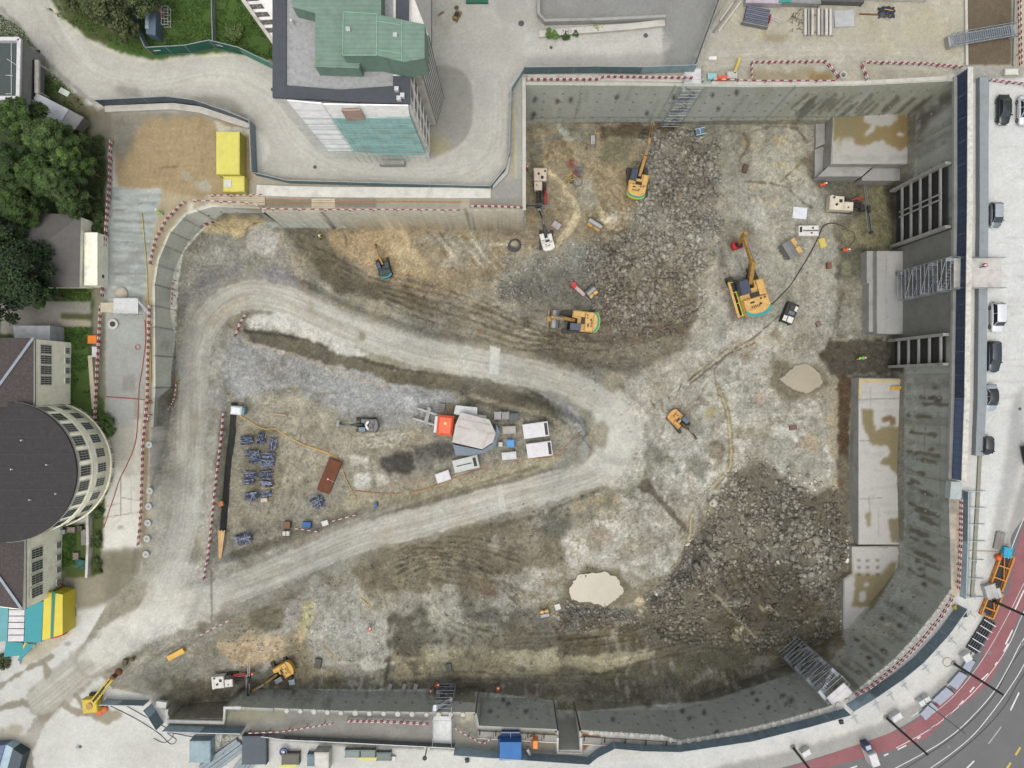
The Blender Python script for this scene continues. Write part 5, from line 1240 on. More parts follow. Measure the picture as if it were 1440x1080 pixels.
def excavator(px,head,label,s=1.0,th=None,body=None,arm=None,stripe=None,reach=((.7,1.9),(3.2,4.6),(6.2,4.4)),stick=(8.0,1.6),tool='bucket',cabm=None,name='excavator',small=False,side_rail=False,tool_rz=0,bw=1.3,body_w=1.5,trackm=None,group='excavators in the pit',rounded=False):
 loc=at(*px);body=body or YEL;arm=arm or YEL2;t=thing(name,label,'excavator',loc,0,group)
 th=head if th is None else th
 R=Matrix.Rotation(head,4,'Z');RT=Matrix.Rotation(th,4,'Z')
 for sd in (-1,1):
  o=track_part(t,s,sd,m=trackm);o.data.transform(RT)
  sp=MB()
  for x in (-1.9,1.9): sp.tube([(x*s,(sd*1.35+.33*sd)*s,.48*s),(x*s,(sd*1.35+.4*sd)*s,.48*s)],.38*s,12)
  q=sp.build('sprocket',DKM,o);q.data.transform(RT)
 mb=MB();mb.box(-1.5*s,-.95*s,.45*s,1.5*s,.95*s,.9*s);mb.cyl(0,0,.9*s,1.15*s,.9*s,20);mb.tf(RT).build('undercarriage',DKM,t)
 W2=body_w
 def P(mb,n,m,par=t,sm=False):
  mb.v=[(x*s,y*s,z*s) for x,y,z in mb.v];return mb.tf(R).build(n,m,par,sm)
    # house
 mb=MB();mb.prism([(1.0,-W2),(1.0,-.45),(.2,-.4),(.2,.35),(-.3,.45),(-.3,W2),(-2.2,W2),(-2.2,-W2)],1.15,2.0)
 mb.bbox(-2.2,-W2+.05,2.0,-.9,W2-.05,2.55,.12);mb.bbox(-.85,-W2+.05,2.0,.95,-.6,2.35,.08)
 hs=P(mb,'body',body)
 mb=MB();pts=[(-2.2,-W2)]+[(-2.3-.75*math.sin(math.pi*k/8),-W2*math.cos(math.pi*k/8)) for k in range(9)]+[(-2.2,W2)]
 mb.prism(pts,1.1,2.35);cw=P(mb,'counterweight',body)
 if stripe:
  mb=MB();out=[(x-.03 if x<-2.25 else x,y*1.01) for x,y in pts]
  inn=[((x+.28) if x<-2.25 else x,y*.9) for x,y in pts]
  for i in range(len(out)-1):
   mb.prism([out[i],out[i+1],inn[i+1],inn[i]],2.36,2.4)
  P(mb,'stripe',stripe,cw)
  if stripe is GREEN:
   mb=MB();o2=[(x+.05 if x<-2.25 else x,y) for x,y in pts]
   out2=[(x-.12,y*1.02) for x,y in pts]
   for i in range(1,len(pts)-2): mb.prism([out2[i],out2[i+1],o2[i+1],o2[i]],1.9,2.345)
   P(mb,'edge_stripe',LIME,cw)
    # deck details: grilles, exhaust, filler caps, handrails
 mb=MB();mb.box(-.88,-W2+.7,2.0,-.35,.4,2.28);mb.cyl(-1.2,-.9,2.5,2.95,.08,8);mb.cyl(-1.75,-.3,2.5,2.72,.12,10)
 for k in range(5): mb.box(-2.05,-.2+k*.22,2.55,-1.75,-.1+k*.22,2.6)
 mb.box(-1.5,.3,2.55,-1.3,.8,2.59);mb.box(-1.3,-.6,2.55,-1.1,-.4,2.6)
 P(mb,'engine_grille',DKM,hs)
 mb=MB();
 for a,b in (((.9,-W2+.08,2.35),(.9,-W2+.08,2.95)),((-.4,-W2+.08,2.35),(-.4,-W2+.08,2.95)),((.9,-W2+.08,2.95),(-.4,-W2+.08,2.95))): mb.tube([a,b],.03,5)
 P(mb,'handrail',arm,hs)
 if side_rail:
  mb=MB();mb.box(-2.6,W2+.45,1.3,1.6,W2+.72,1.45);mb.box(-2.6,-W2+.3,1.4,-2.4,-W2+.4,1.5);P(mb,'walkway',YEL,t)
  mb=MB();
  for x in (-2.5,-1,.3,1.5): mb.bar((x,W2,1.3),(x,W2+.5,1.35),.08)
  mb.box(-2.6,W2+.02,1.28,.4,W2+.12,1.36);P(mb,'bracket',LIME,t)
    # cab (left of the boom)
 mb=MB();mb.xz([(-.28,1.2),(1.45,1.2),(1.6,1.9),(1.25,3.0),(-.28,3.0)],.5,W2);cb=P(mb,'cab',cabm or GLASS)
 mb=MB();mb.bbox(-.3,.48,3.0,1.28,W2+.02,3.08,.03);mb.box(-.05,.7,3.08,.55,W2-.2,3.12);P(mb,'roof',cabm or GLASS,cb)
 mb=MB();mb.add([(1.47,.56,1.3),(1.63,.56,1.92),(1.29,.56,2.95),(1.47,W2-.06,1.3),(1.63,W2-.06,1.92),(1.29,W2-.06,2.95)],[(0,3,4,1),(1,4,5,2)]);P(mb,'windscreen',CABG,cb)
 mb=MB()
 for y in (.5,W2): mb.bar((1.28,y,3.02),(1.62,y,1.9),.06);mb.bar((1.62,y,1.9),(1.47,y,1.25),.06)
 mb.bar((1.1,W2+.02,2.6),(1.25,W2+.3,2.6),.05);P(mb,'pillar',DKM,cb)
    # boom
 a,b,c=[Vector((p[0],0,p[1])) for p in reach];d=Vector((stick[0],0,stick[1]))
 def link(mb,p,q,h0,h1,w):
  u=(q-p).normalized();n_=Vector((-u.z,0,u.x));vs=[]
  for pt,h in ((p,h0),(q,h1)):
   for y in (-w/2,w/2):
    vs+=[pt+n_*h/2+Vector((0,y,0)),pt-n_*h/2+Vector((0,y,0))]
  mb.add(vs,[(0,1,5,4),(3,2,6,7),(0,4,6,2),(1,3,7,5),(0,2,3,1),(4,5,7,6)])
 mb=MB();link(mb,a,b,.45,.85,.46);link(mb,b,c,.85,.4,.44);bm=P(mb,'boom',arm)
 mb=MB()
 for y in (-.38,.38): mb.tube([(1.0,y,1.5),tuple(a+(b-a)*.55+Vector((0,y,0)))],.1,8);mb.tube([tuple(a+(b-a)*.55+Vector((0,y,0))),tuple(a+(b-a)*.85+Vector((0,y,0)))],.055,6)
 P(mb,'cylinder',DKM,bm)
 mb=MB();up=Vector((0,0,.62));mb.tube([b+up*.9,b+(c-b)*.62+up],.11,8);mb.tube([b+(c-b)*.62+up,c+(c-d).normalized()*.7],.055,6);P(mb,'cylinder',STEEL,bm)
 mb=MB();ex=c+(c-d).normalized()*.8;link(mb,ex,c,.3,.6,.36);link(mb,c,d,.6,.32,.34);sk=P(mb,'stick',arm)
 mb=MB();off=Vector((0,0,.38));mb.tube([c+(d-c)*.1+off,c+(d-c)*.7+off*.8],.09,8);mb.tube([c+(d-c)*.7+off*.8,d+off*.5],.05,6);P(mb,'cylinder',DKM,sk)
 if tool=='bucket':
  mb=bucket(bw);mb.v=[(x+d.x-.1,y,z+d.z) for x,y,z in mb.v];P(mb,'bucket',STEEL)
 elif tool == 'wide':   # broad open bucket seen from above
  mb=bucket(2.5,1.2)
  mb.v=[(-z*.9+d.x-.9,y,x*.8+d.z-.4) for x,y,z in mb.v];P(mb,'bucket',STEEL)
  mb=MB();mb.box(d.x-.45,-.35,d.z-.1,d.x+.75,.4,d.z+.35);mb.box(d.x+.5,-1.3,d.z-.2,d.x+.65,1.3,d.z+.05);P(mb,'coupler',arm)
 elif tool=='hammer':
  mb=MB();mb.box(d.x-.28,-.28,d.z-.8,d.x+.28,.28,d.z+.1);mb.tube([(d.x,0,d.z-.8),(d.x+.1,0,d.z-2.2)],.12,8,.06);P(mb,'breaker',STEEL)
 elif tool=='drum':
  mb=MB();mb.tube([(d.x,-.6,d.z-.5),(d.x,.6,d.z-.5)],.45,14)
  for k in range(8):
   for y in (-.45,-.15,.15,.45): mb.box(d.x+.45*math.cos(k*.785)-.06,y-.05,d.z-.5+.45*math.sin(k*.785)-.06,d.x+.45*math.cos(k*.785)+.06,y+.05,d.z-.5+.45*math.sin(k*.785)+.06)
  P(mb,'cutter_drum',REDP);mb=MB();mb.box(d.x-.2,-.3,d.z-.3,d.x+.2,.3,d.z+.4);mb.sphere((d.x-.1,0,d.z+.4),.35);P(mb,'coupler',DKM)
 elif tool=='auger':
  mb=MB();mb.tube([(d.x,0,d.z+.6),(d.x+.05,0,d.z-1.4)],.14,8);mb.sphere((d.x,0,d.z+.5),.28);P(mb,'breaker',DKM)
 return t
excavator((895,258),ang(17,-80),'yellow excavator with green and lime counterweight reaching its arm up to the north wall',1.0,th=ang(0,-1),stripe=GREEN,reach=((.7,1.9),(3.4,4.2),(5.6,4.8)),stick=(8.6,4.0),tool='hammer',bw=1.1)
excavator((1049,411),ang(-26,-88),'largest yellow excavator with turquoise counterweight and red cutter drum beside the rubble',1.42,th=ang(-28,-60),stripe=TEALP,reach=((.8,1.9),(3.0,4.6),(5.9,4.3)),stick=(5.4,1.9),tool='drum',side_rail=True)
excavator((812,453),ang(-60,-6),'yellow excavator facing left with a wide open bucket near the red rock breaker',1.08,th=ang(-60,0),stripe=GREEN,reach=((.7,1.9),(2.4,3.3),(4.0,3.0)),stick=(3.9,.75),tool='wide')
excavator((541,377),ang(-14,-40),'small dark excavator with yellow arm on the tan mud',.62,th=ang(-10,-40),body=mat('dark_teal_paint',(44,66,70),.4),stripe=TEALP,reach=((.7,1.9),(2.6,3.2),(4.6,3.4)),stick=(6.0,1.0),tool='auger')
excavator((953,592),ang(34,34),'orange-yellow excavator with breaker pointing down right on the pale rock shelf',.72,th=ang(-26,-30),body=mat('ochre_paint',(214,162,88),.5,grime=.35),reach=((.7,1.9),(2.4,3.2),(4.0,3.0)),stick=(5.6,1.2),tool='hammer',arm=mat('brown_arm',(120,96,66),.6,grime=.4),cabm=mat('blue_cab',(74,100,122),.25,bump=0))
excavator((398,941),ang(-50,29),'yellow excavator with long arm to the south-west wall',.72,th=ang(10,30),body=mat('deep_yellow',(220,172,74),.5,grime=.25),reach=((.7,1.9),(3.0,3.6),(5.6,3.6)),stick=(8.0,1.8),tool='bucket',bw=.7,cabm=mat('slate_cab',(72,82,96),.3,bump=0),arm=mat('olive_arm',(150,120,62),.6,grime=.45))
excavator((768,338),ang(-12,-44),'white mini excavator with dark arm by the drill rig in the north bay',.66,th=ang(0,-1),body=WHT,arm=mat('slate_arm',(78,86,90),.5,grime=.3),cabm=WHT,reach=((.7,1.9),(3.0,4.2),(5.0,4.6)),stick=(6.8,3.0),tool='bucket',bw=.7)
excavator((516,597),ang(-60,-3),'white and black excavator facing left in the middle of the triangle',.66,th=ang(-60,0),body=mat('grey_house',(110,112,112),.5,grime=.3),arm=mat('slate_arm',(78,86,90),.5),cabm=mat('steel_cab',(98,120,136),.3),reach=((.7,1.9),(2.8,3.4),(4.8,3.2)),stick=(6.4,.9),tool='bucket',bw=1.5)
mb=MB();c=bpy.data.objects['excavator.007'] if 'excavator.007' in bpy.data.objects else None
if c:
 s=.66;mb=MB();pts=[(-.9+.9*math.cos(a),1.1*math.sin(a)) for a in [math.pi*.5-i*math.pi/8 for i in range(9)]]
 mb.prism([(p[0]*s-.1,p[1]*s) for p in pts]+[(-.9*s,-.5*s),(-.5*s,0),(-.9*s,.5*s)],2.58*s,2.72*s);mb.tf(Matrix.Rotation(ang(-60,-3),4,'Z'));mb.build('hood',WHT,c)
def crane_arm():
 loc=W(137,985,0);t=thing('crawler_crane','small yellow crane with a lattice jib holding a rusty grab by the basin corner','crane',loc);t.scale=(.84,.84,.84)
 R=Matrix.Rotation(ang(36,-44),4,'Z')
 mb=MB();mb.box(-1.0,-1.5,0,1.0,-.9,.7);mb.box(-1.0,.9,0,1.0,1.5,.7);mb.box(-.5,-.9,.3,.5,.9,.6);mb.build('crawler',TRK,t)
 mb=MB();mb.bbox(-1.35,-1.2,.8,1.15,1.2,2.1,.12);b=mb.build('body',mat('bright_yellow',(216,188,60),.55,grime=.45),t);b.data.transform(Matrix.Rotation(.1,4,'Z'))
 mb=MB();mb.cyl(-.1,0,2.1,2.25,.55,16);mb.build('turret',YEL2,b)
 mb=MB();L=6.4
 for y in (-.38,.38):
  for z in (0,.5): mb.bar((.9,y,2.0+z),(L,y*.8,2.6+z*.8),.13)
 for i in range(9):
  x=1.0+i*.62;k=(x-.9)/(L-.9)
  mb.bar((x,-.38,2.5+k*.6),(x+.3,.38,2.5+k*.6),.1);mb.bar((x,.38,2.5+k*.6),(x+.6,-.38,2.5+k*.6),.07)
 mb.tf(R).build('jib',mat('jib_yellow',(232,206,62),.5,grime=.4),t)
 mb=MB();mb.tube([(1.4,0,2.7),(4.6,0,3.1)],.16,8);mb.tube([(4.6,0,3.1),(6.2,0,3.2)],.07,6);mb.tf(R).build('cylinder',DKM,t)
 mb=MB();mb.box(6.2,-.35,1.6,6.9,.35,3.0);mb.sphere((7.2,0,1.6),.65,10,7,.9);mb.tf(R).build('grab',RUST,t)
 mb=MB();mb.box(8.0,.1,.0,8.9,.8,.7,.5);mb.sphere((9.4,-.2,.2),.4);mb.tf(R).build('hose_bundle',mat('dirty_brown',(110,98,70),.8),t)
crane_arm()
def drill_rig(px,head,label,s=1.0,mast_ang=math.pi/2,body=None,mast_up=False,L=3.6,mast_L=7.0,mast_off=(3.6,0),cabm=None):
 loc=at(*px);t=thing('drill_rig',label,'drill rig',loc,0,'drill rigs');R=Matrix.Rotation(head,4,'Z');body=body or CREAM
 for sd in (-1,1): o=track_part(t,s,sd,3.6,.4,.7,.95);o.data.transform(R)
 def P(mb,n,m,par=t): mb.v=[(x*s,y*s,z*s) for x,y,z in mb.v];return mb.tf(R).build(n,m,par)
 mb=MB();mb.bbox(-L*.75,-1.15,.8,-.35,1.15,2.3,.1);mb.bbox(-.3,-1.1,.8,L*.35,.35,2.15,.08);mb.box(-L*.7,-1.2,2.0,-L*.6,1.2,2.36);b=P(mb,'body',body)
 for n_,q in (('exhaust',MB().cyl(-1.6,-.3,2.3,2.5,.2,10)),('hatch',MB().box(-1.2,.1,2.3,-.7,.6,2.38)),('vent',MB().box(-2.3,.7,2.3,-1.9,1.0,2.36)),('filler_cap',MB().cyl(.4,-.6,2.1,2.3,.12,8))): P(q,n_,DKM,b)
 mb=MB();mb.box(-.2,.45,.9,.9,1.1,1.7);mb.box(0,.5,1.7,.6,1.0,1.9);P(mb,'control_seat',DKM)
 mx,my=mast_off
 mb=MB();mb.bar((L*.3,0,1.2),(mx,my,1.9),.35);mb.bar((L*.3,-.6,1.0),(mx,my-.5,1.5),.2);mb.bar((L*.2,.5,1.0),(mx-.3,my+.9,1.4),.18)
 for k in range(6): mb.tube([(L*.25,-.5+k*.2,1.5),(L*.45,-.6+k*.25,2.1),(mx-.2,-.4+k*.2,1.9)],.045,5)
 mb.box(mx-.7,my-.5,1.2,mx+.3,my+.6,2.0);P(mb,'arm',DKM)
    # mast: rail, carriage, rods
 a=mast_ang;ux,uy=math.cos(a),math.sin(a);zz=2.3
 def pt(u,v,z): return (mx+.3+ux*u-uy*v,my+uy*u+ux*v,z)
 mb=MB()
 for v in (-.16,.16): mb.bar(pt(-mast_L*.55,v,zz),pt(mast_L*.45,v,zz),.1,.2)
 for i in range(14):
  u=-mast_L*.55+mast_L*i/13;mb.bar(pt(u,-.16,zz),pt(u+.25,.16,zz),.06)
 mb.bar(pt(-mast_L*.5,.42,zz+.1),pt(mast_L*.1,.42,zz+.1),.09);ms=P(mb,'mast',STEEL)
 mb=MB();mb.bar(pt(-1.0,0,zz+.3),pt(.2,0,zz+.3),.4,.45);mb.bar(pt(-mast_L*.55,0,zz+.1),pt(-mast_L*.5,0,zz+.1),.55,.5);mb.tube([pt(-mast_L*.52,.1,zz+.28),pt(-1,.1,zz+.28)],.07,6);P(mb,'drill_head',DKM,ms)
 mb=MB();mb.tube([(L*.3,.7,1.7),(L*.45,1.0,2.0),(L*.7,.8,2.1),(mx,.9,1.9),(mx-.4,1.2,1.9),(L*.4,1.1,1.8)],.1,6);P(mb,'hose',REDP)
 return t
drill_rig((1181,291),ang(60,4),'cream drill rig with a red hose and long steel mast beside the olive pool',1.0,mast_ang=math.pi/2+.2,mast_L=8.0,mast_off=(3.2,-.4))
drill_rig((759,262),ang(0,60),'cream drill rig with twin hoods beside the west wall of the north bay',.9,body=mat('pale_pink_cream',(232,216,196),.5,grime=.3),mast_ang=math.pi/2,mast_L=4.8,mast_off=(4.0,0))
drill_rig((324,952),ang(60,-5),'white drill rig with upright grey mast in the south-west hollow',.78,body=WHT,mast_ang=math.pi/2-.1,mast_L=6.5,mast_off=(4.2,.4))
def unit(px,rz,label,L,Wd,Hh,m,parts=(),name='compressor',cat='compressor',skid=True,group=None,z=None):
 """enclosed machine on skids: parts = (kind, x0,y0,x1,y1,h, material) on the lid"""
 loc=at(*px) if z is None else W(px[0],px[1],z);t=thing(name,label,cat,loc,rz,group)
 if skid:
  mb=MB()
  for y in (-Wd*.38,Wd*.38): mb.box(-L/2-.15,y-.08,0,L/2+.15,y+.08,.18)
  mb.build('skid',DKM,t)
 mb=MB();mb.bbox(-L/2,-Wd/2,.18 if skid else 0,L/2,Wd/2,Hh,.06);b=mb.build('housing',m,t)
 for nm,x0,y0,x1,y1,h,mm in parts:
  MB().box(x0,y0,Hh,x1,y1,Hh+h).build(nm,mm,b)
 return t
u=unit((1132,327),0,'white compressor with dark centre groove near the white tarp',3.3,1.7,1.5,WHT,(('grille',-1.5,-.3,-1.1,.6,.03,DKM),('groove',-1.0,-.12,1.6,.12,.02,mat('slate',(110,118,128),.6)),('cap',.3,-.5,.6,-.3,.1,DKM),('cap',.5,.3,.8,.55,.1,DKM)))
unit((1107,441),ang(12,-30),'grey and white generator with open top among hoses',3.4,1.9,1.4,DKM,(('lid',-1.6,-.8,-.6,.1,.08,WHT),('lid',-1.6,.25,-.7,.85,.06,WHT),('engine',-.3,-.6,.3,.4,.15,mat('slate',(110,118,128),.6)),('lid',.5,-.85,1.3,-.4,.08,WHT),('pump',.5,-.2,1.2,.5,.2,TRK)),'generator','generator')
# loose attachments
def loose_bucket(px,rz,label,w,s,m,name='excavator_bucket'):
 loc=at(*px);t=thing(name,label,'bucket',loc,rz,'spare excavator attachments')
 mb=bucket(w,s);mb.v=[(x,y,z+1.12*s) for x,y,z in mb.v];mb.v=[(x,y,z) for x,y,z in mb.v];mb.tf(Matrix.Translation((0,0,.9*s)) @ Matrix.Rotation(-1.9,4,'Y') @ Matrix.Translation((-.4*s,0,-.7*s)));mb.build('shell',STEEL,t)
 mb=MB();mb.box(-.9*s,-.5*w,.5*s,-.3*s,-.1*w,1.3*s);mb.box(-.9*s,.1*w,.5*s,-.3*s,.5*w,1.3*s);mb.bar((-.6*s,-.45*w,1.0*s),(-.6*s,.45*w,1.0*s),.25*s);mb.build('ear',m,t)
 return t
loose_bucket((1106,353),ang(-20,12),'big toothed bucket with orange ears lying below the white compressor',2.6,1.5,YEL)
loose_bucket((836,317),ang(10,-16),'dark-topped bucket half sunk in yellowish mud',2.3,1.0,YEL2)
loose_bucket((830,411),ang(-10,-12),'ochre bucket with steel edge next to the red breaker',1.5,1.0,YEL)
loose_bucket((766,862),ang(2,10),'small yellow and black bucket above the grey gravel tongue',1.3,.9,YEL)
def hammer():
 loc=at(815,410);t=thing('rock_breaker','red-headed hydraulic rock breaker lying on the gravel','rock breaker',loc,ang(24,22),'spare excavator attachments')
 mb=MB();mb.box(-1.7,-.4,.1,-.9,.4,.95);mb.cyl(-1.5,0,.95,1.15,.42,12);mb.build('bracket',REDP,t)
 mb=MB();mb.bbox(-.9,-.3,.1,1.0,.3,.8,.06);mb.box(-.7,-.1,.8,-.4,.1,.84);mb.build('housing',mat('pinkish_grey',(196,176,168),.6),t)
 mb=MB();mb.tube([(1.0,0,.45),(2.4,0,.3)],.12,8,.06);mb.build('chisel',STEEL,t)
hammer()
#  containers, plant, stores
SHEETW=mat('container_white',(222,220,222),.5,var=.08,grime=.25,scale=1.5)
def container(px,rz,label,L=6.0,Wd=2.44,Hh=2.6,m=None,z=None,name='container',cat='container',group='site containers',ribs=True,door=True,roof=None):
 loc=at(*px) if z is None else W(px[0],px[1],z);t=thing(name,label,cat,loc,rz,group);m=m or SHEETW
 mb=MB();mb.box(-L/2,-Wd/2,.1,L/2,Wd/2,Hh-.1)
 if ribs:
  n=int(L/.3)
  for i in range(n):
   x=-L/2+L*(i+.5)/n;mb.box(x-.06,-Wd/2-.03,.2,x+.06,-Wd/2+.01,Hh-.2);mb.box(x-.06,Wd/2-.01,.2,x+.06,Wd/2+.03,Hh-.2)
 mb.build('shell',m,t)
 mb=MB();mb.box(-L/2-.04,-Wd/2-.04,Hh-.16,L/2+.04,Wd/2+.04,Hh-.02)
 mb.box(-L/2+.1,-Wd/2+.1,Hh-.02,L/2-.1,Wd/2-.1,Hh+.02)
 for x in (-L/2,L/2):
  for y in (-Wd/2,Wd/2): mb.box(x-.07,y-.07,0,x+.07,y+.07,Hh+.03)
 mb.build('roof',roof or m,t)
 if door:
  for y in (-Wd/4,Wd/4): MB().box(L/2+.03,y-Wd/4+.08,.2,L/2+.07,y+Wd/4-.05,Hh-.25).build('door',m,t)
 return t
YC=mat('lemon_yellow',(222,214,104),.5,var=.07,grime=.2);ang_p=ang(13,-2)
container((330,223),math.pi/2,'long lemon yellow container on the sand yard',5.9,3.2,2.4,YC,0,group='lemon yellow site containers')
t=container((335,263),0,'small square lemon yellow container with a pale hatch',2.9,2.1,1.6,YC,0,group='lemon yellow site containers',door=False)
MB().box(-1.3,-.5,1.63,-.3,.6,1.7).build('hatch',mat('pale_hatch',(214,214,206),.5),t)
a9=ang(38,-5)
def dgrille(t,L,Wd,Hh): MB().box(L/2-.55,-Wd/2+.15,Hh+.03,L/2-.1,Wd/2-.15,Hh+.07).build('grille',DKM,t)
t=container((753,604),a9,'white container, upper one of the pair with dark end grilles on the triangle tip',3.9,2.2,1.6);dgrille(t,3.9,2.2,1.6)
t=container((758,631),a9,'white container, lower one of the pair with dark end grilles on the triangle tip',3.9,2.2,1.6);dgrille(t,3.9,2.2,1.6)
t=container((656,651),ang(34,-8),'narrow pale generator container below the mixing plant',3.9,1.9,1.5,mat('pale_green_grey',(196,202,196),.5));MB().box(1.2,-.7,1.53,1.7,.7,1.6).build('grille',DKM,t);MB().box(-1.5,-.1,1.53,.9,.05,1.57).build('vent',DKM,t)
container((716,640),ang(34,-3),'pale flat box next to the small blue box',2.2,1.1,1.1,mat('pale_box',(206,210,208),.5),ribs=False)
container((624,669),ang(20,-7),'small pale box with angled lid below the coal-dark heaps',2.1,1.4,1.2,SHEETW,ribs=False)
container((716,604),ang(34,-2),'pinkish grey flat crate east of the mixing plant',2.0,1.1,1.0,mat('pink_grey',(176,170,164),.6),ribs=False)
for px,lab,sz,m in (((700,584),'light grey valve cabinet right of the mixing plant',(1.0,1.1),(176,176,174)),((711,584),'open grey cabinet with dials between two others',(1.1,1.1),(150,150,146)),((723,586),'dark green-grey cabinet, last of the row of three',(1.3,1.1),(84,96,96)),((704,624),'tiny blue-white pump box',(.5,.6),(210,214,214))):
 container(px,ang(34,-1),lab,sz[0],sz[1],1.3,mat('cab_%d' % m[0],m,.6),name='cabinet',cat='cabinet',group='cabinets beside the mixing plant',ribs=False)
container((718,623),0,'bright blue box on the pale sand beside the mixing plant',1.1,1.1,.9,mat('bright_blue',(74,150,216),.5),name='crate',cat='crate',ribs=False,group=None)
def plant():
 p=at(676,620);t=thing('mixing_plant','hexagonal pale roofed mixing plant with a blue-grey skirt in the triangle','mixing plant',p,0)
 z=p.z+3.6
 def L(pts,zz): return [(W(a,b,zz).x-p.x,W(a,b,zz).y-p.y) for a,b in pts]
 roof=[(648,580),(688,590),(697,609),(693,622),(678,632),(636,622),(640,598)]
 MB().prism(L([(649,584),(686,593),(694,609),(690,620),(677,629),(639,620),(643,598)],z),0,3.3).build('wall',mat('plant_wall',(120,136,146),.5),t)
 r=L(roof,z);c=((L([(672,606)],z))[0]);vs=[(a,b,3.45) for a,b in r]+[(c[0],c[1],3.9)]+[(a,b,3.3) for a,b in r];n=len(r)
 fs=[(i,n,(i+1) % n)[::-1] for i in range(n)]+[(i,(i+1) % n,n+1+(i+1) % n,n+1+i) for i in range(n)]+[tuple(n+1+i for i in range(n))[::-1]]
 rf=MB().add(vs,fs).build('roof',mat('plant_roof',(200,195,190),.6,var=.08,grime=.3),t)
 mb=MB()
 for a,b in (((643,600),(687,610)),((687,610),(678,632)),((687,610),(697,609)),((650,590),(690,598))):
  (x0,y0),(x1,y1)=L([a,b],z);mb.bar((x0,y0,3.72),(x1,y1,3.72),.06)
 mb.build('seam',mat('roof_pink',(206,182,170),.6),rf)
 sk=MB();out=L([(637,625),(641,640),(665,641),(680,637),(696,628),(703,606),(698,597),(696,612),(692,624),(678,633)],p.z+1.6);sk.prism(out,.1,1.7);sk.build('skirt',mat('skirt_blue_grey',(112,130,144),.5,grime=.2),t)
 bx=L([(641,570),(671,573),(671,583),(684,585),(683,591),(648,584),(638,582)],p.z+2);MB().prism(bx,.1,2.0).build('conveyor_box',mat('pale_box',(196,200,206),.5),t)
 c2=thing('silo_tank','orange-topped round-cornered tank beside the mixing plant','tank',at(628,597),ang(10,3)*0-.1)
 mb=MB();mb.bbox(-1.25,-1.55,.3,1.25,1.55,2.4,.35);mb.build('tank',mat('orange_red',(240,104,64),.5,grime=.1),c2)
 mb=MB();mb.bbox(-1.75,-1.3,.3,-1.27,1.3,2.1,.1);mb.build('end_cap',SHEETW,c2);mb=MB();mb.cyl(0,.3,2.4,2.5,.22,12);mb.build('lid',mat('pale_yellow',(236,226,120),.5),c2)
 f=thing('loading_ramp','grey steel frame with two long rails left of the orange tank','frame',at(600,590),0)
 mb=MB()
 for a,b in (((588,574),(618,584)),((582,588),(614,598)),((604,572),(598,596)),((606,574),(600,598))):
  q,r_=at(*a),at(*b);mb.bar(q-f.location+Vector((0,0,.8)),r_-f.location+Vector((0,0,.8)),.3,.25)
 for a in ((588,574),(582,588),(614,598),(616,583)): q=at(*a)-f.location;mb.box(q.x-.1,q.y-.1,0,q.x+.1,q.y+.1,.8)
 mb.build('rail',STEEL,f)
 for px,lab,m in (((621,573),'grey pallet stack at the top left of the mixing plant',(140,138,134)),((633,574),'brown pallet stack at the top left of the mixing plant',(134,118,90))):
  o=thing('pallet_stack',lab,'pallet',at(*px),-.15);mb=MB()
  for k in range(4):
   for y in (-.5,-.17,.17,.5): mb.box(-.55,y-.12,.16*k+.1,.55,y+.12,.16*k+.14)
   for x in (-.5,0,.5): mb.box(x-.05,-.6,.16*k,x+.05,.6,.16*k+.1)
  mb.build('board',mat('pal_%d' % m[0],m,.8),o)
plant()
# rebar bundles
RB=[mat('rebar_blue',(70,82,112),.5,.4,var=.3,grime=.2,scale=6),mat('rebar_grey',(158,168,188),.5,.3,var=.3,grime=.2,scale=6),mat('rebar_dark',(44,48,64),.6,.3,var=.3,scale=6)]
def rebar(px,rz,label,L,Wd,n=60,seed=0,Hh=.55):
 rn=random.Random(seed);t=thing('rebar_cage',label,'steel bars',at(*px),rz,'bundles of reinforcing steel')
 for q,m in enumerate(RB):
  mb=MB()
  for i in range(n // 3):
   y=(rn.random()-.5)*Wd;x0=-L/2+rn.random()*.4;x1=L/2-rn.random()*.5;z=.05+rn.random()*Hh;a=(rn.random()-.5)*.25;b=(rn.random()-.5)*.35
   mb.bar((x0,y+a,z),((x0+x1)/2,y+b,z+(rn.random()-.4)*.2),.045);mb.bar(((x0+x1)/2,y+b,z),(x1,y-a,z+(rn.random()-.5)*.2),.045)
   if i % 3==0: mb.bar((x0+rn.random()*L*.9,-Wd/2,z+.05),(x0+rn.random()*L*.9,Wd/2,z+.05),.04)
  mb.build('bars',m,t)
 for x in (-L*.3,L*.3): MB().box(x-.06,-Wd/2,0,x+.06,Wd/2,.08).build('timber',mat('old_timber',(150,138,112),.8),t)
 return t
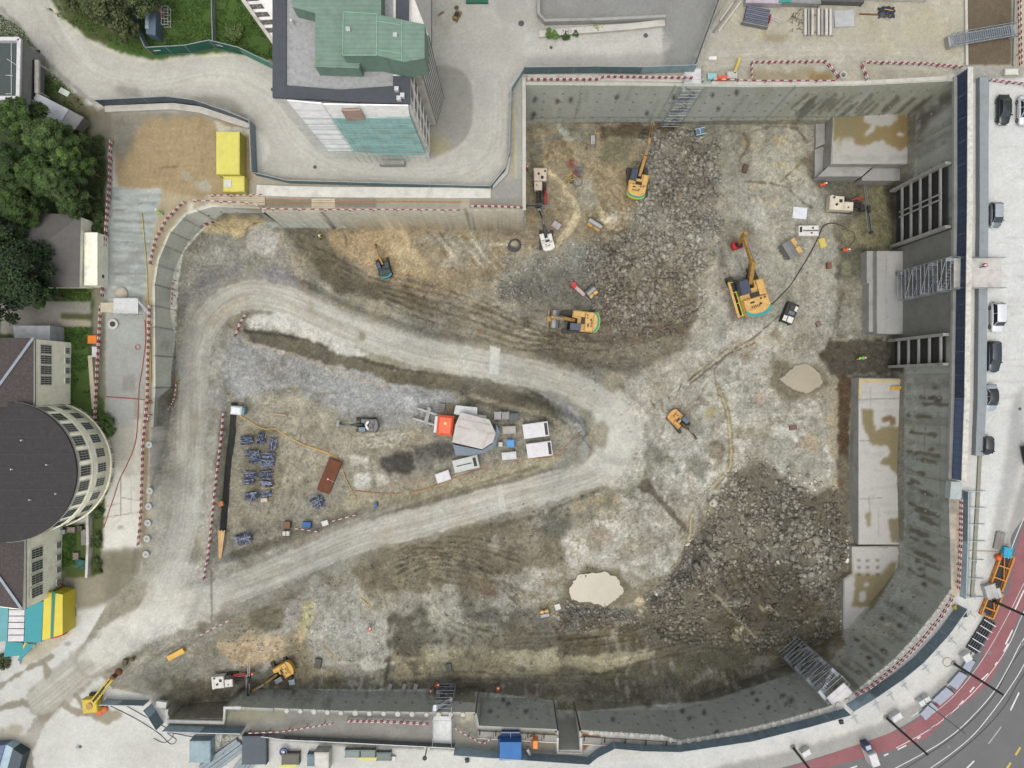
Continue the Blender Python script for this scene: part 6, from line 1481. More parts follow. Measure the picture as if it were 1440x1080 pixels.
for i,(x,y,L_,w_,r_,lab) in enumerate([(348,619,2.2,1.3,0,'dark blue steel bundle, top left of the rebar yard'),(369,612,1.0,.8,0,'small pale steel bundle at the top of the rebar yard'),(368,621,1.0,1.2,1.5,'pale upright steel bundle below the small pale one'),(385,624,2.0,1.2,1.5,'upright steel bundle, top right of the rebar yard'),
  (356,638,2.3,1.2,0,'long steel bundle in the second row on the left'),(378,642,2.4,1.3,0,'darkest steel bundle in the second row on the right'),(360,648,2.0,.7,.1,'thin steel bundle under the second row on the left'),(377,651,2.2,1.0,0,'steel bundle touching the darkest one from below'),
  (353,668,2.1,1.2,0,'steel bundle in the third row on the left'),(375,667,2.1,1.4,.05,'loose steel bundle in the third row on the right'),(351,676,1.9,.9,.1,'steel bundle directly under the third row on the left'),(376,680,2.1,.8,-.1,'steel bundle directly under the third row on the right'),
  (354,698,2.3,1.3,.15,'steel bundle in the last row on the left beside a timber'),(375,694,1.9,.8,.1,'thin steel bundle in the last row on the right'),(448,706,2.2,2.0,.5,'blue steel bundle below the rust brown plate'),(344,757,2.0,2.4,1.9,'steel bundle set apart near the stacked planks')]):
 rebar((x,y),r_,lab,L_,w_,60,i)
p=at(464,669);t=thing('rust_plate','long rust brown steel cover plate with a lifting eye','steel plate',p,ang(-16,40)*1.0,None)
mb=MB();mb.bbox(-2.7,-1.05,.05,2.7,1.05,.5,.04);mb.build('plate',mat('rust_brown',(112,66,44),.85,var=.18,grime=.3,grime_c=(80,50,38)),t)
MB().cyl(.5,0,.5,.62,.13,10).build('lifting_eye',mat('white_disc',(226,220,210),.5),t);MB().bar((.5,0,.56),(.55,1.4,.56),.03).build('sling',mat('white_disc',(226,220,210),.5),t)
# stacked planks
p=at(309,772);t=thing('timber_stack','stack of long pale orange planks at the west end of the black trench','timber',p,ang(-8,58))
for k in range(5):
 MB().box(-2.9+.15*(k % 2),-.5+k*.2,.05+.02*(k % 3),2.9-.1*(k % 3),-.32+k*.2,.25+.05*(k % 2)).build('plank',mat('fresh_timber',(226,188,136),.7,var=.12,grime=.2),t)
# shaded step west of the yard, its shade put in as black
P0=at(330,572);
def trench():
 pts=[(331,566),(328,610),(323,650),(319,700),(315,750)];t=thing('step_wall','dark step wall with its shade in the colour between the haul road and the rebar yard','step wall',at(323,660))
 mb=MB();A=[at(x-4,y) for x,y in pts];B=[at(x+3,y) for x,y in pts];vs=[];fs=[]
 for i,(a,b) in enumerate(zip(A,B)):
  a=a-t.location;b=b-t.location;vs+=[(a.x,a.y,max(a.z,b.z)+.55),(b.x,b.y,b.z+.12),(b.x,b.y,b.z-.5),(a.x,a.y,min(a.z,b.z)-.5)]
 for i in range(len(pts)-1):
  k=4*i;fs+=[(k,k+1,k+5,k+4),(k+1,k+2,k+6,k+5),(k+3,k,k+4,k+7)]
 fs+=[(3,2,1,0),(4*len(pts)-4,4*len(pts)-3,4*len(pts)-2,4*len(pts)-1)]
 mb.add(vs,fs).build('sheet',mat('shaded_step',(52,52,50),.8,var=.3,grime=.4),t)
trench()
# white silo box at the trench head, orange box
t=thing('water_tank','white rounded water tank with teal end at the head of the black trench','tank',at(339,577),-.1);mb=MB();mb.bbox(-1.1,-.65,.1,.6,.65,1.5,.2);mb.build('tank',mat('clean_white',(232,236,238),.4),t);MB().bbox(.6,-.5,.1,1.0,.5,1.3,.1).build('pump',mat('teal_end',(110,150,160),.5),t)
def crate(px,lab,sx,sy,h,c,rz=0,z=None,name='crate',cat='crate',group=None,lid=None):
 loc=at(*px) if z is None else W(px[0],px[1],z);t=thing(name,lab,cat,loc,rz,group);m=mat('c_%d_%d_%d' % c,c,.6,grime=.25)
 mb=MB();mb.bbox(-sx/2,-sy/2,0,sx/2,sy/2,h,.05);mb.build('body',m,t)
 mb=MB();mb.box(-sx/2-.03,-sy/2-.03,h-.12,sx/2+.03,-sy/2+.05,h+.02);mb.box(-sx/2-.03,sy/2-.05,h-.12,sx/2+.03,sy/2+.03,h+.02);mb.box(-.04,-sy/2+.05,h,.04,sy/2-.05,h+.03)
 mb.build('lid',mat('l_%d_%d_%d' % (lid or c),lid or c,.6),t);return t
crate((311,708),'small orange-brown crate beside the long red and white rail',.9,.7,.5,(190,124,74),.3)
crate((405,737),'rusty brown skip next to the white crate',1.1,1.0,.8,(112,84,60));crate((404,749),'white crate with dark frame below the rusty skip',1.1,.8,.7,(206,200,186),0,lid=(60,54,50))
crate((433,737),'blue box by the red and white plank',1.3,.9,.8,(44,96,156),-.1);crate((458,735),'small white sack by the red and white plank',1.0,.7,.5,(222,222,216),.3);crate((529,709),'tiny blue bin on the inner verge of the lower road',.5,.7,.6,(70,104,150),.3)
crate((782,318),'mauve-grey slatted crate on the mud beside the white mini excavator',1.4,1.1,.6,(184,174,176),-.6,lid=(150,142,144))
crate((833,199),'white and steel pump box below the north wall',.6,1.6,.8,(196,196,192),0,lid=(96,110,130));crate((1164,374),'rusty red box beside grey hoses near the wet trench',.7,1.0,.7,(132,88,74),0)
crate((1114,601),'dull red pump on the rock shelf',1.2,.7,.6,(122,92,86),.1);crate((1150,456),'small pinkish pump beside the trench edge',.8,.7,.6,(140,110,108),.4)
crate((632,938),'small dark framed pump in the south mud',.8,1.2,.5,(96,96,98),.2);crate((448,932),'dark mesh crate left of a plank in the grey hummock',1.0,1.4,.4,(84,80,70),-.2)
crate((1047,238),'rusty brown drum cradle on the north shelf',.8,1.3,.6,(96,76,58),-.3);crate((983,187),'blue and white pump with orange base at the foot of the north stair',1.5,1.0,.8,(92,124,150),.2,lid=(226,228,226))
# white tarp, yellow bits
def tarp(px,rz,lab,sx,sy,c,name='tarpaulin',z=None,h=.12):
 loc=at(*px) if z is None else W(px[0],px[1],z);n=8;X,Y=np.meshgrid(np.linspace(-sx/2,sx/2,n),np.linspace(-sy/2,sy/2,n));Z=h+fbm(X*1.3+loc.x,Y*1.3,3,5)*.25
 vs=[(float(a),float(b),float(c_)) for a,b,c_ in zip(X.ravel(),Y.ravel(),Z.ravel())];vs+=[(a,b,-.05) for a,b,_ in vs];N=n*n
 fs=[(j*n+i,j*n+i+1,(j+1)*n+i+1,(j+1)*n+i) for j in range(n-1) for i in range(n-1)]
 ed=[i for i in range(n)]+[j*n+n-1 for j in range(1,n)]+[(n-1)*n+i for i in range(n-2,-1,-1)]+[j*n for j in range(n-2,0,-1)]
 fs+=[(ed[(k+1) % len(ed)],ed[k],ed[k]+N,ed[(k+1) % len(ed)]+N) for k in range(len(ed))]
 o=MB().add(vs,fs).build(name,mat('t_%d_%d_%d' % c,c,.55,var=.06,grime=.1));o.location=loc;o.rotation_euler=(0,0,rz);tag(o,lab,'tarpaulin' if name=='tarpaulin' else 'sheet');return o
tarp((1124,300),-.1,'white square tarpaulin on the pale rock in front of the drill rig',2.3,1.9,(232,236,242))
tarp((1156,342),.3,'crumpled yellow net beside the curved black hose',1.1,1.6,(214,196,96))
tarp((401,972),.2,'small pale blue sheet at the foot of the south-west wall',.9,.8,(196,216,224));tarp((784,853),.3,'small white crumpled sheet above the grey gravel',.9,.9,(226,226,220))
tarp((372,703),.1,'pale pinkish bag below the last rebar row',1.0,.6,(206,190,176))
tarp((1002,82),0,'white paper sheet lying on the north-east yard',1.1,.45,(238,238,230),z=0,h=.03);tarp((91,130),-.5,'white board lying on the grass by the road bend',1.5,.8,(220,226,216),'white_board',z=0,h=.05)
# hose rings, pipes and hoses
def hose(label,px,r,c,up=.08,z=None,cat='hose',name='hose',group=None,k=5):
 P=smooth([tuple(p) for p in px],k);Q=[]
 for p in P:
  if z is None: q=at(p[0],p[1])
  else: q=W(p[0],p[1],z)
  q.z+=up;Q.append(q)
 o0=Q[0];mb=MB().tube([q-o0 for q in Q],r,6);o=mb.build(name,mat('h_%d_%d_%d' % c,c,.6,var=.15,grime=.3),None,True);o.location=o0;tag(o,label,cat,group);return o
hose('black hose curving from the drill rig down to the large excavator',[(1190,321),(1172,314),(1158,318),(1150,335),(1140,355),(1125,380),(1112,400),(1096,418),(1080,432)],.09,(70,68,60))
hose('thin dark hose on the olive pool edge',[(1183,322),(1198,326),(1202,336),(1194,346)],.07,(84,84,64));hose('yellow twin pipe winding from the white tank to the rust plate',[(336,583),(368,602),(386,603),(402,612),(420,622),(440,630),(462,638),(474,645)],.09,(216,176,96),group='yellow and orange pipes in the triangle');hose('orange pipe turning down past the rust plate',[(425,625),(450,632),(472,642),(480,655),(486,672),(494,688),(502,700)],.08,(196,152,104),group='yellow and orange pipes in the triangle')
hose('orange cable along the south side of the triangle',[(500,690),(540,694),(580,692),(620,680),(650,668),(700,654),(745,645),(780,640),(818,606)],.06,(190,128,92),group='yellow and orange pipes in the triangle')
hose('long red hose running down the western slabs',[(204,450),(205,480),(200,520),(196,545),(194,590),(190,625),(178,655),(168,675),(160,700),(146,742)],.06,(176,72,66),z=0,up=.06);hose('red hose lying across the western slab',[(150,558),(192,561),(216,564)],.06,(190,60,70),z=0,up=.07)
hose('yellow hose along the western rim',[(200,300),(207,380),(208,420),(211,470),(213,540)],.07,(206,186,96),z=0,up=.1);hose('brown hose bent round the end of the west wall',[(212,563),(232,566),(248,556),(249,540),(240,535)],.09,(166,138,84),up=.12)
hose('thin blue-white cable along the north edge of the pit',[(1170,167),(1215,172),(1240,170)],.04,(150,160,190),up=1.5);hose('long thin crack-like cable across the pit rock',[(1014,540),(1008,552),(1018,560)],.04,(96,90,80))
hose('tangled cables on the pale forecourt by the blue-grey corner',[(150,990),(190,1010),(222,1030),(240,1046),(248,1040),(236,1030),(270,1036),(300,1040)],.05,(90,92,92),z=0,up=.05,group='loose cables on the forecourt');hose('second tangled cable looping near the drain on the forecourt',[(165,985),(200,1005),(228,1020),(244,1032),(232,1044),(216,1038)],.05,(80,82,84),z=0,up=.05,group='loose cables on the forecourt')
hose('thin yellow cable on the strip west of the north bay',[(722,150),(724,200),(720,250)],.05,(214,196,110),z=0,up=.04);hose('thin orange cable beside the walkway timbers',[(365,285),(470,286),(560,284),(648,285)],.05,(206,132,86),z=0,up=.1)
hose('timber-coloured pipe pair across the parking strip by the cyan box',[(1358,774),(1380,775),(1402,776)],.07,(206,180,140),z=0,up=.08)
def ring(px,r,label,tr=.12,c=(84,88,90),n=4,name='hose_coil',z=None):
 loc=at(*px) if z is None else W(px[0],px[1],z);t=thing(name,label,'hose',loc)
 for k in range(n):
  mb=MB();rr=r*(1-.08*k);mb.tube([(rr*math.cos(a)+.03*k,rr*math.sin(a),.12+.15*k) for a in [i*math.pi/12 for i in range(25)]],tr,6,cap=False);mb.build('loop',mat('coil_%d' % c[0],c,.5,grime=.3),t)
ring((723,345),1.05,'black coiled hose ring by the north-west wall',.1,(74,80,86),4);ring((812,256),.8,'grey hose coil on the brown mud of the north bay',.05,(110,116,124),2);ring((803,255),.35,'small black ring beside the grey coil',.07,(60,64,66),2)
t=thing('concrete_ring','round concrete shaft ring standing by the barrier','shaft ring',W(1183,108,0));mb=MB();n=20
vs=[];fs=[]
for i in range(n):
 a=2*math.pi*i/n
 for r_,z_ in ((.48,0),(.48,.7),(.34,.7),(.34,.08)): vs.append((r_*math.cos(a),r_*math.sin(a),z_))
for i in range(n):
 k,l=4*i,4*((i+1) % n);fs+=[(k,l,l+1,k+1),(k+1,l+1,l+2,k+2),(k+2,l+2,l+3,k+3)]
mb.add(vs,fs);mb.build('ring',MC,t);MB().cyl(0,0,.05,.09,.345,20).build('base',mat('ring_water',(120,150,140),.3),t)
# north bay small clutter
for px,lab,c in (((805,230),'red and white scrap bundle on the brown mud',(176,86,84)),((814,238),'blue-grey scrap bundle on the brown mud',(112,116,128)),((809,246),'darker red scrap bundle below the first',(150,76,76)),((801,250),'yellow canister by the black ring',(206,186,98)),((1106,610),'x',(0,0,0))):
 if lab=='x': continue
 t=thing('scrap_pile',lab,'scrap',at(*px));rn=random.Random(px[0]);mb=MB()
 for k in range(14):
  a=rn.random()*6.3;x,y=(rn.random()-.5)*1.1,(rn.random()-.5)*1.1;mb.bar((x,y,.1+rn.random()*.4),(x+.7*math.cos(a),y+.7*math.sin(a),.1+rn.random()*.4),.1)
 mb.build('piece',mat('sc_%d' % c[0],c,.6,grime=.4),t)
for (a,b),lab,L_,c in (((240,919),'yellow steel box beam beside the ramp edge',2.6,(236,182,60)),((1054,80),'x',0,(0,0,0))):
 if L_: beam(lab,(238,925),(260,913),at(249,919).z+.1,.75,.5,MY)
beam('slanting yellow prop above the north wall',(1032,104),(1040,82),.3,.35,.3,mat('pale_yellow_paint',(214,190,92),.5))
for px,lab,sx,sy,c in (((1000,110),'cyan canister at the top of the north stair',1.3,.8,(150,200,206)),((1014,112),'orange traffic bag at the top of the north stair',1.6,.6,(226,100,60)),((1028,108),'pale concrete ballast block above the north wall',1.5,.9,(196,194,186))):
 crate(px,lab,sx,sy,.6,c,0,0)
# wooden plank pieces, boards
for px,a,L_,c,lab in (((512,845),.8,1.6,(178,164,130),'old plank on the grey hummock'),((466,919),.65,2.6,(176,164,132),'old plank right of the dark mesh crate'),((388,582),.15,3.4,(186,162,132),'thin plank near the head of the triangle'),((356,704),-.9,.1,(0,0,0),'x'),((352,703),-1.1,1.2,(196,186,160),'short plank leaning on the last rebar bundle'),((674,470),.3,1.2,(176,130,100),'reddish plank scrap above the haul road'),((1118,876),0,0,(0,0,0),'x'),((1020,846),0,0,(0,0,0),'x')):
 if lab=='x': continue
 p=at(*px);o=MB().bbox(-L_/2,-.12,.02,L_/2,.12,.12,.02).build('plank',mat('pl_%d' % c[1],c,.8));o.location=p;o.rotation_euler=(0,0,-a);tag(o,lab,'plank','loose planks')
#  buildings
def LP(px,z,o): return [(W(a,b,z).x-o.x,W(a,b,z).y-o.y) for a,b in px]
# --- tall building at the top centre
BH=19.0
def tall():
 o=W(500,60,BH);o.z=0;t=thing('office_block','tall block with green copper penthouse, dark slate roof rim and white sheeted south side','building',o)
 wallm=mat('pale_render',(240,238,230),.8,grime=.3);win=mat('window_dark',(70,80,84),.2,grime=.1)
 foot=LP([(384,138),(440,141),(500,145),(577,147),(577,-220),(384,-220)],BH,o)
 MB().prism(foot,0,BH-.05).build('wall',wallm,t)
 out=LP([(384,138),(440,141),(500,145),(577,147),(577,108),(553,108),(553,122),(480,127),(403,121),(403,-220),(384,-220)],BH,o)
 slate=striped('slate_roof',(74,80,88),0,3.5,.9,.6)
 mb=MB().prism(out,BH-.1,BH+.22);rr=mb.build('roof_rim',slate,t)
 e=LP([(557,-220),(557,88),(575,92),(577,-220)],BH,o);MB().prism(e,BH-.1,BH+.2).build('roof_rim',slate,t)
 fl=LP([(403,-220),(403,121),(480,127),(553,122),(553,-220)],BH,o);MB().prism(fl,BH-.3,BH-.04).build('roof_terrace',mat('paving_roof',(168,170,170),.8,scale=2,grime=.4,var=.15),t)
 cu=striped('copper_green',(122,150,134),1,.6,.86,.6,sharp=0);cz=BH+2.2
 a=LP([(411,-220),(411,10),(443,18),(443,94),(505,96),(507,80),(536,60),(536,-220)],cz,o);p=MB().prism(a,BH-.05,cz).build('penthouse',cu,t)
 hip=[(443,78),(443,94),(505,96),(505,80)];
 b=LP([(483,17),(530,20),(567,28),(597,34),(597,82),(568,87),(530,78),(482,78)],BH+4,o);q=MB().prism(b,BH,BH+4).build('penthouse',cu,t)
 mb=MB()
 for s in (((483,17),(482,78)),((530,20),(530,78)),((565,28),(565,86)),((482,78),(530,78)),((483,17),(530,20)),((530,30),(565,36)),((530,70),(565,76))):
  (x0,y0),(x1,y1)=LP(s,BH+4,o);mb.bar((x0,y0,BH+4.03),(x1,y1,BH+4.03),.1)
 mb.build('seam',mat('copper_light',(140,180,156),.6),q)
 for (x,y),lab in (((490,42),'s'),((556,50),'s')): (u,v),= LP([(x,y)],BH+4,o);MB().bbox(u-.25,v-.25,BH+4,u+.25,v+.25,BH+4.3).build('vent',mat('vent_grey',(190,200,196),.5),q)
 for (x,y) in ((412,33),): (u,v),= LP([(x,y)],BH,o);mb=MB();mb.cyl(u,v,BH,BH+.8,.25,8,.15);mb.build('vent',SHEETW,t)
 for x,y in ((559,128),(567,137),(562,141)): (u,v),= LP([(x,y)],BH,o);MB().bbox(u-.25,v-.25,BH+.2,u+.25,v+.25,BH+.8).build('air_unit',SHEETW,t)
 (u,v),= LP([(480,97)],BH,o);MB().box(u-1.2,v-.2,BH,u+1.2,v+.2,BH+.9).build('skylight',CABG,t)
 c=LP([(507,80),(555,84),(555,90),(507,96)],BH,o);MB().prism(c,BH-.02,BH+.9).build('parapet',mat('cream_wall',(206,198,178),.7),t)
    # south side: sheeting hung in front of the facade
 ys=foot[2][1]+o.y-.25
 def S(u,v,off=0.0):
  y=ys-off;z=H-y*F/(CY-v);return ((u-CX)*(H-z)/F-o.x,y-o.y,z)
 def sheet(nm,pts,m,off=.0,th=.15):
  f=[S(a,b,off) for a,b in pts];n=len(f);bk=[(x,y+th,z) for x,y,z in f]
  MB().add(f+bk,[tuple(range(n))[::-1],tuple(range(n,2*n))]+[(i,(i+1) % n,n+(i+1) % n,n+i)[::-1] for i in range(n)]).build(nm,m,t)
 wsheet=striped('white_sheet',(290,290,290),2,.12,.86,.6,sharp=.02);teal=mat('teal_sheet',(176,222,218),.6,scale=.5,var=.25,grime=.55,grime_c=(176,180,150))
 sheet('white_sheeting',[(404,142),(452,146),(497,212),(462,212)],wsheet,.35)
 sheet('white_sheeting',[(452,147),(574,149),(576,164),(462,166)],mat('white_sheet2',(284,284,280),.6,grime=.3),.2)
 sheet('teal_sheeting',[(463,166),(577,166),(598,217),(556,219),(497,213)],teal,.3)
 sheet('balcony',[(480,156),(506,155),(514,169),(488,170)],mat('balcony_pink',(190,160,146),.7,grime=.5),.6)
 mb=MB()
 for k in range(9):
  z=2+k*1.8;mb.box(foot[0][0]+1.5,ys-.62-o.y,z,foot[3][0]-.2,ys-.56-o.y,z+.04)
 for k in range(12): x=foot[0][0]+6+k*.9;mb.box(x,ys-.62-o.y,0,x+.03,ys-.58-o.y,16)
 mb.build('scaffold_tube',mat('teal_line',(150,186,182),.5),t)
 MB().box(foot[0][0]+9,ys-1.3-o.y,0,foot[3][0]-3.5,ys-.7-o.y,1.2).build('plinth',MCG,t)
    # windows on the east side
 ex=foot[3][0]
 for fl_ in range(6):
  for k in range(14):
   y=foot[2][1]+1.0+k*2.2;MB().box(ex-.05,y,1.6+fl_*3,ex+.04,y+1.2,3.4+fl_*3).build('window',win,t)
 for fl_ in range(6): MB().box(ex-.05,foot[2][1],1.1+fl_*3,ex+.12,foot[2][1]+30,1.35+fl_*3).build('sill_band',wallm,t)
    # louvred stair shaft on the east flank
 sh=LP([(599,177),(614,173),(624,140),(607,96),(607,-200),(590,-200),(590,150)],0,o)
 s=MB().prism(sh,0,BH-.4).build('stair_shaft',wallm,t)
 x0,x1=sh[0][0]+.05,sh[1][0];y0=sh[0][1]
 mb=MB()
 for k in range(46): z=.6+k*.4;mb.box(x0+.1,y0-.12-.0,z,x1-.1,y0+.3,z+.18)
 mb.build('louvre',mat('louvre_grey',(214,212,200),.6,.2,grime=.3),s)
 mb=MB()
 for k in range(9):
  f_=k/8;xx=sh[1][0]+(sh[2][0]-sh[1][0])*f_;yy=sh[1][1]+(sh[2][1]-sh[1][1])*f_;mb.box(xx-.02,yy-.08,0,xx+.08,yy+.04,BH-.5)
 mb.build('panel_joint',STEEL,s)
tall()
def annex():
 o=W(360,20,11);o.z=0;t=thing('annex_building','low white annex with dark window strips west of the tall block','building',o)
 f=LP([(336,-4),(390,70),(392,-220),(300,-220),(300,-60)],11,o);MB().prism(f,0,11).build('wall',mat('annex_white',(250,250,246),.7,grime=.3),t)
 for k in range(7):
  a=(338+k*8,6+k*11-8);q=LP([(a[0]+3,a[1]-2),(a[0]+22,a[1]-3),(a[0]+26,a[1]+3),(a[0]+8,a[1]+4)],11,o)
  if a[1]<60 and a[0]<372: MB().prism(q,11,11.1).build('window',mat('annex_glass',(84,84,80),.4,scale=3,var=.4,grime=.6,grime_c=(190,186,176)),t)
 e=LP([(336,-4),(390,70),(390,65),(340,-8)],11,o);MB().prism(e,10.9,11.3).build('parapet',MC,t)
annex()
# --- round building with wings
def roundb():
 h=9.2;c=W(9,664,h);o=Vector((c.x,c.y,0));R=98.5*(H-h)/F
 t=thing('round_building','large cream building with a dark round roof and rows of windows round its curved wall','building',o)
 wm=mat('cream_render',(286,284,258),.8,var=.06,grime=.25);rf=mat('bitumen_roof',(58,56,56),.85,scale=3,var=.15,grime=.3,grime_c=(96,92,90));fr=mat('window_frame',(250,250,236),.6);gl=mat('window_glass',(70,84,82),.2,bump=0,grime=.2)
 n=96;Rw=R-.25
 def ring(mb,r,z0,z1): mb.prism([(r*math.cos(2*math.pi*i/n),r*math.sin(2*math.pi*i/n)) for i in range(n)],z0,z1)
 mb=MB();ring(mb,Rw,0,h-.3);mb.build('wall',wm,t,True);
 mb=MB();ring(mb,R,h-.3,h);r_=mb.build('roof',rf,t);mb=MB();ring(mb,R+.12,h-.42,h-.3);mb.build('gutter',mat('gutter_grey',(140,140,134),.5),r_)
 for k in range(7):
  y=-R+(k+1)*R/4;w_=math.sqrt(max(.1,R*R-y*y))-.3;MB().box(-w_,y-.03,h,w_,y+.03,h+.03).build('roof_seam',mat('seam_dark',(74,72,72),.8),r_)
 for x,y in ((2.1,4.2),(5.4,1.0),(3.2,-3.6),(6.6,-2.8),(.8,.4)): MB().cyl(x,y,h,h+.35,.14,8,.1).build('roof_vent',mat('vent_grey',(190,200,196),.5),r_)
 mb=MB();ring(mb,Rw+.1,5.2,5.4);ring(mb,Rw+.14,.9,1.1);mb.build('cornice',wm,t)
 def win(a,z0,z1,w):
  M=Matrix.Rotation(a,4,'Z') @ Matrix.Translation((Rw,0,0))
  f=MB().box(-.1,-w/2-.12,z0-.12,.08,w/2+.12,z1+.1);f.tf(M);fo=f.build('window',fr,t)
  g=MB()
  for i in range(4):
   for j in range(3): y0=-w/2+w*i/4+.03;g.box(.05,y0,z0+(z1-z0)*j/3+.03,.1,y0+w/4-.06,z0+(z1-z0)*(j+1)/3-.03)
  g.tf(M);g.build('pane',gl,fo)
 for k in range(15):
  a=math.radians(88-k*13.2+4)
  win(a,5.9,8.0,1.35);win(a,2.3,4.2,1.2);win(a,.25,.8,.9)
    # wings
 for sgn,roofpx,hip,nm in ((1,[(-60,475),(47,475),(46,572),(-60,575)],((-60,530),(0,520),(47,475)),'n'),(-1,[(-60,765),(34,757),(31,857),(-60,846)],((-60,800),(0,816),(31,857)),'s')):
  rp=LP(roofpx,8.2,o);w=[(x+(-.2 if i in (1,2) else 0),y+(.15 if (sgn>0)==(i in (2,3)) else -.15)) for i,(x,y) in enumerate(rp)]
  wg=MB().prism(w,0,7.9).build('wing',wm,t)
  xs_=max(p[0] for p in rp);y0=min(p[1] for p in rp);y1=max(p[1] for p in rp);xm=xs_-5;ym=(y0+y1)/2
  A=[(rp[0][0],rp[0][1]),(rp[1][0],rp[1][1]),(rp[2][0],rp[2][1]),(rp[3][0],rp[3][1])]
  if sgn>0: vs=[(A[0][0],A[0][1],8.1),(A[1][0],A[1][1],8.1),(A[2][0],A[2][1],8.1),(A[3][0],A[3][1],8.1),(A[2][0]-5,A[2][1],10.2),(A[3][0],A[3][1],10.2)];fs=[(0,4,1)[::-1],(0,4,5),(1,4,2),(0,1,2,3)];fs=[(0,1,4),(0,4,5),(1,2,4),(3,2,1,0),(0,5,3),(2,3,5,4)]
  else: vs=[(A[3][0],A[3][1],8.1),(A[2][0],A[2][1],8.1),(A[1][0],A[1][1],8.1),(A[0][0],A[0][1],8.1),(A[1][0]-5,A[1][1],10.2),(A[0][0],A[0][1],10.2)];fs=[(0,1,4),(0,4,5),(1,2,4),(3,2,1,0),(0,5,3),(2,3,5,4)]
  if sgn>0: vs=vs
  tile=mat('dark_tiles',(78,70,68),.8,scale=5,var=.3,grime=.25,grime_c=(140,136,132));rr=MB().add(vs,fs).build('wing_roof',tile,t)
  MB().bar((vs[1][0],vs[1][1],8.2),(vs[4][0],vs[4][1],10.25),.35,.1).build('ridge',mat('ridge_zinc',(156,166,176),.5),rr)
  MB().box(xs_-.02,y0,7.9,xs_+.14,y1,8.12).build('gutter',mat('gutter_grey',(140,140,134),.5),rr)
  X=w[1][0];yy=[y1-1.4-1.42*k for k in range(4)] if sgn>0 else [y0+1.6+1.75*k for k in range(4)]
  for y in yy:
   for z0,z1,ww in ((4.4,6.6,1.15 if sgn>0 else 1.3),(.5,1.4,.8)):
    f=MB().box(X-.05,y-ww/2-.1,z0-.1,X+.08,y+ww/2+.1,z1+.1).build('window',fr,wg);g=MB()
    for i in range(4):
     for j in range(3): g.box(X+.06,y-ww/2+ww*i/4+.03,z0+(z1-z0)*j/3+.03,X+.1,y-ww/2+ww*(i+1)/4-.03,z0+(z1-z0)*(j+1)/3-.03)
    f2=g.build('pane',gl,f);f2.parent=wg
    # porch with flat sheet roof on the north wing
 q=LP([(18,458),(70,458),(70,484),(48,484),(48,475),(20,475)],3.2,o);MB().prism(q,0,3.2).build('porch',mat('porch_grey',(176,180,184),.6,grime=.4),t)
roundb()
# --- garage with hip roof
def garage():
 h=3.4;o=W(60,350,h);o.z=0;t=thing('garage','small house with grey hipped roof and a cream side wall under the dark trees','building',o)
 f=LP([(4,299),(111,303),(110,405),(64,405),(4,350)],h,o);f=LP([(4,299),(113,303),(111,403),(4,403)],h,o)
 fw=[(x*.985,y*.985) for x,y in f];MB().prism([(f[0][0],f[0][1]-.2),(f[1][0]+.0,f[1][1]-.2),(f[2][0]+.0,f[2][1]+.2),(f[3][0],f[3][1]+.2)],0,h).build('wall',mat('cream_wall2',(262,262,240),.7,grime=.3),t)
 e=[(f[0][0]-.2,f[0][1]+.1),(f[1][0]+.1,f[1][1]+.1),(f[2][0]+.1,f[2][1]-.1),(f[3][0]-.2,f[3][1]-.1)];k1=((e[1][0]+e[2][0])/2-4.6,(e[1][1]+e[2][1])/2);k0=(e[0][0]+2,k1[1])
 vs=[(a,b,h+.02) for a,b in e]+[(k0[0],k0[1],h+1.9),(k1[0],k1[1],h+1.9)]
 MB().add(vs,[(0,4,5,1)[::-1],(1,5,2)[::-1],(2,5,4,3)[::-1],(3,4,0)[::-1],(0,1,2,3)]).build('roof',striped('grey_tiles',(112,110,106),1,2.2,.9,.8),t)
 mb=MB();mb.box(f[1][0]+.02,f[2][1]+.3,0,f[1][0]+1.9,f[1][1]-2.2,2.6,);mb.build('side_room',mat('cream_wall2',(262,262,240),.7),t)
 mb=MB();mb.sphere((0,0,h+1.5),.3);mb.build('vent',SHEETW,t)
 MB().box(f[1][0]+1.9,f[2][1]+1.5,1,f[1][0]+1.94,f[2][1]+2.0,1.5).build('window',mat('window_dark',(70,80,84),.2),t)
garage()
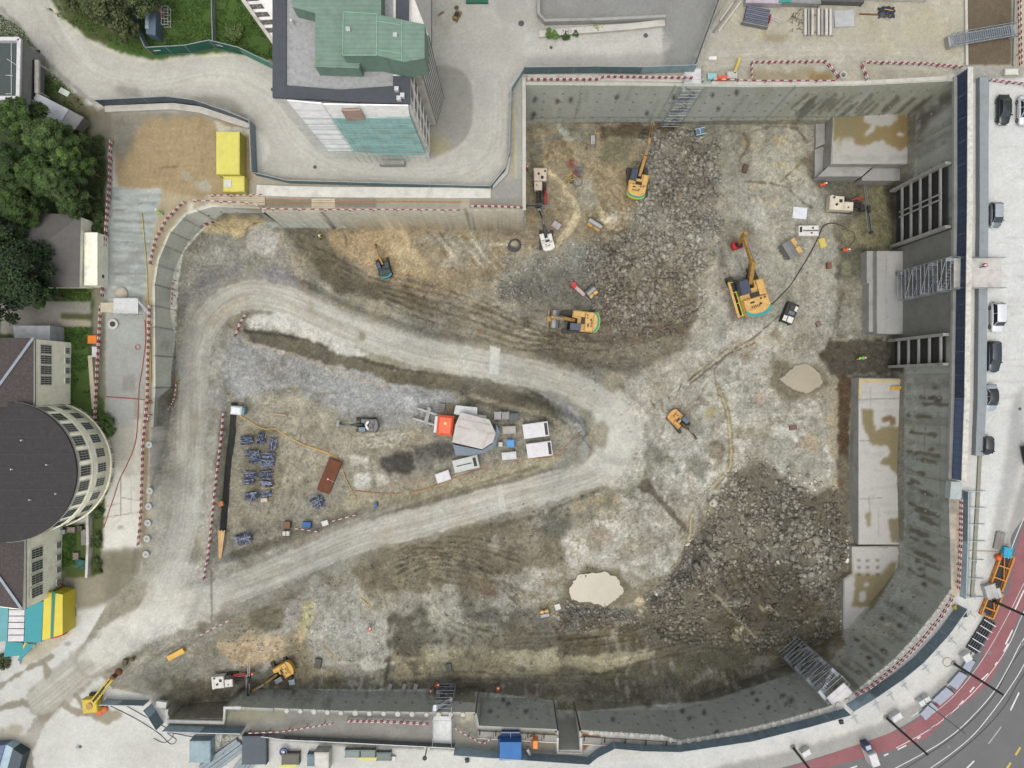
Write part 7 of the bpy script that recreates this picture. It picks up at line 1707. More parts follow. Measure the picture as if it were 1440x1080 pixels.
def flat():
 h=5;o=W(10,100,h);o.z=0;t=thing('flat_roof_house','flat dark green roofed house with a white roof edge at the left border','building',o)
 f=LP([(-120,56),(29,56),(27,139),(-120,139)],h,o);MB().prism(f,0,h).build('wall',mat('grey_wall',(150,152,148),.7),t)
 g=LP([(-120,61),(23,61),(22,134),(-120,134)],h,o);MB().prism(g,h,h+.06).build('roof',mat('green_roof',(72,84,82),.8,var=.08),t)
 mb=MB();a,b,c,d=f
 for p,q in ((a,b),(b,c),(c,d)): mb.bar((p[0],p[1],h+.15),(q[0],q[1],h+.15),.5,.35)
 mb.build('roof_edge',SHEETW,t);mb=MB();
 for s in (((10,83),(24,92)),((8,106),(18,106)),((8,132),(16,132)),((16,61),(16,134))): p,q=LP(s,h+.1,o);mb.bar((*p,h+.1),(*q,h+.1),.06)
 mb.build('lightning_wire',SHEETW,t)
 o2=W(42,100,2.6);o2.z=0;p=thing('pergola','concrete pergola beams standing over a dark gap beside the flat roofed house','pergola',o2)
 for x0,x1,y0,y1,m in ((33,35,66,142,DKM),(35.5,41,68,142,MC),(42,47,84,140,DKM),(48.5,54,84,131,MC)):
  f=LP([(x0,y0),(x1,y0),(x1,y1),(x0,y1)],2.6,o2);MB().prism(f,2.2,2.6).build('beam',m,p)
 f=LP([(29,66),(46,66),(46,70),(29,70)],2.6,o2);MB().prism(f,2.3,2.7).build('cross_beam',MC,p)
 for x,y in ((38,70),(38,138),(51,88),(51,127)): (u,v),= LP([(x,y)],2.6,o2);MB().box(u-.12,v-.12,0,u+.12,v+.12,2.2).build('pillar',MC,p)
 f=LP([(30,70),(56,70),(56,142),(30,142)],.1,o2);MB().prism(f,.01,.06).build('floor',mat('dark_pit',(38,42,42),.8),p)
flat()
def shed():
 o=W(80,152,2.4);o.z=0;t=thing('garden_shed','long low shed with pale grey sheet roof under the pines','shed',o)
 f=LP([(55,132),(116,164),(104,180),(42,150)],2.4,o);MB().prism([(x*.95,y*.95) for x,y in f],0,2.3).build('wall',mat('shed_wall',(140,134,124),.7),t)
 f2=LP([(52,131),(97,154),(84,174),(40,150)],2.4,o);MB().prism(f2,2.3,2.45).build('roof',mat('sheet_white',(200,204,208),.5,grime=.3),t)
 f3=LP([(97.6,154.4),(118,165),(105,183),(84.6,174.4)],2.3,o);MB().prism(f3,2.2,2.35).build('roof',mat('sheet_dull',(150,150,150),.6,grime=.4),t)
 o=W(212,28,2.2);o.z=0;t=thing('garden_shed','small slate-blue shed with a pale roof strip on the lawn','shed',o)
 f=LP([(204,10),(219,12),(218,49),(205,47)],2.2,o);MB().prism(f,0,2.1).build('wall',mat('slate_blue',(100,118,134),.6),t);f=LP([(204,10),(209,10),(209,40),(204,40)],2.2,o);MB().prism(f,2.1,2.2).build('roof',mat('pale_strip',(160,180,190),.5),t)
 t=thing('metal_rack','white tube rack beside a salmon box on the lawn','rack',W(238,28,0));mb=MB()
 for x in (-.5,.45):
  for y in (-1.3,1.3): mb.tube([(x,y,0),(x,y,1.3)],.03,5)
 for z in (.5,1.3):
  for y in (-1.3,-.5,.4,1.3): mb.tube([(-.5,y,z),(.45,y,z)],.03,5)
  for x in (-.5,.45): mb.tube([(x,-1.3,z),(x,1.3,z)],.03,5)
 mb.build('frame',SHEETW,t);crate((227,22),'salmon-topped box beside the white tube rack',.7,1.2,.8,(206,146,120),0,0)
shed()
# --- teal and yellow tents at the south-west
def tents():
 def T(label,pts,z,m,stripes=None,walls=None):
  o=W(*pts[0],z);o.z=0;t=thing('pavilion',label,'pavilion',o,0,'teal, white and yellow site pavilions');f=LP(pts,z,o);MB().prism(f,0,z-.12).build('wall',walls or m,t);MB().prism(f,z-.12,z).build('roof',m,t);return t,o
 tealm=mat('tent_teal',(40,152,160),.5,var=.06,grime=.12);tl2=mat('tent_teal_pale',(96,166,172),.5,var=.06);yl=mat('tent_yellow',(222,204,60),.5,var=.05,grime=.12);gr=mat('tent_green',(30,130,110),.5)
 T('pale teal flat pavilion roof at the left border',[(-60,849),(12,849),(10,902),(-60,902)],2.6,tl2)
 t,o=T('white pavilion roof split into six panels by dark lines',[(13,849),(35,849),(33,902),(11,902)],2.6,SHEETW)
 for k in range(1,6): f=LP([(12,848+k*8.9),(34.5,848+k*8.9),(34.5,849+k*8.9),(12,849+k*8.9)],2.6,o);MB().prism(f,2.6,2.63).build('seam',DKM,t)
 T('strong teal pavilion roof between the white panels and the yellow',[(36,845),(61,846),(58,903),(34,903)],2.9,tealm)
 t,o=T('yellow pavilion roof with a green band and red foot',[(62,832),(88,836),(88,892),(59,901)],2.9,yl)
 f=LP([(73,832),(78,832),(75,896),(71,897)],2.9,o);MB().prism(f,2.9,2.94).build('band',gr,t);f=LP([(68,899),(88,889),(88,894),(80,897)],1.2,o);MB().prism(f,.1,1.2).build('foot_panel',REDP,t)
 f=LP([(40,840),(74,830),(74,834),(40,846)],2.7,o);MB().prism(f,0,2.7).build('edge_wall',mat('olive_edge',(120,116,40),.6),t)
 t=thing('flag_canopy','teal and yellow folded awnings below the pavilions','awning',W(30,912,0));o=t.location
 for pts,m in (([(8,902),(32,904),(30,922),(5,924)],tealm),([(14,918),(28,904),(28,914),(14,920)],yl),([(34,904),(49,908),(30,922),(26,926),(28,914)],yl),([(36,906),(50,905),(27,930),(24,929)],tealm)):
  MB().prism(LP(pts,1.6,o),1.2+.1*random.random(),1.5+.1*random.random()).build('awning',m,t)
 MB().box(-.1,-2.2,0,0,0,.4).build('pole',SHEETW,t)
tents()
# navy hoarding at the bottom left border
o=W(15,1060,1.6);o.z=0;t=thing('storage_hut','dark blue-grey ridged cover at the bottom left corner','cover',o)
for k,(a,b,c) in enumerate((((-20,1050),(7,1048),(0,1090)),((7,1048),(18,1053),(8,1100)),((18,1053),(32,1062),(24,1110)))):
 f=LP([a,b,(b[0]-14,b[1]+50),(a[0]-14,a[1]+50)],1.6,o);MB().prism(f,0,1.6-.15*(k % 2)).build('panel',(NAVY,BLU,mat('deep_slate',(60,76,88),.5))[k],t)
# raised ramp walls by the asphalt at the top
def low_wall(px,label,h,m,z0=0.0,w=.3,name='low_wall',cat='wall',group=None): return ribbon(name,label,cat,px,w,h,m,z0,group)
low_wall([(757,-60),(757,24),(766,34),(850,32),(934,28)],'grey parapet wall round the dark asphalt ramp',1.1,MCG,w=.4)
low_wall([(758,50),(800,46),(880,40),(934,34)],'pale retaining wall under the asphalt ramp with weeds at its foot',.5,MC,w=.9)
low_wall([(606,-60),(606,88)],'narrow dark planted strip wall beside the tall block',.4,mat('dark_green_wall',(60,72,60),.8))
# pale slats and plates near the wooden walkway
for x0,x1 in ((438,472),):
 t=thing('timber_deck','pale timber crossing on the walkway south of the road bend','deck',W(455,286,0));
 for k in range(5): MB().box(-1.7,-.7+k*.28,.05,1.7,-.47+k*.28,.13).build('plank',mat('pale_deck',(206,194,168),.7),t)
t=thing('timber_deck','pale timber deck in front of the small yellow container','deck',W(333,281,0))
for k in range(5): MB().box(-4.1,-.75+k*.3,.05,4.1,-.5+k*.3,.14).build('plank',mat('pale_deck',(206,194,168),.7),t)
# earth deck and bridge at the top right
t=thing('footbridge','steel ladder-like footbridge across the brown earth deck','footbridge',W(1382,50,1.0),math.atan2(15,87));t.location.z=0
mb=MB();
for y in (-.75,.75): mb.bar((-4.7,y,1.0),(4.7,y,1.0),.14);mb.bar((-4.7,y,1.9),(4.7,y,1.9),.07)
for k in range(12):
 for y in (-.75,.75): mb.bar((-4.6+k*.83,y,1.0),(-4.6+k*.83,y,1.9),.05)
mb.build('side_frame',mat('galv_steel',(176,184,190),.45),t);mb=MB()
for k in range(30): mb.box(-4.6+k*.31,-.7,.95,-4.42+k*.31,.7,1.0)
mb.build('tread',mat('deck_grey',(130,140,150),.5),t);mb=MB()
for x in (-4.6,4.6): mb.box(x-.3,-.8,0,x+.3,.8,.95)
mb.build('support',MCG,t)
low_wall([(1356,-60),(1358,93)],'pale concrete edge on the west side of the earth deck',.35,MC,w=.35);low_wall([(1428,-60),(1424,93)],'dark grey edge on the east side of the earth deck',.35,MCG,w=.3)
# yard stores at the top
def stores():
 t=thing('formwork_stack','stack of steel grid panels on a pallet in the north-east yard','formwork',W(1062,26,0),-.2)
 mb=MB()
 for k in range(12): mb.box(-1.7,-1.1+k*.19,.2,1.7,-1.0+k*.19,.9+.05*(k % 3))
 for x in (-1.6,-.8,0,.8,1.6): mb.box(x-.04,-1.15,.15,x+.04,1.2,.5)
 mb.build('grid_panel',mat('steel_blue_grey',(136,142,156),.5,.3,grime=.4),t);MB().box(-1.9,-1.35,0,1.9,-1.15,.8).build('frame',STEEL,t);MB().box(1.85,-.6,0,1.95,.6,.9).build('end_frame',REDP,t)
 t=thing('girder_stack','six long pale concrete girders laid side by side in the north-east yard','girders',W(1151,33,0))
 for x,w_ in ((-2.25,.45),(-1.75,.3),(-1.25,.45),(-.35,.45),(.15,.4),(.75,.5),(1.35,.45),(1.75,.3)): MB().bbox(x,-1.9,.1,x+w_*.8,1.9,.55,.04).build('girder',MC if w_>.4 else MCG,t)
 mb=MB()
 for y in (-1.3,1.2): mb.box(-2.4,y-.08,0,2.2,y+.08,.1)
 mb.build('sleeper',mat('old_timber',(150,138,112),.8),t)
 t=thing('ladder','short pale ladder beside the grid panel stack','ladder',W(1091,28,0),-.5);mb=MB()
 for y in (-.2,.2): mb.bar((-.7,y,.12),(.7,y,.12),.06)
 for k in range(6): mb.bar((-.6+k*.24,-.2,.12),(-.6+k*.24,.2,.12),.05)
 mb.build('frame',SHEETW,t)
 t=thing('brushwood_pile','dark wiry pile of scrap left of the girders','scrap',W(1118,30,0));rn=random.Random(3);mb=MB()
 for k in range(30): a=rn.random()*6.3;x,y=(rn.random()-.5)*1.2,(rn.random()-.5)*2.8;mb.bar((x,y,.1+rn.random()*.5),(x+.6*math.cos(a),y+.6*math.sin(a),.1+rn.random()*.5),.05)
 mb.build('rod',mat('wiry_brown',(96,84,66),.8),t)
 tarp((1186,27),.05,'pale grey plate lying right of the girders',2.8,2.4,(186,188,188),'metal_sheet',0,.12)
 t=thing('tarp_heap','crumpled black sheet heap with yellow strap in the north-east yard','tarpaulin',W(1246,18,0));mb=MB();rn=random.Random(5)
 n=14;X,Y=np.meshgrid(np.linspace(-1.2,1.2,n),np.linspace(-.8,.8,n));Z=np.clip(.75-(X/1.3)**2*.7-(Y/.9)**2*.6,0,1)*(.5+fbm(X*2,Y*2,3,9));N=n*n
 vs=[(float(a+.1*math.sin(b*9)),float(b+.1*math.sin(a*8)),float(c)+.02) for a,b,c in zip(X.ravel(),Y.ravel(),Z.ravel())];mb.add(vs,[(j*n+i,j*n+i+1,(j+1)*n+i+1,(j+1)*n+i) for j in range(n-1) for i in range(n-1)]);mb.build('sheet',mat('black_blue_sheet',(46,52,66),.4),t);MB().bar((-.6,.1,.75),(.6,-.1,.8),.08).build('strap',YEL,t)
 for (x,y),lab,L_,c in (((1070,2),'row of grey and lilac containers cut by the top border, left one',5,(196,186,196)),((1120,2),'grey container at the top border with a teal mat on it',6,(150,152,150)),((1180,0),'dark grey container at the top border right of the teal mat',6,(96,98,98)),((1255,-6),'long pale container at the top border near the black heap',9,(206,206,196)),):
  container((x,y),-.03,lab,L_,1.7,1.2,mat('yc_%d' % c[1],c,.6,grime=.4),0,ribs=False)
 tarp((1104,0),0,'teal mat on the grey containers at the top border',1.6,.8,(64,150,140),'mat_sheet',1.25,.05);tarp((671,2),0,'green banner board with a red mark at the top border',3.2,.8,(40,110,84),'banner',0,.3)
 for k,(a,b) in enumerate((((1010,45),(1042,2)),((1003,46),(1036,0)),((998,40),(1024,0)),((1012,30),(1030,5)))):
  beam('curved stack of pale pipes, number %s from the asphalt ramp' % ('four three two one'.split()[3-k],),a,b,.05+.0*k,.22,.25,(MC,STEEL,MCG,MC)[k],'pipe','pipe','pipes beside the asphalt ramp')
 beam('rusty bar between the girders and the black heap',(1208,20),(1236,21),.05,.15,.15,RUST,'bar','steel_bar')
 crate((1418,104),'white concrete block behind the black parked car',1.9,.8,.7,(220,220,206),0,0)
 mb=MB();t=thing('loader_unit','small tan machine on the strip beside the tall block','machine',W(643,24,0),1.1);MB().bbox(-.7,-.4,.1,.7,.4,.7).build('body',mat('tan_machine',(150,126,80),.6),t);MB().box(-.3,-.3,.7,.3,.3,.9).build('seat',DKM,t)
 t=thing('scrap_pile','little pinkish scrap heap near the tan machine','scrap',W(620,20,0));mb=MB()
 for k in range(8): mb.box(-.4+.1*k,-.3+.07*k,.02,-.2+.1*k,-.1+.07*k,.2)
 mb.build('piece',mat('pinkish',(200,160,150),.7),t)
stores()
for x,y,r,lab in ((383,126,.28,'manhole in the road west of the tall block'),(443,235,.3,'manhole in the road bend below the white sheeting'),(733,33,.5,'large manhole beside the asphalt ramp corner'),(908,50,.38,'manhole on the pale strip north of the teal fence'),(775,67,.26,'small square drain on the pale strip'),(642,11,.38,'manhole near the tan machine'),(113,1050,.26,'square drain on the white forecourt'),(1434,575,.26,'square drain on the parking strip')):
 t=thing('manhole_cover',lab,'manhole',W(x,y,0),0,'manholes');MB().cyl(0,0,0,.02,r,20).build('frame',MCG,t);MB().cyl(0,0,.02,.03,r*.82,20).build('lid',mat('iron_lid',(84,82,82),.6,grime=.3),t)
#  stairs, cars, street, south stores
GAL=mat('galv_steel',(176,184,190),.45);GALD=mat('galv_dull',(126,132,138),.5,.3,grime=.4)
def stair_tower(top_px,label,w,d,h,rz,plat=None,plat_m=None,zt=0.0,base_out=0.0):
 """scaffold stair standing in the pit; top_px is the point at its top centre, local +x away from the pit"""
 p=W(top_px[0],top_px[1],zt);t=thing('stair_tower',label,'scaffold stair',(p.x,p.y,zt-h),rz,'scaffold stairs down into the pit');
 mb=MB()
 for x in (-d/2,d/2):
  for y in (-w/2,w/2): mb.tube([(x,y,0),(x,y,h+1)],.05,6)
 n=max(2,int(h/2.0))
 for k in range(n+1):
  z=h*k/n
  for x in (-d/2,d/2): mb.tube([(x,-w/2,z),(x,w/2,z)],.04,5);mb.tube([(x,-w/2,min(z+1,h+1)),(x,w/2,min(z+1,h+1))],.03,5)
  for y in (-w/2,w/2): mb.tube([(-d/2,y,z),(d/2,y,z)],.04,5);mb.tube([(-d/2,y,min(z+1,h+1)),(d/2,y,min(z+1,h+1))],.03,5)
 for k in range(n):
  z=h*k/n;z2=h*(k+1)/n
  for x in (-d/2,d/2): mb.tube([(x,-w/2 if k % 2 else w/2,z),(x,w/2 if k % 2 else -w/2,z2)],.035,5)
 mb.build('frame',GAL,t)
 for k in range(n):
  z=h*k/n;z2=h*(k+1)/n;sg=1 if k % 2 else -1;mb=MB();xx=sg*d*.22
  ns=8
  for i in range(ns):
   f=(i+.5)/ns;y=(-w/2+.5)*sg+(w-1)*sg*f;zz=z+(z2-z)*f;mb.box(xx-d*.22,y-.13,zz-.03,xx+d*.22,y+.13,zz+.02)
  for e in (-d*.22,d*.22): mb.bar((xx+e,(-w/2+.5)*sg,z+.02),(xx+e,(w/2-.5)*sg,z2-.02),.05,.2)
  mb.build('flight',GALD,t);ye=(w/2-.25)*sg;MB().box(-d/2+.05,ye-.25,z2-.05,d/2-.05,ye+.25,z2).build('landing',GAL,t)
 if plat:
  x0,x1,y0,y1=plat;mb=MB().box(x0,y0,h-.02,x1,y1,h+.1);pl=mb.build('platform',plat_m or SHEETW,t)
  mb=MB()
  for y in (y0,y1):
   mb.tube([(x0,y,h+1.1),(x1,y,h+1.1)],.03,5);mb.tube([(x0,y,h+.6),(x1,y,h+.6)],.03,5)
   for k in range(4): x=x0+(x1-x0)*k/3;mb.tube([(x,y,h),(x,y,h+1.1)],.03,5)
  mb.build('handrail',GAL,pl)
 return t
stair_tower((973,122),'scaffold stair hung on the north wall with a white box platform at its head',3.0,1.2,13.8,math.pi/2,(.4,2.6,-1.3,1.3),SHEETW)
stair_tower((1337,385),'long scaffold stair below the navy fence with a platform where a figure in red stands',4.6,1.3,12.4,math.atan2(-14,80)*0,(.4,7.2,-2.1,2.2),mat('plank_deck',(206,202,196),.6,grime=.3),zt=1.2)
stair_tower((1170,966),'wide dark scaffold stair at the south-east corner with a white landing on top',4.2,1.6,14.6,ang(40,46),(.6,3.4,-1.7,1.7),SHEETW)
stair_tower((622,1000),'grey scaffold stair between the pile heads and the blue container with a long white deck',2.7,1.8,7.0,ang(0,1),(.7,4.9,-1.3,1.4),mat('white_deck',(214,216,214),.5,grime=.3))
# bridge by the west apron
t=thing('access_deck','white panel deck with a ladder rail crossing the western apron','deck',W(178,430,1.4));t.location.z=0
MB().box(-1.9,-1.2,1.2,1.6,1.1,1.35).build('deck',mat('white_deck',(214,216,214),.5),t);MB().box(-3.9,-.9,.9,-1.9,.5,1.1).build('ramp',mat('pale_deck',(206,194,168),.7),t)
mb=MB()
for y in (-1.2,1.1):
 mb.tube([(-1.9,y,2.2),(1.6,y,2.2)],.03,5)
 for x in (-1.9,-.7,.5,1.6): mb.tube([(x,y,0),(x,y,2.2)],.03,5)
mb.build('handrail',GAL,t);mb=MB()
for y in (0,.5): mb.bar((1.4,.9+y*.3,1.4),(3.1,-1.9+y,.3),.07)
for k in range(9): f=k/9;mb.bar((1.4+1.7*f,.9-2.8*f,1.4-1.1*f),(1.5+1.7*f,1.2-2.7*f,1.4-1.1*f),.05)
mb.build('stair',GAL,t)
# --- parked cars
def car(px,rz,label,colr,L=4.3,Wd=1.78,Hh=1.48,wagon=False,box=False,roofc=None,conv=False):
 t=thing('parked_car',label,'car',W(px[0],px[1],0),rz,'cars parked behind the navy fence')
 pm=mat('paint_%d_%d_%d' % colr,colr,.25,.15,var=.03,bump=0,grime=.08,spec=.6);gl=mat('car_glass',(44,52,58),.08,bump=0,var=.05,grime=.05,spec=.8)
 a=L/2;w=Wd/2
 secs=[(-a,.72,.45,.72),(-a+.12,.88,.3,.9),(-a+.6,.97,.24,.95),(-.6,1,.22,.98),(.55,1,.22,.96),(a-.95,.98,.24,.9),(a-.3,.9,.28,.76),(a-.06,.76,.38,.66),(a,.6,.42,.56)]
 mb=MB();vs=[];k=12
 for x,ww,z0,z1 in secs:
  W_=w*ww
  prof=[(-W_*.8,z0),(-W_*.98,z0+.08),(-W_,z0+(z1-z0)*.45),(-W_*.97,z1-.12),(-W_*.86,z1-.02),(-W_*.5,z1+.03),(W_*.5,z1+.03),(W_*.86,z1-.02),(W_*.97,z1-.12),(W_,z0+(z1-z0)*.45),(W_*.98,z0+.08),(W_*.8,z0)]
  vs+=[(x,y,z) for y,z in prof]
 fs=[(i*k+j,i*k+(j+1) % k,(i+1)*k+(j+1) % k,(i+1)*k+j)[::-1] for i in range(len(secs)-1) for j in range(k)]+[tuple(range(k)),tuple((len(secs)-1)*k+j for j in range(k))[::-1]]
 mb.add(vs,fs).build('body',pm,t,True)
 xr=-a+(.12 if box or wagon else .55);xf=1.12 if not box else 1.25;tr=-a+(.42 if box or wagon else 1.15);tf_=.42 if not box else .7
 z0=.93;z1=Hh
 mb=MB();A=[(xr,w*.86),(xf,w*.84)];B=[(tr,w*.68),(tf_,w*.66)]
 vs=[(xr,-w*.84,z0),(xf,-w*.84,z0-.03),(xf,w*.84,z0-.03),(xr,w*.84,z0),(tr,-w*.68,z1-.05),(tf_,-w*.66,z1-.03),(tf_,w*.66,z1-.03),(tr,w*.68,z1-.05)]
 g=mb.add(vs,[(0,1,5,4),(1,2,6,5),(2,3,7,6),(3,0,4,7),(4,5,6,7)]).build('glasshouse',gl,t)
 mb=MB();vs=[];
 for i in range(5):
  x=tr-.04+(tf_-tr+.08)*i/4;hz=z1-.02+.05*math.sin(math.pi*i/4)
  for y,dz in ((-w*.72,-.05),(-w*.55,0),(0,.03),(w*.55,0),(w*.72,-.05)): vs.append((x,y,hz+dz))
 fs=[(i*5+j,i*5+j+1,(i+1)*5+j+1,(i+1)*5+j)[::-1] for i in range(4) for j in range(4)]
 if not conv: mb.add(vs,fs).build('roof',mat('roof_%d' % roofc[0],roofc,.3) if roofc else pm,t,True)
 mb=MB()
 for y in (-w*.75,w*.75):
  mb.bar((xf,y*1.1,z0),(tf_,y*.9,z1-.03),.07);mb.bar((xr,y*1.1,z0),(tr,y*.92,z1-.04),.09);mb.bar(((tr+tf_)/2,y*1.12,z0),((tr+tf_)/2,y*.92,z1-.04),.07)
 mb.build('pillar',pm,t)
 for x in (-a+.8,a-.82):
  for y in (-w+.12,w-.12):
   wh=MB().tube([(x,y-.11,.31),(x,y+.11,.31)],.31,16).build('wheel',mat('tyre',(34,34,36),.8,grime=.2),t);MB().tube([(x,y-.12,.31),(x,y+.12,.31)],.18,10).build('rim',STEEL,wh)
 for y in (-w*.62,w*.62):
  MB().bbox(a-.28,y-.2,.55,a-.03,y+.2,.68,.03).build('headlight',mat('lamp_clear',(220,226,230),.15,bump=0),t);MB().box(-a-.01,y-.18,.62,-a+.1,y+.18,.8).build('taillight',mat('lamp_red',(150,30,34),.3,bump=0),t)
  sg=1 if y>0 else -1;MB().bbox(.72,sg*w*.95,.88,.9,sg*(w+.18),1.02,.02).build('mirror',pm,t) if y>0 else MB().bbox(.72,-(w+.18),.88,.9,-w*.95,1.02,.02).build('mirror',pm,t)
 if conv: MB().prism([(tr,-w*.7),(tf_ ,-w*.68),(tf_,w*.68),(tr,w*.7)],Hh-.1,Hh+.02).build('soft_top',mat('soft_top',(40,48,44),.8),t)
 return t
D=-math.pi/2
car((1407,157),D,'black saloon parked below the white block at the top of the strip',(44,50,50),4.3)
car((1436,158),D,'white car cut by the right border next to the black saloon',(226,230,234),4.2,roofc=(216,222,230))
car((1396,304),D,'small grey hatchback parked alone above the long stair',(120,130,138),3.6,1.66,1.45,wagon=True,roofc=(170,176,184))
car((1398,447),D,'white small van just below the stair platform',(232,236,240),4.3,1.8,1.7,box=True)
car((1393,502),D,'dark blue-grey estate car below the white van',(56,64,76),4.5,1.8,1.45,wagon=True)
car((1389,559),D,'silver car with black roof between the estate and the dark convertible',(168,182,190),3.8,1.75,1.5,roofc=(50,52,56))
car((1383,626),D,'short dark green car, the lowest in the parked row',(56,62,60),2.7,1.6,1.5,wagon=True)
t=thing('dark_van','dark machine cut by the right border beside the road bend','machine',W(1441,640,0),.2);MB().bbox(-.6,-1.4,.3,1.4,1.4,1.8,.1).build('body',DKM,t);MB().box(-.3,-1.1,1.8,.8,-.2,1.95).build('hatch',STEEL,t)
# --- the street at the south-east (sheets above the ground)
ASP=mat('asphalt',(112,112,113),.85,scale=.25,var=.1,bump=.2,grime=.0);REDA=mat('red_asphalt',(150,98,102),.85,scale=.5,var=.12,bump=.3,grime=.3,grime_c=(134,104,106))
def sheet(name,px,z,m,kind='structure',label=None):
 pts=[(W(a,b,z).x,W(a,b,z).y) for a,b in px];o=MB().prism(pts,z-.003,z).build(name,m);o['kind']=kind;return o
edge=smooth([(1600,560),(1440,728),(1420,775),(1405,820),(1388,860),(1371,905),(1345,950),(1318,985),(1285,1012),(1230,1040),(1160,1062),(1090,1082),(960,1110)],6)
sheet('street',edge+[(960,1280),(1700,1280),(1700,560)],.006,ASP)
lane=smooth([(1470,650),(1440,735),(1426,790),(1419,826),(1406,856),(1388,900),(1379,930),(1366,950),(1340,972),(1308,998),(1280,1018),(1232,1038),(1173,1058),(1127,1074),(1060,1094)],6)
lane2=smooth([(1520,760),(1465,800),(1441,850),(1420,898),(1408,930),(1393,955),(1374,976),(1345,998),(1322,1020),(1298,1040),(1236,1060),(1173,1077),(1110,1094)],6)
sheet('cycle_lane',lane+lane2[::-1],.012,REDA)
WL=mat('line_white',(226,226,226),.6,var=.08,grime=.35,grime_c=(150,150,150));YL_=mat('line_yellow',(206,186,80),.6,grime=.3)
def line(px,w,m,name='road_marking',z=.02,dash=None):
 P=smooth(px,8);V=[W(a,b,z) for a,b in P];V=[Vector(v) for v in resample([tuple(v) for v in V],.5)]
 nn=[]
 mb=MB();acc=0;half=[]
 for i in range(len(V)-1):
  a,b=V[i],V[i+1];L=(b-a).length
  on=True if not dash else (acc % (dash[0]+dash[1]))<dash[0]
  if on:
   d=(b-a).normalized();s=Vector((d.y,-d.x,0))*w/2;mb.add([a+s,b+s,b-s,a-s],[(0,1,2,3)])
  acc+=L
 o=mb.build(name,m);o['kind']='structure';return o
line([(1460,690),(1437,735),(1418,785),(1405,835),(1390,872),(1370,915),(1345,950),(1316,982),(1282,1008)],.12,WL)
line([(1480,850),(1440,898),(1420,935),(1396,975),(1360,1015),(1330,1040),(1290,1064),(1240,1090)],.12,WL);line([(1500,850),(1452,915),(1430,952),(1404,990),(1372,1030),(1340,1058),(1300,1086)],.12,WL)
line([(1474,800),(1440,860),(1418,908),(1390,950),(1352,990),(1310,1024),(1260,1052)],.1,WL);line([(1440,820),(1415,870),(1380,930),(1340,980),(1300,1012)],.07,WL,z=.024)
line([(1418,905),(1396,940),(1370,966),(1345,996),(1315,1020),(1280,1045),(1230,1068),(1180,1086)],.2,WL,dash=(1.0,1.6));line([(1440,830),(1426,860)],.2,WL);line([(1424,886),(1414,906)],.2,WL)
line([(1433,974),(1421,999)],.22,WL);line([(1408,1022),(1390,1046)],.2,mat('line_grey',(170,170,170),.6));line([(1370,1070),(1350,1090)],.22,WL)
line([(1460,1010),(1438,1046),(1414,1084)],.3,YL_,dash=(1.0,1.4));line([(1380,900),(1350,950),(1300,1000)],.06,WL,z=.024)
RAIL=mat('tram_rail',(70,72,74),.35,.6)
line([(1470,870),(1425,930),(1400,975),(1368,1012),(1330,1044),(1290,1070),(1250,1095)],.1,RAIL,'tram_rail',.03);line([(1490,890),(1440,948),(1412,994),(1378,1032),(1340,1064),(1306,1090)],.1,RAIL,'tram_rail',.03)
for x,y in ((1334,1050),(1392,918),(1270,1028),(1438,905)):
 t=thing('manhole_cover','manhole in the street %s' % {1334:'between the tram rails and the dashed line',1392:'inside the red lane',1270:'near the lowest mast',1438:'by the right border of the street'}[x],'manhole',W(x,y,0)+Vector((0,0,.022)),0,'manholes');MB().cyl(0,0,0,.01,.28,16).build('lid',mat('manhole_grey',(128,128,128),.7),t)
# masts
def mast(px,label,h=10.0,m=None,r=.2):
 t=thing('lamp_mast',label,'mast',W(px[0],px[1],0),0,'masts along the street');m=m or mat('mast_dark',(46,48,46),.5,grime=.2)
 MB().tube([(0,0,.25),(0,0,h)],r,10,r*.7).build('pole',m,t);MB().cyl(0,0,0,.25,r*2.2,12,r*1.6).build('base',MCG,t);MB().cyl(0,0,h,h+.15,r*.8,10,r*.3).build('cap',m,t)
mast((1115,1051),'dark mast nearest the bottom border, left of the rest');mast((1246,1009),'dark mast standing at the edge of the red lane beside a white cabinet');mast((1341,933),'dark mast with a hoop at its foot beside the black pipe stack');mast((1392,843),'dark mast crossing the orange racks at the right border');mast((1297,985),'thin pale grey mast beside the twin white cabinets',9.5,mat('mast_grey',(140,142,142),.5),.1)
for (x,y),lab,sx,sy in (((1256,1004),'white cabinet beside a dark mast',1.5,.8),((1130,1054),'white cabinet by the lowest dark mast',1.2,.7),((1298,979),'upper of the twin white cabinets by the grey mast',.8,.6),((1291,984),'lower of the twin white cabinets by the grey mast',.8,.7),((1354,921),'white cabinet above the pale steel sheets',1.1,1.0)):
 crate((x,y),lab,sx,sy,1.1,(226,228,226),.55,0,'street_cabinet','cabinet','white cabinets along the street')
t=thing('ticket_machine','pale blue machine with white shelter top at the edge of the red lane','machine',W(1217,1052,0),1.9);MB().bbox(-1.6,-.6,0,.3,.55,2.2,.1).build('shelter',SHEETW,t);MB().bbox(.5,-.4,0,1.3,.5,1.5,.05).build('housing',mat('blue_frame',(70,90,120),.5),t);MB().box(.6,-.3,1.5,1.2,.4,1.56).build('screen',mat('pale_screen',(180,200,214),.3),t)
t=thing('hoop','pale round hoop lying at the foot of a mast','hoop',W(1332,931,0));MB().tube([(.65*math.cos(i*math.pi/10),.65*math.sin(i*math.pi/10),.06) for i in range(21)],.05,5,cap=False).build('ring',mat('hoop_tan',(190,180,160),.6),t)
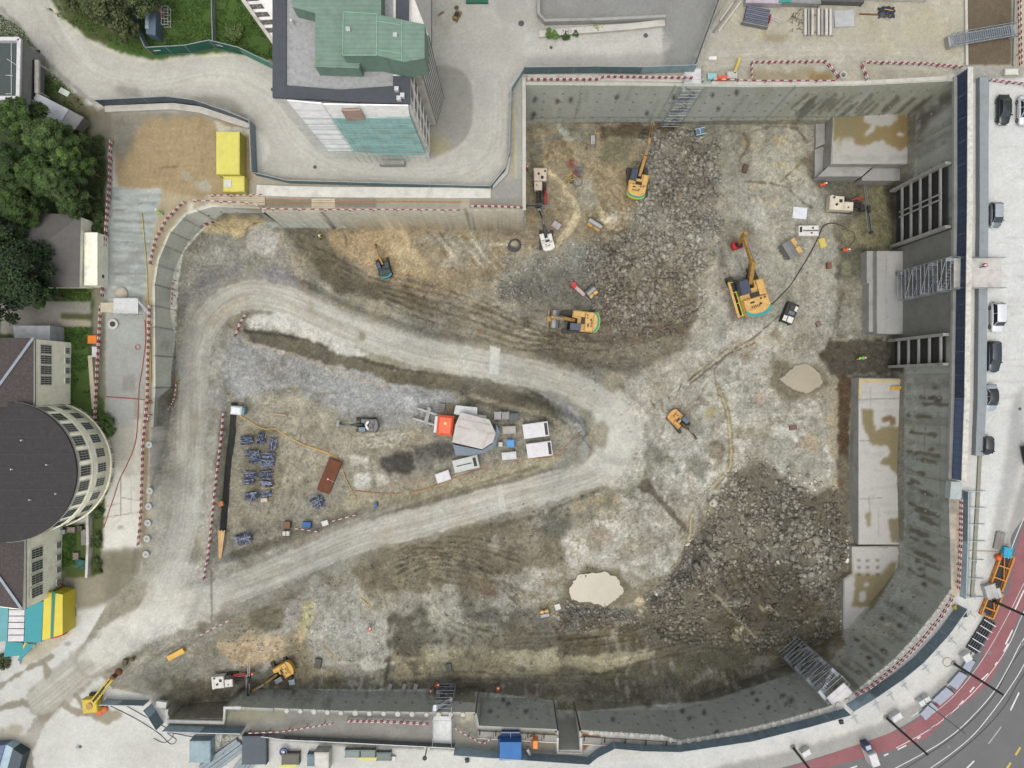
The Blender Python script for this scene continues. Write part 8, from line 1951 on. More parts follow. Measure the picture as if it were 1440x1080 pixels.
# pipe stacks, racks
t=thing('pipe_stack','stack of black plastic pipes beside the red lane','pipes',W(1378,893,0),ang(-16,26)*1.0)
for k in range(5): MB().tube([(-2.6,-.75+k*.37,.2),(2.6,-.75+k*.37,.2)],.17,8).build('pipe',mat('black_pipe',(34,40,50),.4),t)
for x in (-2.2,-1.2,-.1,1.0,2.1): MB().box(x-.06,-1.0,.38,x+.06,1.0,.46).build('lath',SHEETW,t)
for (x,y,r_),lab in (((1405,803,ang(-8,22)),'orange trench rack, upper one, holding dark frames'),((1391,848,ang(-8,20)),'orange trench rack, lower one above the black pipes')):
 t=thing('steel_rack',lab,'rack',W(x,y,0),r_,'orange racks beside the red lane');om=mat('rack_orange',(212,138,50),.5,grime=.3)
 L_=2.6 if y<820 else 1.9;mb=MB()
 for yy in (-.9,.9): mb.bar((-L_,yy,.6),(L_,yy,.6),.2);mb.bar((-L_,yy,.1),(L_,yy,.1),.16)
 for xx in (-L_,-L_*.3,L_*.4,L_): mb.bar((xx,-.9,.6),(xx,.9,.6),.18);mb.bar((xx,-.9,0),(xx,-.9,.6),.14);mb.bar((xx,.9,0),(xx,.9,.6),.14)
 mb.bar((-L_,-.6,.65),(L_*.4,.6,.65),.1);mb.bar((-L_,1.2,.3),(L_,1.2,.3),.16)
 mb.build('frame',om,t);MB().box(-L_*.8,-.6,.1,L_*.8,.5,.45).build('load',mat('dark_load',(44,42,40),.7),t)
crate((1388,829),'grey and white box pallet between the two orange racks',1.6,1.9,1.0,(190,192,188),.3,0);crate((1397,832),'open steel mesh box right of the grey pallet',1.0,1.5,.9,(196,204,206),.3,0,lid=(110,116,120))
crate((1411,775),'cyan cabin box at the end of the timber pipes',1.2,1.4,1.0,(52,164,206),-.1,0,lid=(70,190,196));crate((1404,760),'grey-brown flat board left of the cyan box',1.3,2.4,.3,(140,134,128),-.2,0)
t=thing('traffic_barrel','orange ball-like marker beside the cyan box','marker',W(1401,783,0));MB().sphere((0,0,.45),.45,12,8).build('barrel',mat('signal_orange',(236,98,48),.5),t)
for pts,lab in (([(1362,925),(1372,930),(1362,948),(1352,942)],'stack of pale blue steel sheets below the black pipes'),([(1350,944),(1361,950),(1346,970),(1334,962)],'second stack of pale blue steel sheets along the red lane'),([(1331,966),(1342,975),(1322,992),(1312,984)],'third stack of pale lilac steel sheets along the red lane'),([(1310,987),(1320,996),(1302,1013),(1294,1004)],'last stack of lilac steel sheets, lying on the red lane')):
 o=W(*pts[0],.4);t=thing('sheet_stack',lab,'steel sheets',(o.x,o.y,0),0,'steel sheets along the red lane');f=LP(pts,.4,t.location);MB().prism(f,.02,.4).build('sheets',mat('lilac_steel',(166,172,188),.4,.2,var=.12,grime=.2,scale=2),t)
 a,b=f[0],f[1];MB().bar((a[0],a[1],.45),(b[0],b[1],.45),.12).build('lath',DKM,t)
for x,y,lab in ((1182,1014,'small black box on the pale track below the dark stair'),(1355,864,'small black box on the pale track by the hoarding corner'),(657,1068,'small black box on the pavement below the long deck')): crate((x,y),lab,.55,.45,.4,(40,44,56),.2,0,'junction_box','box')
crate((1341,853),'small yellow box on the hoarding corner',.5,.5,.5,(206,186,70),.6,0)
# --- south stores
crate((718,1045),'bright blue site container on the south terrace',3.1,2.5,2.2,(36,110,180),0,0,'container','container');crate((718,1030),'dark blue box with white unit behind the blue container',2.6,.9,.9,(34,64,120),0,0,lid=(190,196,204));crate((704,1040),'dark blue wedge left of the blue container',.6,1.3,1.0,(36,76,140),.2,0)
t=thing('work_platform','orange machine standing beside the blue container','machine',W(750,1040,0));MB().bbox(-.1,-.6,.1,.6,.6,1.5,.06).build('body',mat('signal_orange2',(240,140,50),.5,grime=.2),t);MB().bar((-.5,.6,.4),(.2,1.0,.6),.15).build('arm',RUST,t);MB().bar((-.7,-.4,.3),(-.1,.1,.5),.12).build('bracket',mat('orange_dull',(206,110,50),.5),t)
crate((744,1056),'white leaning sheets beside the orange machine',.4,1.2,.8,(214,216,222),.4,0,'board_stack','boards')
for x0,x1,lab in ((672,784,'row of pale concrete seat panels under the short dark wall'),(817,960,'row of pale concrete seat panels right of the notch')):
 y=1024 if x0<800 else 1032;a=W(x0,y,-.6);b=W(x1,y+(6 if x0<800 else 9),-.6);t=thing('coping_row',lab,'coping',a,math.atan2(b.y-a.y,b.x-a.x));L_=(b-a).length;n=5
 for k in range(n): MB().bbox(L_*k/n+.03,-.9,.0,L_*(k+1)/n-.03,.0,.9,.03).build('panel',mat('seat_grey',(160,158,150),.8,grime=.3),t)
 MB().box(0,-1.05,.2,L_,-.91,1.0).build('edge',mat('white_concrete',(222,220,210),.8),t)
 for k in range(n): MB().box(L_*(k+.1)/n,-.5,.9,L_*(k+.1)/n+.15,.1,1.1).build('anchor',DKM,t)
ribbon('coping_beam','white edge beam framing the notch','coping',[(784,1036),(784,1057),(817,1058),(817,1036)],.3,.35,mat('white_concrete',(222,220,210),.8));ribbon('coping_beam','white edge beam round the low basin','coping',[(236,996),(236,1013),(316,1015),(317,994),(340,994)],.45,.35,mat('white_concrete2',(206,208,206),.8));ribbon('coping_beam','white block edge at the start of the low basin','coping',[(222,988),(236,990)],.9,.5,mat('white_concrete2',(206,208,206),.8))
for (x,y,L_,w_,h_,c),lab in ((((288,1049,2.9,3.0,1.6,(150,172,180))),'blue-grey ridged box at the corner of the pale forecourt'),((361,1050,3.4,4.0,1.0,(72,84,94)),'slate bin with boards beside the long board piles'),(((457,1062,1.9,2.6,1.8,(210,208,198))),'white slatted crate tower behind the grey low hoarding'),((440,1064,1.0,1.6,1.0,(110,132,142)),'grey-blue bin left of the white crate tower'),((411,1063,2.4,1.5,.9,(98,96,84)),'dark skip with rubble above the yellow beam'),((497,1056,2.0,1.0,.8,(130,144,140)),'first grey-green box in the row by the hoarding'),((519,1056,2.0,1.0,.8,(126,138,132)),'second grey-green box above the yellow tray'),((541,1060,2.0,1.1,.8,(112,126,122)),'grey-green box with white front, third in the row')):
 t=container((x,y),0,lab,L_,w_,h_,mat('s_%d_%d' % (c[0],c[2]),c,.6,grime=.4),0,name='skip',cat='skip',ribs=False,group='skips and bins along the south hoarding')
beam('yellow beam lying below the dark skip',(396,1073),(418,1073),.02,.6,.5,YC,'tray','tray');beam('yellow tray below the second grey-green box',(506,1065),(532,1065),.02,.5,.4,YC,'tray','tray');crate((548,1064),'white tray below the third grey-green box',1.8,.5,.4,(226,226,224),-.1,0)
for (a,b),lab in ((((280,1090),(340,1046)),'blue-grey long board pile, upper one'),(((330,1095),(358,1060)),'blue-grey long board pile, lower one')):
 A=W(*a,.6);B=W(*b,.6);c=(A+B)/2;t=thing('board_pile',lab,'boards',(c.x,c.y,0),math.atan2(B.y-A.y,B.x-A.x),'board piles at the bottom border');L_=(B-A).length
 for k in range(4): MB().box(-L_/2+.2*k,-1.1+k*.55,0,L_/2-.1*k,-.6+k*.55,.5+.1*(k % 2)).build('board',mat('board_blue',(136,152,158),.5,grime=.3),t)
t=thing('cable_tangle','grey tangle of cable and debris between the board piles','scrap',W(318,1046,0));rn=random.Random(11);mb=MB()
for k in range(40): a=rn.random()*6.3;x,y=(rn.random()-.5)*1.6,(rn.random()-.5)*2.4;mb.bar((x,y,.1+rn.random()*.5),(x+.6*math.cos(a),y+.6*math.sin(a),.1+rn.random()*.5),.05)
mb.build('debris',mat('debris_grey',(130,126,112),.8),t)
t=thing('pump_wheel','round blue drum on its stand by the dark skip','drum',W(401,1054,0));MB().tube([(.5*math.cos(i*math.pi/10),.5*math.sin(i*math.pi/10),.7) for i in range(21)],.14,6,cap=False).build('drum',mat('drum_blue',(40,80,136),.4),t);MB().cyl(0,0,0,.8,.2,10).build('stand',SHEETW,t)
t=thing('lamp_post','short grey lamp post with round head beside the long white deck','lamp',W(601,1050,0));MB().cyl(0,0,0,3,.09,8).build('pole',GAL,t);MB().cyl(0,0,3,3.15,.32,14).build('head',DKM,t);MB().cyl(0,0,0,.2,.45,12).build('base',MC,t)
# struts on the floor by the stair
for x,lab in ((546,'left'),(566,'middle'),(582,'right')):
 p=at(x,972);o=MB().bbox(-.3,-1.3,.0,.3,1.3,.35,.04).build('concrete_strut',mat('seat_grey',(160,158,150),.8));o.location=p;o.rotation_euler=(0,0,-.35);tag(o,'pale concrete strut in the wet trench, the %s one of three' % lab,'strut','concrete struts left of the south stair')
# garden terrace furniture behind the round building
for (x,y,sx,sy,h,c),lab in (((109,719,2.3,.7,.7,(232,230,222)),'white bench cover under the curved wall'),((78,757,.7,1.2,.6,(176,186,196)),'grey-blue lounge seat in the garden row'),((77,770,.9,1.1,.6,(140,136,132)),'brown-grey lounge seat below the blue one'),((76,783,1.0,1.0,.6,(166,158,150)),'beige lounge seat, third in the garden row'),((76,796,.9,1.0,.6,(128,122,116)),'dark lounge seat, last in the garden row'),((103,744,1.1,.7,.6,(160,146,136)),'pinkish planter box above the lawn'),((91,747,.7,.6,.6,(188,190,194)),'small white-grey box above the lawn'),((115,742,.7,.6,.6,(96,86,80)),'dark pot box above the lawn'),((109,781,.8,.9,.5,(150,136,126)),'brown crate on the terrace stones'),((121,755,1.2,2.2,.25,(150,146,142)),'grey terrace stone slab'),((74,804,1.0,.7,.8,(186,36,44)),'red box at the corner of the south wing')):
 crate((x,y),lab,sx,sy,h,c,.02,0,'garden_box' if 'box' in lab or 'crate' in lab else 'garden_chair','furniture')
tarp((116,792),-.2,'dark green cloth on the garden terrace',1.5,1.3,(28,92,82),z=0,h=.4);low_wall([(128,712),(129,760),(127,810)],'white board wall beside the garden hedge',1.0,mat('board_white',(214,210,200),.7,grime=.5),w=.35)
low_wall([(128,500),(131,540),(134,575)],'pale timber edging along the garden path',.3,mat('pale_deck',(206,194,168),.7),w=.6)
crate((134,478),'bright orange box beside the western rail',1.3,1.1,.8,(240,134,34),0,0);crate((137,495),'white box below the orange box',.8,1.4,.7,(220,222,218),0,0);crate((78,490),'small orange-brown trestle near the north wing',.9,1.6,.5,(190,140,84),0,0)
t=thing('shaft_cover','round concrete shaft lid with dark hole on the western apron','shaft',W(160,456,0));MB().cyl(0,0,0,.3,.75,18).build('ring',MC,t);MB().cyl(0,0,.3,.33,.4,14).build('hole',DKM,t)
t=thing('boulder','pale boulder-like mound end beside the white deck','mound',W(171,413,0));MB().sphere((0,0,.1),1.0,14,8,.5).build('stone',mat('pale_stone',(198,190,170),.8,grime=.4),t)
t=thing('pink_ring','small red ring lying on the western apron','ring',W(194,488,0));MB().tube([(.35*math.cos(i*math.pi/8),.35*math.sin(i*math.pi/8),.06) for i in range(17)],.06,5,cap=False).build('ring',mat('pink_red',(186,90,96),.5),t)
for k,(y,lab) in enumerate(((625,'uppermost'),(690,'second'),(712,'third'),(735,'fourth'),(757,'fifth'),(779,'lowest'))):
 p=at(213-k*1.3,y);t=thing('pile_head','round pale pile head on the western rim, %s of the column' % lab,'pile',p,0,'pile heads on the western rim');MB().cyl(0,0,-.5,.35,.48,16).build('core',mat('pile_pale',(196,200,196),.8),t);MB().cyl(0,0,.35,.4,.2,12).build('plug',MCG,t)
for (a,b),lab in ((((97,818),(101,866)),'first'),(((101,822),(106,866)),'second')):
 A=W(*a,0);B=W(*b,0);c=(A+B)/2;t=thing('ladder','grey ladder lying by the yellow pavilion, %s from the barrier' % lab,'ladder',c,math.atan2(B.y-A.y,B.x-A.x));mb=MB();L_=(B-A).length
 for y in (-.18,.18): mb.bar((-L_/2,y,.1),(L_/2,y,.1),.06)
 for k in range(14): x=-L_/2+.15+k*(L_-.3)/13;mb.bar((x,-.18,.1),(x,.18,.1),.04)
 mb.build('frame',GALD,t)
#  trees, people, rubble, puddles
def leaf_mat(name,c,var=.35):
 m=mat(name,c,.7,var=var,scale=.9,bump=0,grime=.3,grime_c=(int(c[0]*.5),int(c[1]*.55),int(c[2]*.5)),spec=.3,detail=3);return m
def leaves(centres,radii,n,size,seed,flat=.8,wd=.6):
 rs=np.random.RandomState(seed);cs=np.array(centres);rr=np.array(radii);w=rr ** 2;w=w/w.sum()
 k=rs.choice(len(cs),n,p=w);v=rs.normal(size=(n,3));v /= np.linalg.norm(v,axis=1)[:,None]
 r=rr[k][:,None]*(rs.rand(n,1) ** .4);P=cs[k]+v*r*np.array([1,1,flat])
 a=rs.normal(size=(n,3));a /= np.linalg.norm(a,axis=1)[:,None];nrm=v*.6+np.array([0,0,.8])+rs.normal(size=(n,3))*.45;nrm /= np.linalg.norm(nrm,axis=1)[:,None]
 u=np.cross(nrm,a);u /= np.linalg.norm(u,axis=1)[:,None];w2=np.cross(nrm,u);s=size*(.6+.8*rs.rand(n,1))
 V=np.stack([P-u*s,P+w2*s*wd,P+u*s,P-w2*s*wd],1).reshape(-1,3);return V
def quads(name,V,m,parent):
 me=bpy.data.meshes.new(name);nq=len(V) // 4;me.vertices.add(len(V));me.vertices.foreach_set('co',V.astype(np.float32).ravel());me.loops.add(nq*4);me.loops.foreach_set('vertex_index',np.arange(nq*4,dtype=np.int32));me.polygons.add(nq);me.polygons.foreach_set('loop_start',np.arange(0,nq*4,4,dtype=np.int32))
 try: me.polygons.foreach_set('loop_total',np.full(nq,4,dtype=np.int32))
 except Exception: pass
 me.update(calc_edges=True);o=bpy.data.objects.new(name,me);col.objects.link(o);me.materials.append(m);o.parent=parent;return o
def tree(px,label,h,R,n,c,seed,size=.2,clumps=22,conifer=False,group='trees at the left side',ztop=None,name='tree',squash=(1,1)):
 """px is where the middle of the crown shows"""
 zc=h*.68;p=W(px[0],px[1],zc);t=thing(name,label,'tree',(p.x,p.y,0),0,group);rs=random.Random(seed)
 bark=mat('bark',(104,88,74),.9,grime=.4);mb=MB();mb.tube([(0,0,-.1),(.1,.05,h*.3),(0,.1,h*.6),(.05,0,h*.92)],.09*R**.6+.08,8,.05);cs=[];rr=[]
 for k in range(clumps):
  a=k*2.4+rs.random()*.6;q=((k+.5)/clumps);rad=R*math.sqrt(q)*.8;z=h*(.9-.42*q*q)-(.0 if not conifer else .6*rs.random());x,y=rad*math.cos(a)*squash[0],rad*math.sin(a)*squash[1]
  z+=(rs.random()-.5)*h*.1;cs.append((x,y,z));rr.append(R*(.2+.2*rs.random())*(1.0 if not conifer else .7))
  z0=h*(.3+.4*rs.random());mb.tube([(0,0,z0),(x*.5,y*.5,(z0+z)*.52),(x,y,z)],.05+.02*R**.5,5,.02)
 mb.build('trunk',bark,t)
 ca=[leaf_mat('leaf_%d_%d_%d' % tuple(int(v*f) for v in c),tuple(int(v*f) for v in c)) for f in (1.0,.78,1.2)]
 third=[n // 2,n // 4,n // 4]
 wd=.2 if conifer else .6;fl=.5 if conifer else .8
 V=[leaves(cs,rr,third[0],size,seed,fl,wd),leaves(cs[::2],rr[::2],third[1],size,seed+1,fl,wd),leaves([(x,y,z+.3) for x,y,z in cs[1::2]],[r*.8 for r in rr[1::2]],third[2],size*.9,seed+2,fl,wd)]
 o=quads('crown',np.concatenate(V),ca[0],t);o.data.materials.append(ca[1]);o.data.materials.append(ca[2])
 idx=np.concatenate([np.full(third[0],0),np.full(third[1],1),np.full(third[2],2)]).astype(np.int32);idx=idx[:len(o.data.polygons)];o.data.polygons.foreach_set('material_index',idx);return t
DG=(62,84,44);PG=(68,92,42);OG=(98,106,66)
tree((146,-6),'broad olive-green tree above the top left road',8,3.7,7000,(86,94,58),1,.2,26);tree((98,-22),'olive tree cut by the top border left of the broad one',8,2.6,4000,(88,98,60),2);tree((196,-6),'small dark olive tree at the top border by the shed',7,2.6,4500,(80,94,54),3);tree((172,36),'low olive shrub-like tree under the broad crown',5,2.0,3500,(84,92,56),30)
pines=[((28,168),'pine crown nearest the grey shed',11,3.4),((70,196),'feathery pine in the middle of the left wood',12,3.2),((8,232),'pine at the left border below the shed',12,3.4),((58,245),'dark pine above the garage roof',11,3.2),((100,228),'thin pine reaching toward the path',10,2.4),((100,285),'low pine by the red and white rail',7,2.2),((25,290),'pine overhanging the garage roof corner',9,2.8),((85,258),'bluish pine between the thin and the dark ones',12,2.3)]
for i,(p,lab,h,R) in enumerate(pines): tree(p,lab,h,R,int(4200*R),[PG,(80,104,54),(60,84,40),(64,88,40),(82,106,50),(60,82,38),(62,86,38),(78,100,54)][i],40+i,.3,64,True,'pines at the left side',name='pine_tree')
tree((22,382),'dense dark green tree at the left border beside the garage',11,4.6,13000,(44,66,32),60,.2,30);tree((-14,420),'dense dark tree cut by the left border',10,3.6,7000,(40,60,30),61,.2,24);tree((52,412),'small dark green tree on the path side of the dense one',8,2.2,5000,(48,72,34),62);tree((-12,330),'dark tree crown at the left border above the dense one',10,3.4,7000,(46,68,34),63)
def bush(px,label,R,h,n,c,seed,name='bush',size=.14,flat=.7,group=None,squash=(1,1)):
 p=W(px[0],px[1],h*.5);t=thing(name,label,'bush',(p.x,p.y,0),0,group);rs=random.Random(seed);cs=[(R*.75*rs.uniform(-1,1)*squash[0],R*.75*rs.uniform(-1,1)*squash[1],h*rs.uniform(.25,.8)) for _ in range(10)]
 quads('foliage',leaves(cs,[R*.4]*10,n,size,seed,flat),leaf_mat('bush_%d_%d_%d' % c,c),t);mb=MB()
 for c_ in cs[:6]: mb.tube([(0,0,0),(c_[0]*.5,c_[1]*.5,c_[2]*.6),c_],.035,5,.015)
 mb.build('stem',mat('bark',(104,88,74),.9),t);return t
bush((777,48),'bright green weed bush at the corner of the ramp wall',.9,1.2,900,(104,140,72),70);bush((800,49),'low dark weeds right of the bright weed bush',1.4,.5,600,(72,96,52),71,squash=(1,.3));bush((843,40),'pale green weeds on the top of the ramp wall',1.0,.5,500,(140,170,90),72,squash=(1,.4))
bush((328,48),'flowering bush on the lawn near the wire fence',1.5,1.2,1600,(96,116,62),73)
bush((150,592),'green shrub spilling over the slab by the round building',1.0,1.4,1300,(74,100,48),74);bush((154,606),'lower green shrub touching the curved wall',.8,1.2,900,(80,104,52),75)
for k,(y,lab) in enumerate(((206,'top'),(236,'second'),(268,'third'),(300,'fourth'),(332,'fifth'),(364,'lowest'))): bush((137,y),'hedge bush along the path west of the rail, %s of six' % lab,1.3,1.4,1600,(66,84,42),80+k,'hedge_bush',.14,group='hedge along the western path',squash=(.6,1.2))
for k,(y,lab) in enumerate(((655,'top'),(690,'second'),(725,'third'),(760,'fourth'),(795,'lowest'))): bush((139-k,y),'hedge bush between the white slab and the round building, %s of five' % lab,1.1,1.0,900,(72,92,46),90+k,'hedge_bush',.12,group='hedge beside the white slab',squash=(.5,1.2))
bush((100,720),'dark green plants under the curved wall of the round building',1.6,.8,1400,(58,82,40),96,squash=(1.4,.4));bush((3,930),'green bush at the left border below the pavilions',1.2,1.0,900,(84,96,62),97)
# grass tufts on the lawns as one mass
def grass():
 rs=np.random.RandomState(5);areas=[([(205,0),(390,0),(390,85),(304,66),(215,74)],16000),([(88,460),(126,460),(126,560),(92,570)],4500),([(60,384),(128,384),(128,423),(60,423)],3500),([(60,10),(200,0),(200,78),(110,40)],6000),([(50,90),(96,118),(120,150),(100,160),(56,130)],3500),([(78,752),(108,750),(108,792),(80,800)],1800),([(0,20),(30,40),(56,76),(30,60),(0,50)],2500)];Vs=[]
 for pts,n in areas:
  P=[(W(a,b).x,W(a,b).y) for a,b in pts];x0=min(p[0] for p in P);x1=max(p[0] for p in P);y0=min(p[1] for p in P);y1=max(p[1] for p in P);X=rs.uniform(x0,x1,n);Y=rs.uniform(y0,y1,n);m=inpoly(X,Y,P) & (fbm(X*.6,Y*.6,3,8)>.4);X,Y=X[m],Y[m];k=len(X);a=rs.rand(k)*6.28;h=.06+rs.rand(k)*.12;s=.05+.05*rs.rand(k)
  dx,dy=np.cos(a)*s,np.sin(a)*s;lx,ly=rs.normal(size=k)*.08,rs.normal(size=k)*.08;z=np.zeros(k)
  Vs.append(np.stack([np.stack([X-dx,Y-dy,z],1),np.stack([X+dx,Y+dy,z],1),np.stack([X+dx*.4+lx,Y+dy*.4+ly,h],1),np.stack([X-dx*.4+lx,Y-dy*.4+ly,h],1)],1).reshape(-1,3))
 o=quads('grass',np.concatenate(Vs),leaf_mat('grass_blade',(92,124,58)),None);o['kind']='stuff';o['label']='short green lawn grass and weeds';o['category']='grass'
grass()
# ---- rubble
def rocks(name,label,px,n,smin,smax,dens=None,seed=0,bright=(.85,1.6),bury=.35):
 rs=np.random.RandomState(seed);base_v=[]
 ico=[(0,0,1)]+[(.894*math.cos(k*1.2566),.894*math.sin(k*1.2566),.447) for k in range(5)]+[(.894*math.cos(k*1.2566+.628),.894*math.sin(k*1.2566+.628),-.447) for k in range(5)]+[(0,0,-1)]
 fc=[(0,1+k,1+(k+1)%5) for k in range(5)]+[(1+k,6+k,1+(k+1)%5) for k in range(5)]+[(1+(k+1)%5,6+k,6+(k+1)%5) for k in range(5)]+[(11,6+(k+1)%5,6+k) for k in range(5)]
 ico=np.array(ico);fc=np.array(fc)
 xs_=[p[0] for p in px];ys_=[p[1] for p in px];U=rs.uniform(min(xs_),max(xs_),n*3);V=rs.uniform(min(ys_),max(ys_),n*3)
 m=inpoly(U,V,px);r=sample(RUB,U,V);cl=fbm(U/11,V/11,3,seed+3)
 m &= rs.rand(n*3)<np.clip((r+.08)*sstep(.36,.62,cl),0,1);U,V=U[m][:n],V[m][:n];k=len(U)
 z=np.full(k,-13.0)
 for _ in range(8): X=(U-CX)*(H-z)/F;Y=-(V-CY)*(H-z)/F;z=floor_z(X,Y)
 px_,py_=PX(X,Y,z);R_=sample(RUB,px_,py_)
 z=z+(fbm(X*.5,Y*.5,5,301)-.5)*(.55+1.1*R_)+(fbm(X*2.2,Y*2.2,4,311)-.5)*(.16+.55*R_)
 s=smin+(smax-smin)*rs.rand(k)**3.2;cb=sample(LIN,U,V)
 T=ico[None]*(1+rs.normal(size=(k,12,1))*.27);sc3=s[:,None,None]*(np.array([1,.75,.6])*(.75+.5*rs.rand(k,1,3)));T=T*sc3
 a=rs.rand(k)*6.28;ca,sa=np.cos(a)[:,None],np.sin(a)[:,None];tx=T[:,:,0]*ca-T[:,:,1]*sa;ty=T[:,:,0]*sa+T[:,:,1]*ca
 tilt=rs.normal(size=(k,1))*.5;tz=T[:,:,2]+tx*tilt*.5
 VV=np.stack([tx+X[:,None],ty+Y[:,None],tz+z[:,None]+s[:,None]*(.6-bury)],-1).reshape(-1,3);FF=(fc[None]+(np.arange(k)*12)[:,None,None]).reshape(-1,3)
 g=rs.uniform(bright[0],bright[1],(k,1));grey=cb.mean(1,keepdims=True);c=(grey*.6+cb*.4)*np.array([1.1,1.06,.95])*g;c=np.clip(c,.03,.62);C=np.ones((k*12,4),np.float32);C[:,:3]=np.repeat(c,12,0)
 me=bpy.data.meshes.new(name);me.vertices.add(len(VV));me.vertices.foreach_set('co',VV.astype(np.float32).ravel());nf=len(FF);me.loops.add(nf*3);me.loops.foreach_set('vertex_index',FF.astype(np.int32).ravel());me.polygons.add(nf);me.polygons.foreach_set('loop_start',np.arange(0,nf*3,3,dtype=np.int32))
 try: me.polygons.foreach_set('loop_total',np.full(nf,3,dtype=np.int32))
 except Exception: pass
 me.update(calc_edges=True);at_=me.color_attributes.new('Col','FLOAT_COLOR','POINT');at_.data.foreach_set('color',C.ravel())
 o=bpy.data.objects.new(name,me);col.objects.link(o);me.materials.append(M_ROCK);tag(o,label,'rubble',None,'stuff');return o
M_ROCK=attr_mat('broken_rock',.9,.35,.25,.3)
rocks('rubble','coarse grey blasted rock in the north bay',[(895,180),(1012,180),(1016,320),(990,440),(940,475),(830,470),(825,350),(880,325)],12000,.05,.5,seed=1,bright=(.6,1.6))
rocks('rubble','finer grey rubble west of the bucket excavator',[(690,345),(850,330),(850,440),(780,435),(690,430)],3500,.06,.3,seed=2)
rocks('rubble','gravelly rubble on the lower bank of the north bay',[(730,455),(990,430),(960,500),(900,525),(740,500)],2500,.06,.26,seed=3)
rocks('rubble','dark rubble field with pale broken stones in the south-east',[(985,655),(1060,640),(1180,685),(1195,760),(1185,890),(1090,920),(900,900),(900,850),(960,790)],18000,.05,.46,seed=4,bright=(.6,2.1))
rocks('rubble','tongue of grey gravel below the great puddle',[(770,845),(900,840),(960,790),(990,790),(950,870),(880,895),(780,892)],4500,.08,.34,seed=5,bright=(.8,1.7))
rocks('rubble','line of small dark stones on the southern slope',[(640,825),(700,820),(800,860),(800,900),(640,880)],1500,.06,.24,seed=6);rocks('rubble','dark stones along the lower haul road',[(680,715),(800,700),(860,680),(850,710),(720,750),(680,745)],1200,.08,.26,seed=7,bright=(.5,1.3))
rocks('boulders','large pale boulders among the rubble of the north bay',[(905,190),(1005,190),(990,380),(960,450),(860,450),(850,350),(900,320)],110,.35,.95,seed=31,bright=(.9,1.6))
rocks('boulders','large pale boulders in the dark south-east rubble',[(1000,690),(1120,690),(1180,760),(1160,830),(1080,800),(960,830),(985,760)],150,.3,.85,seed=32,bright=(1.0,2.2))
def scatter(label,px,n,s0,s1,seed,br=(.7,1.5)):
 global RUB
 keep=RUB;RUB=np.full_like(RUB,.5);rocks('stones',label,px,n,s0,s1,seed=seed,bright=br);RUB=keep
scatter('loose stones scattered over the pit floor',[(400,310),(1170,180),(1190,520),(1180,700),(900,700),(840,560),(700,480),(480,430),(400,380)],9000,.035,.2,20)
scatter('loose stones scattered over the southern ground',[(320,890),(480,800),(700,730),(900,700),(1100,700),(1180,900),(950,985),(560,960),(300,960)],11000,.035,.2,21)
scatter('loose stones on the triangle between the roads',[(340,480),(560,530),(780,570),(800,640),(560,700),(340,780)],3000,.04,.15,22)
# ---- puddles
def puddle(label,px,z,c,rough=.12,n=3):
 P=smooth(px+[px[0]],6)[:-1];pts=[]
 for i,(a,b) in enumerate(P):
  k=1+(fbm(np.array([i*.55]),np.array([b*.13]),3,3)[0]-.55)*.24;cx_=sum(q[0] for q in px)/len(px);cy_=sum(q[1] for q in px)/len(px);pts.append((cx_+(a-cx_)*k,cy_+(b-cy_)*k))
 o=MB().prism([(W(a,b,z).x,W(a,b,z).y) for a,b in pts],z-.15,z).build('puddle',mat('water_%d_%d' % (c[0],c[2]),c,rough,var=.07,bump=0,grime=.6,grime_c=(int(c[0]*.86),int(c[1]*.84),int(c[2]*.78)),spec=.5,scale=.35));tag(o,None,None,None,'structure');return o
puddle('a',[(806,818),(815,808),(832,805),(850,804),(864,810),(872,820),(876,834),(866,844),(852,852),(838,850),(828,846),(818,848),(806,844),(800,832)],-14.3,(180,173,151))
puddle('b',[(1094,533),(1108,524),(1118,514),(1132,512),(1146,518),(1154,528),(1156,540),(1148,546),(1136,552),(1122,550),(1106,542)],-14.95,(170,161,138))
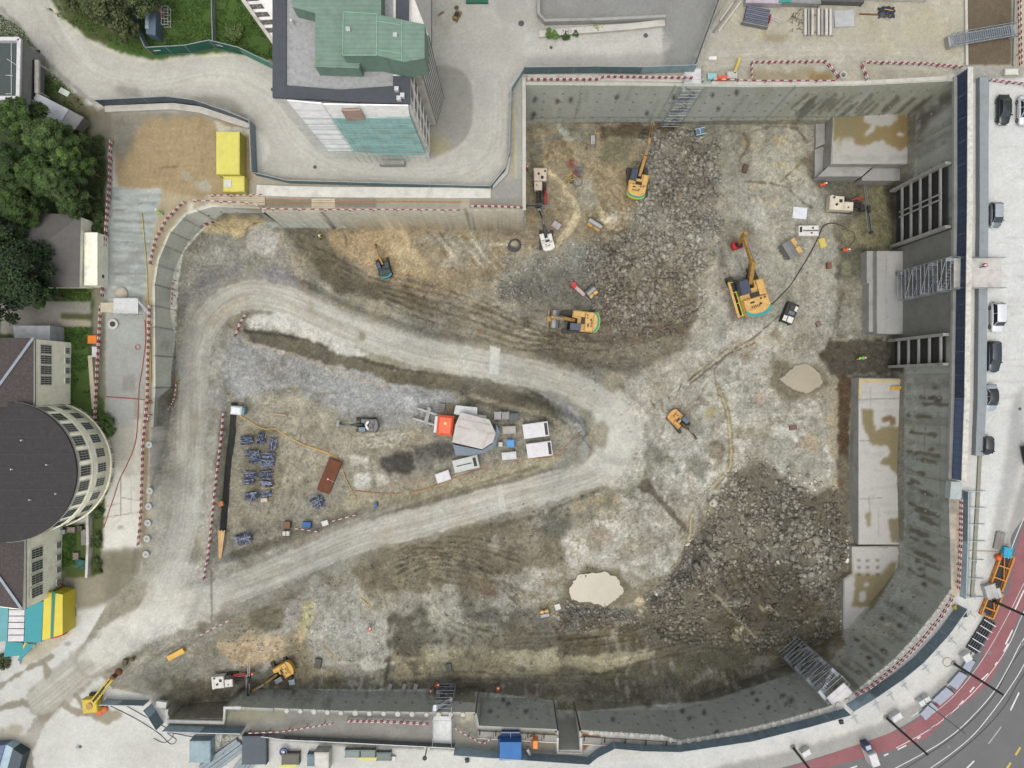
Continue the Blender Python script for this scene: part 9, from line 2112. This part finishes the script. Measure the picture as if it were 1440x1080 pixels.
# ---- people
def skin_mesh(name,nodes,edges,sub=1):
 me=bpy.data.meshes.new(name);me.from_pydata([n[:3] for n in nodes],edges,[]);o=bpy.data.objects.new(name,me);col.objects.link(o)
 md=o.modifiers.new('s','SKIN');md.use_smooth_shade=True
 for i,n in enumerate(nodes): v=me.skin_vertices[0].data[i];v.radius=(n[3],n[4] if len(n)>4 else n[3])
 me.skin_vertices[0].data[0].use_root=True
 sd=o.modifiers.new('u','SUBSURF');sd.levels=sub;dg=bpy.context.evaluated_depsgraph_get();m2=bpy.data.meshes.new_from_object(o.evaluated_get(dg));m2.name=name;bpy.data.objects.remove(o);return m2
def person_meshes(bend=0.0,stride=.22,arm=.3):
 """upright figure; bend leans the trunk forward (+x), arm lifts the hands forward"""
 def up(z,x=0,y=0):
  if z>.95: d=z-.95;return (x+d*math.sin(bend),y,.95+d*math.cos(bend))
  return (x,y,z)
 N=[];E=[]
 def add(p,r,r2=None,par=None): N.append((*p,r,r2 or r));i=len(N)-1;(E.append((par,i)) if par is not None else None);return i
 pel=add(up(.95),.15,.12);ch=add(up(1.2),.15,.11,pel);sh=add(up(1.42),.13,.09,ch);nk=add(up(1.52),.055,None,sh);hd=add(up(1.62),.09,.085,nk);hd2=add(up(1.73),.088,None,hd);add(up(1.62,.1),.02,None,hd)
 hands=[]
 for s in (-1,1):
  a=add(up(1.42,0,s*.19),.06,None,sh);e=add(up(1.16,.06+arm*.3,s*.27),.046,None,a);w_=add(up(1.02+arm*.2,.2+arm*.6,s*.24),.03,None,e);pm=add(up(.98+arm*.2,.27+arm*.65,s*.23),.034,.02,w_)
  for f in range(4): b=add(up(.97+arm*.2,.31+arm*.68,s*.23+(f-1.5)*.02),.009,None,pm);add(up(.93+arm*.2,.345+arm*.68-.008*abs(f-1),s*.23+(f-1.5)*.021),.007,None,b)
  th=add(up(.98+arm*.2,.27+arm*.65,s*.19),.01,None,pm);add(up(.955+arm*.2,.3+arm*.65,s*.178),.008,None,th)
  h=add((0,s*.1,.9),.095,None,pel);k=add((s*stride*.5+.04,s*.11,.5),.065,None,h);an=add((s*stride,s*.11,.09),.045,None,k);add((s*stride+.14,s*.12,.05),.04,.03,an)
 body=skin_mesh('body',N,E)
 J=[];K=[]
 def aj(p,r,r2=None,par=None): J.append((*p,r,r2 or r));i=len(J)-1;(K.append((par,i)) if par is not None else None);return i
 p0=aj(up(.93),.18,.15);c0=aj(up(1.2),.185,.145,p0);s0=aj(up(1.43),.16,.12,c0);
 for s in (-1,1): a=aj(up(1.43,0,s*.2),.085,None,s0);e=aj(up(1.16,.06+arm*.3,s*.27),.066,None,a);aj(up(1.04+arm*.2,.18+arm*.56,s*.245),.052,None,e)
 jacket=skin_mesh('jacket',J,K)
 J=[];K=[];p0=aj((0,0,.95),.17,.14)
 for s in (-1,1): a=aj((0,s*.1,.86),.11,None,p0);k=aj((s*stride*.5+.04,s*.11,.5),.085,None,a);aj((s*stride,s*.11,.14),.07,None,k)
 trousers=skin_mesh('trousers',J,K)
 hm=MB();c=up(1.74);hm.sphere((c[0],c[1],c[2]+.01),.125,12,8,.85);hm.prism([(c[0]+.2*math.cos(i*.5236)*(1.0 if math.cos(i*.5236)>0 else .75),.15*math.sin(i*.5236)) for i in range(12)],c[2]-.03,c[2]-.005)
 bt=MB()
 for s in (-1,1): bt.bbox(s*stride-.08,s*.115-.055,0,s*stride+.2,s*.115+.055,.12,.03)
 eye=MB();f=up(1.645,.088)
 for s in (-1,1): eye.sphere((f[0],s*.03,f[2]),.012,6,4)
 return body,jacket,trousers,hm,bt,eye
SK=mat('skin',(206,160,132),.6,var=.04,bump=0,grime=0);BOOT=mat('boots',(60,48,40),.8)
PM=[person_meshes(.12,.2,.25),person_meshes(.75,.25,.5)]
HIV={'orange': mat('hiviz_orange',(255,92,40),.6,var=.05,bump=0,grime=.1),'lime': mat('hiviz_lime',(206,240,60),.6,var=.05,bump=0,grime=.1),'green': mat('hiviz_green',(110,226,90),.6,var=.05,bump=0,grime=.1),'red': mat('hiviz_red',(230,54,40),.6,var=.05,bump=0,grime=.1),'white': mat('helmet_white',(236,236,232),.4,bump=0),'navy': mat('trouser_navy',(46,54,72),.8)}
first={}
def person(px,rz,label,jk,tr,hl,pose=0,z=None,s=1.0):
 loc=at(*px) if z is None else W(px[0],px[1],z);t=thing('person',label,'person',loc,rz,'people at work');b,j,tm,hm,bt,ey=PM[pose]
 def lk(me,n,m): o=bpy.data.objects.new(n,me.copy());col.objects.link(o);o.data.materials.clear();o.data.materials.append(m);o.parent=t;return o
 lk(b,'body',SK);lk(j,'jacket',HIV[jk]);lk(tm,'trousers',HIV[tr]);h=MB();h.v,h.f=list(hm.v),list(hm.f);h.build('helmet',HIV[hl],t);h=MB();h.v,h.f=list(bt.v),list(bt.f);h.build('boots',BOOT,t);h=MB();h.v,h.f=list(ey.v),list(ey.f);h.build('eyes',DKM,t)
 t.scale=(s,s,s)
person((452,335),.5,'worker in lime jacket near the west end of the north bay','lime','navy','white',0);person((228,300),2.0,'worker in lime jacket and green trousers on the western apron edge','lime','green','white',0,0)
person((1152,262),0.2,'worker in orange beside the corner of the puddled foundation block','orange','orange','white',1);person((1184,353),0.0,'worker in orange bending beside the wet trench with a lance','orange','orange','white',1)
person((521,884),1.2,'worker in orange alone on the grey hummock','orange','orange','white',1);person((614,961),.8,'worker in orange just above the head of the south stair','orange','orange','white',1);person((607,971),1.5,'worker in orange left of the south stair frame','orange','orange','white',1)
person((700,967),1.4,'worker in orange above the short dark wall','orange','orange','white',1);person((1206,504),0.1,'worker in bright green crossing the dark gravel hollow','green','lime','white',1);person((1381,374),3.4,'person in red jacket and dark trousers on the stair platform','red','navy','white',1,1.3)
person((356,946),.8,'worker in orange beside the mast of the white drill rig','orange','orange','white',1);person((741,239),1.0,'worker in orange by the wall left of the cream drill rig','orange','navy','white',0)
t=thing('orange_sack','orange bundle on the forecourt below the yellow crane','bag',W(141,998,0),.1);MB().sphere((0,0,.3),.7,12,8,.5).sphere((.7,.1,.25),.55,10,7,.5).build('bag',mat('sack_orange',(226,112,60),.7,grime=.3),t)
EXPO=0.44
#  camera, sky, sun
cam=bpy.data.cameras.new('camera');cam.sensor_width=36;cam.lens=F/1440*36;cam.clip_end=2000;cam.clip_start=1
co=bpy.data.objects.new('camera',cam);co.location=(0,0,H);col.objects.link(co);sc.camera=co
w=bpy.data.worlds.new('World');sc.world=w;w.use_nodes=True
nt=w.node_tree;bg=nt.nodes['Background'];sky=nt.nodes.new('ShaderNodeTexSky');sky.sky_type='NISHITA';sky.sun_disc=False
EL,AZ=math.radians(72),math.radians(200)
sky.sun_elevation=EL;sky.sun_rotation=AZ;sky.dust_density=6;sky.air_density=1.2;sky.ozone_density=.6
hs=nt.nodes.new('ShaderNodeHueSaturation');hs.inputs['Saturation'].default_value=.3
nt.links.new(sky.outputs[0],hs.inputs['Color']);nt.links.new(hs.outputs[0],bg.inputs['Color']);bg.inputs['Strength'].default_value=.15
sn=bpy.data.lights.new('sun','SUN');sn.energy=.55;sn.angle=math.radians(80);sn.color=(1,.95,.89)
so=bpy.data.objects.new('sun',sn);col.objects.link(so)
d=Vector((math.sin(AZ)*math.cos(EL),math.cos(AZ)*math.cos(EL),math.sin(EL)))
so.rotation_euler=d.to_track_quat('Z','Y').to_euler()
sc.view_settings.view_transform='Standard';sc.view_settings.look='None';sc.view_settings.exposure=EXPO;sc.view_settings.gamma=1
sc.cycles.use_denoising=True
sc.cycles.max_bounces=6
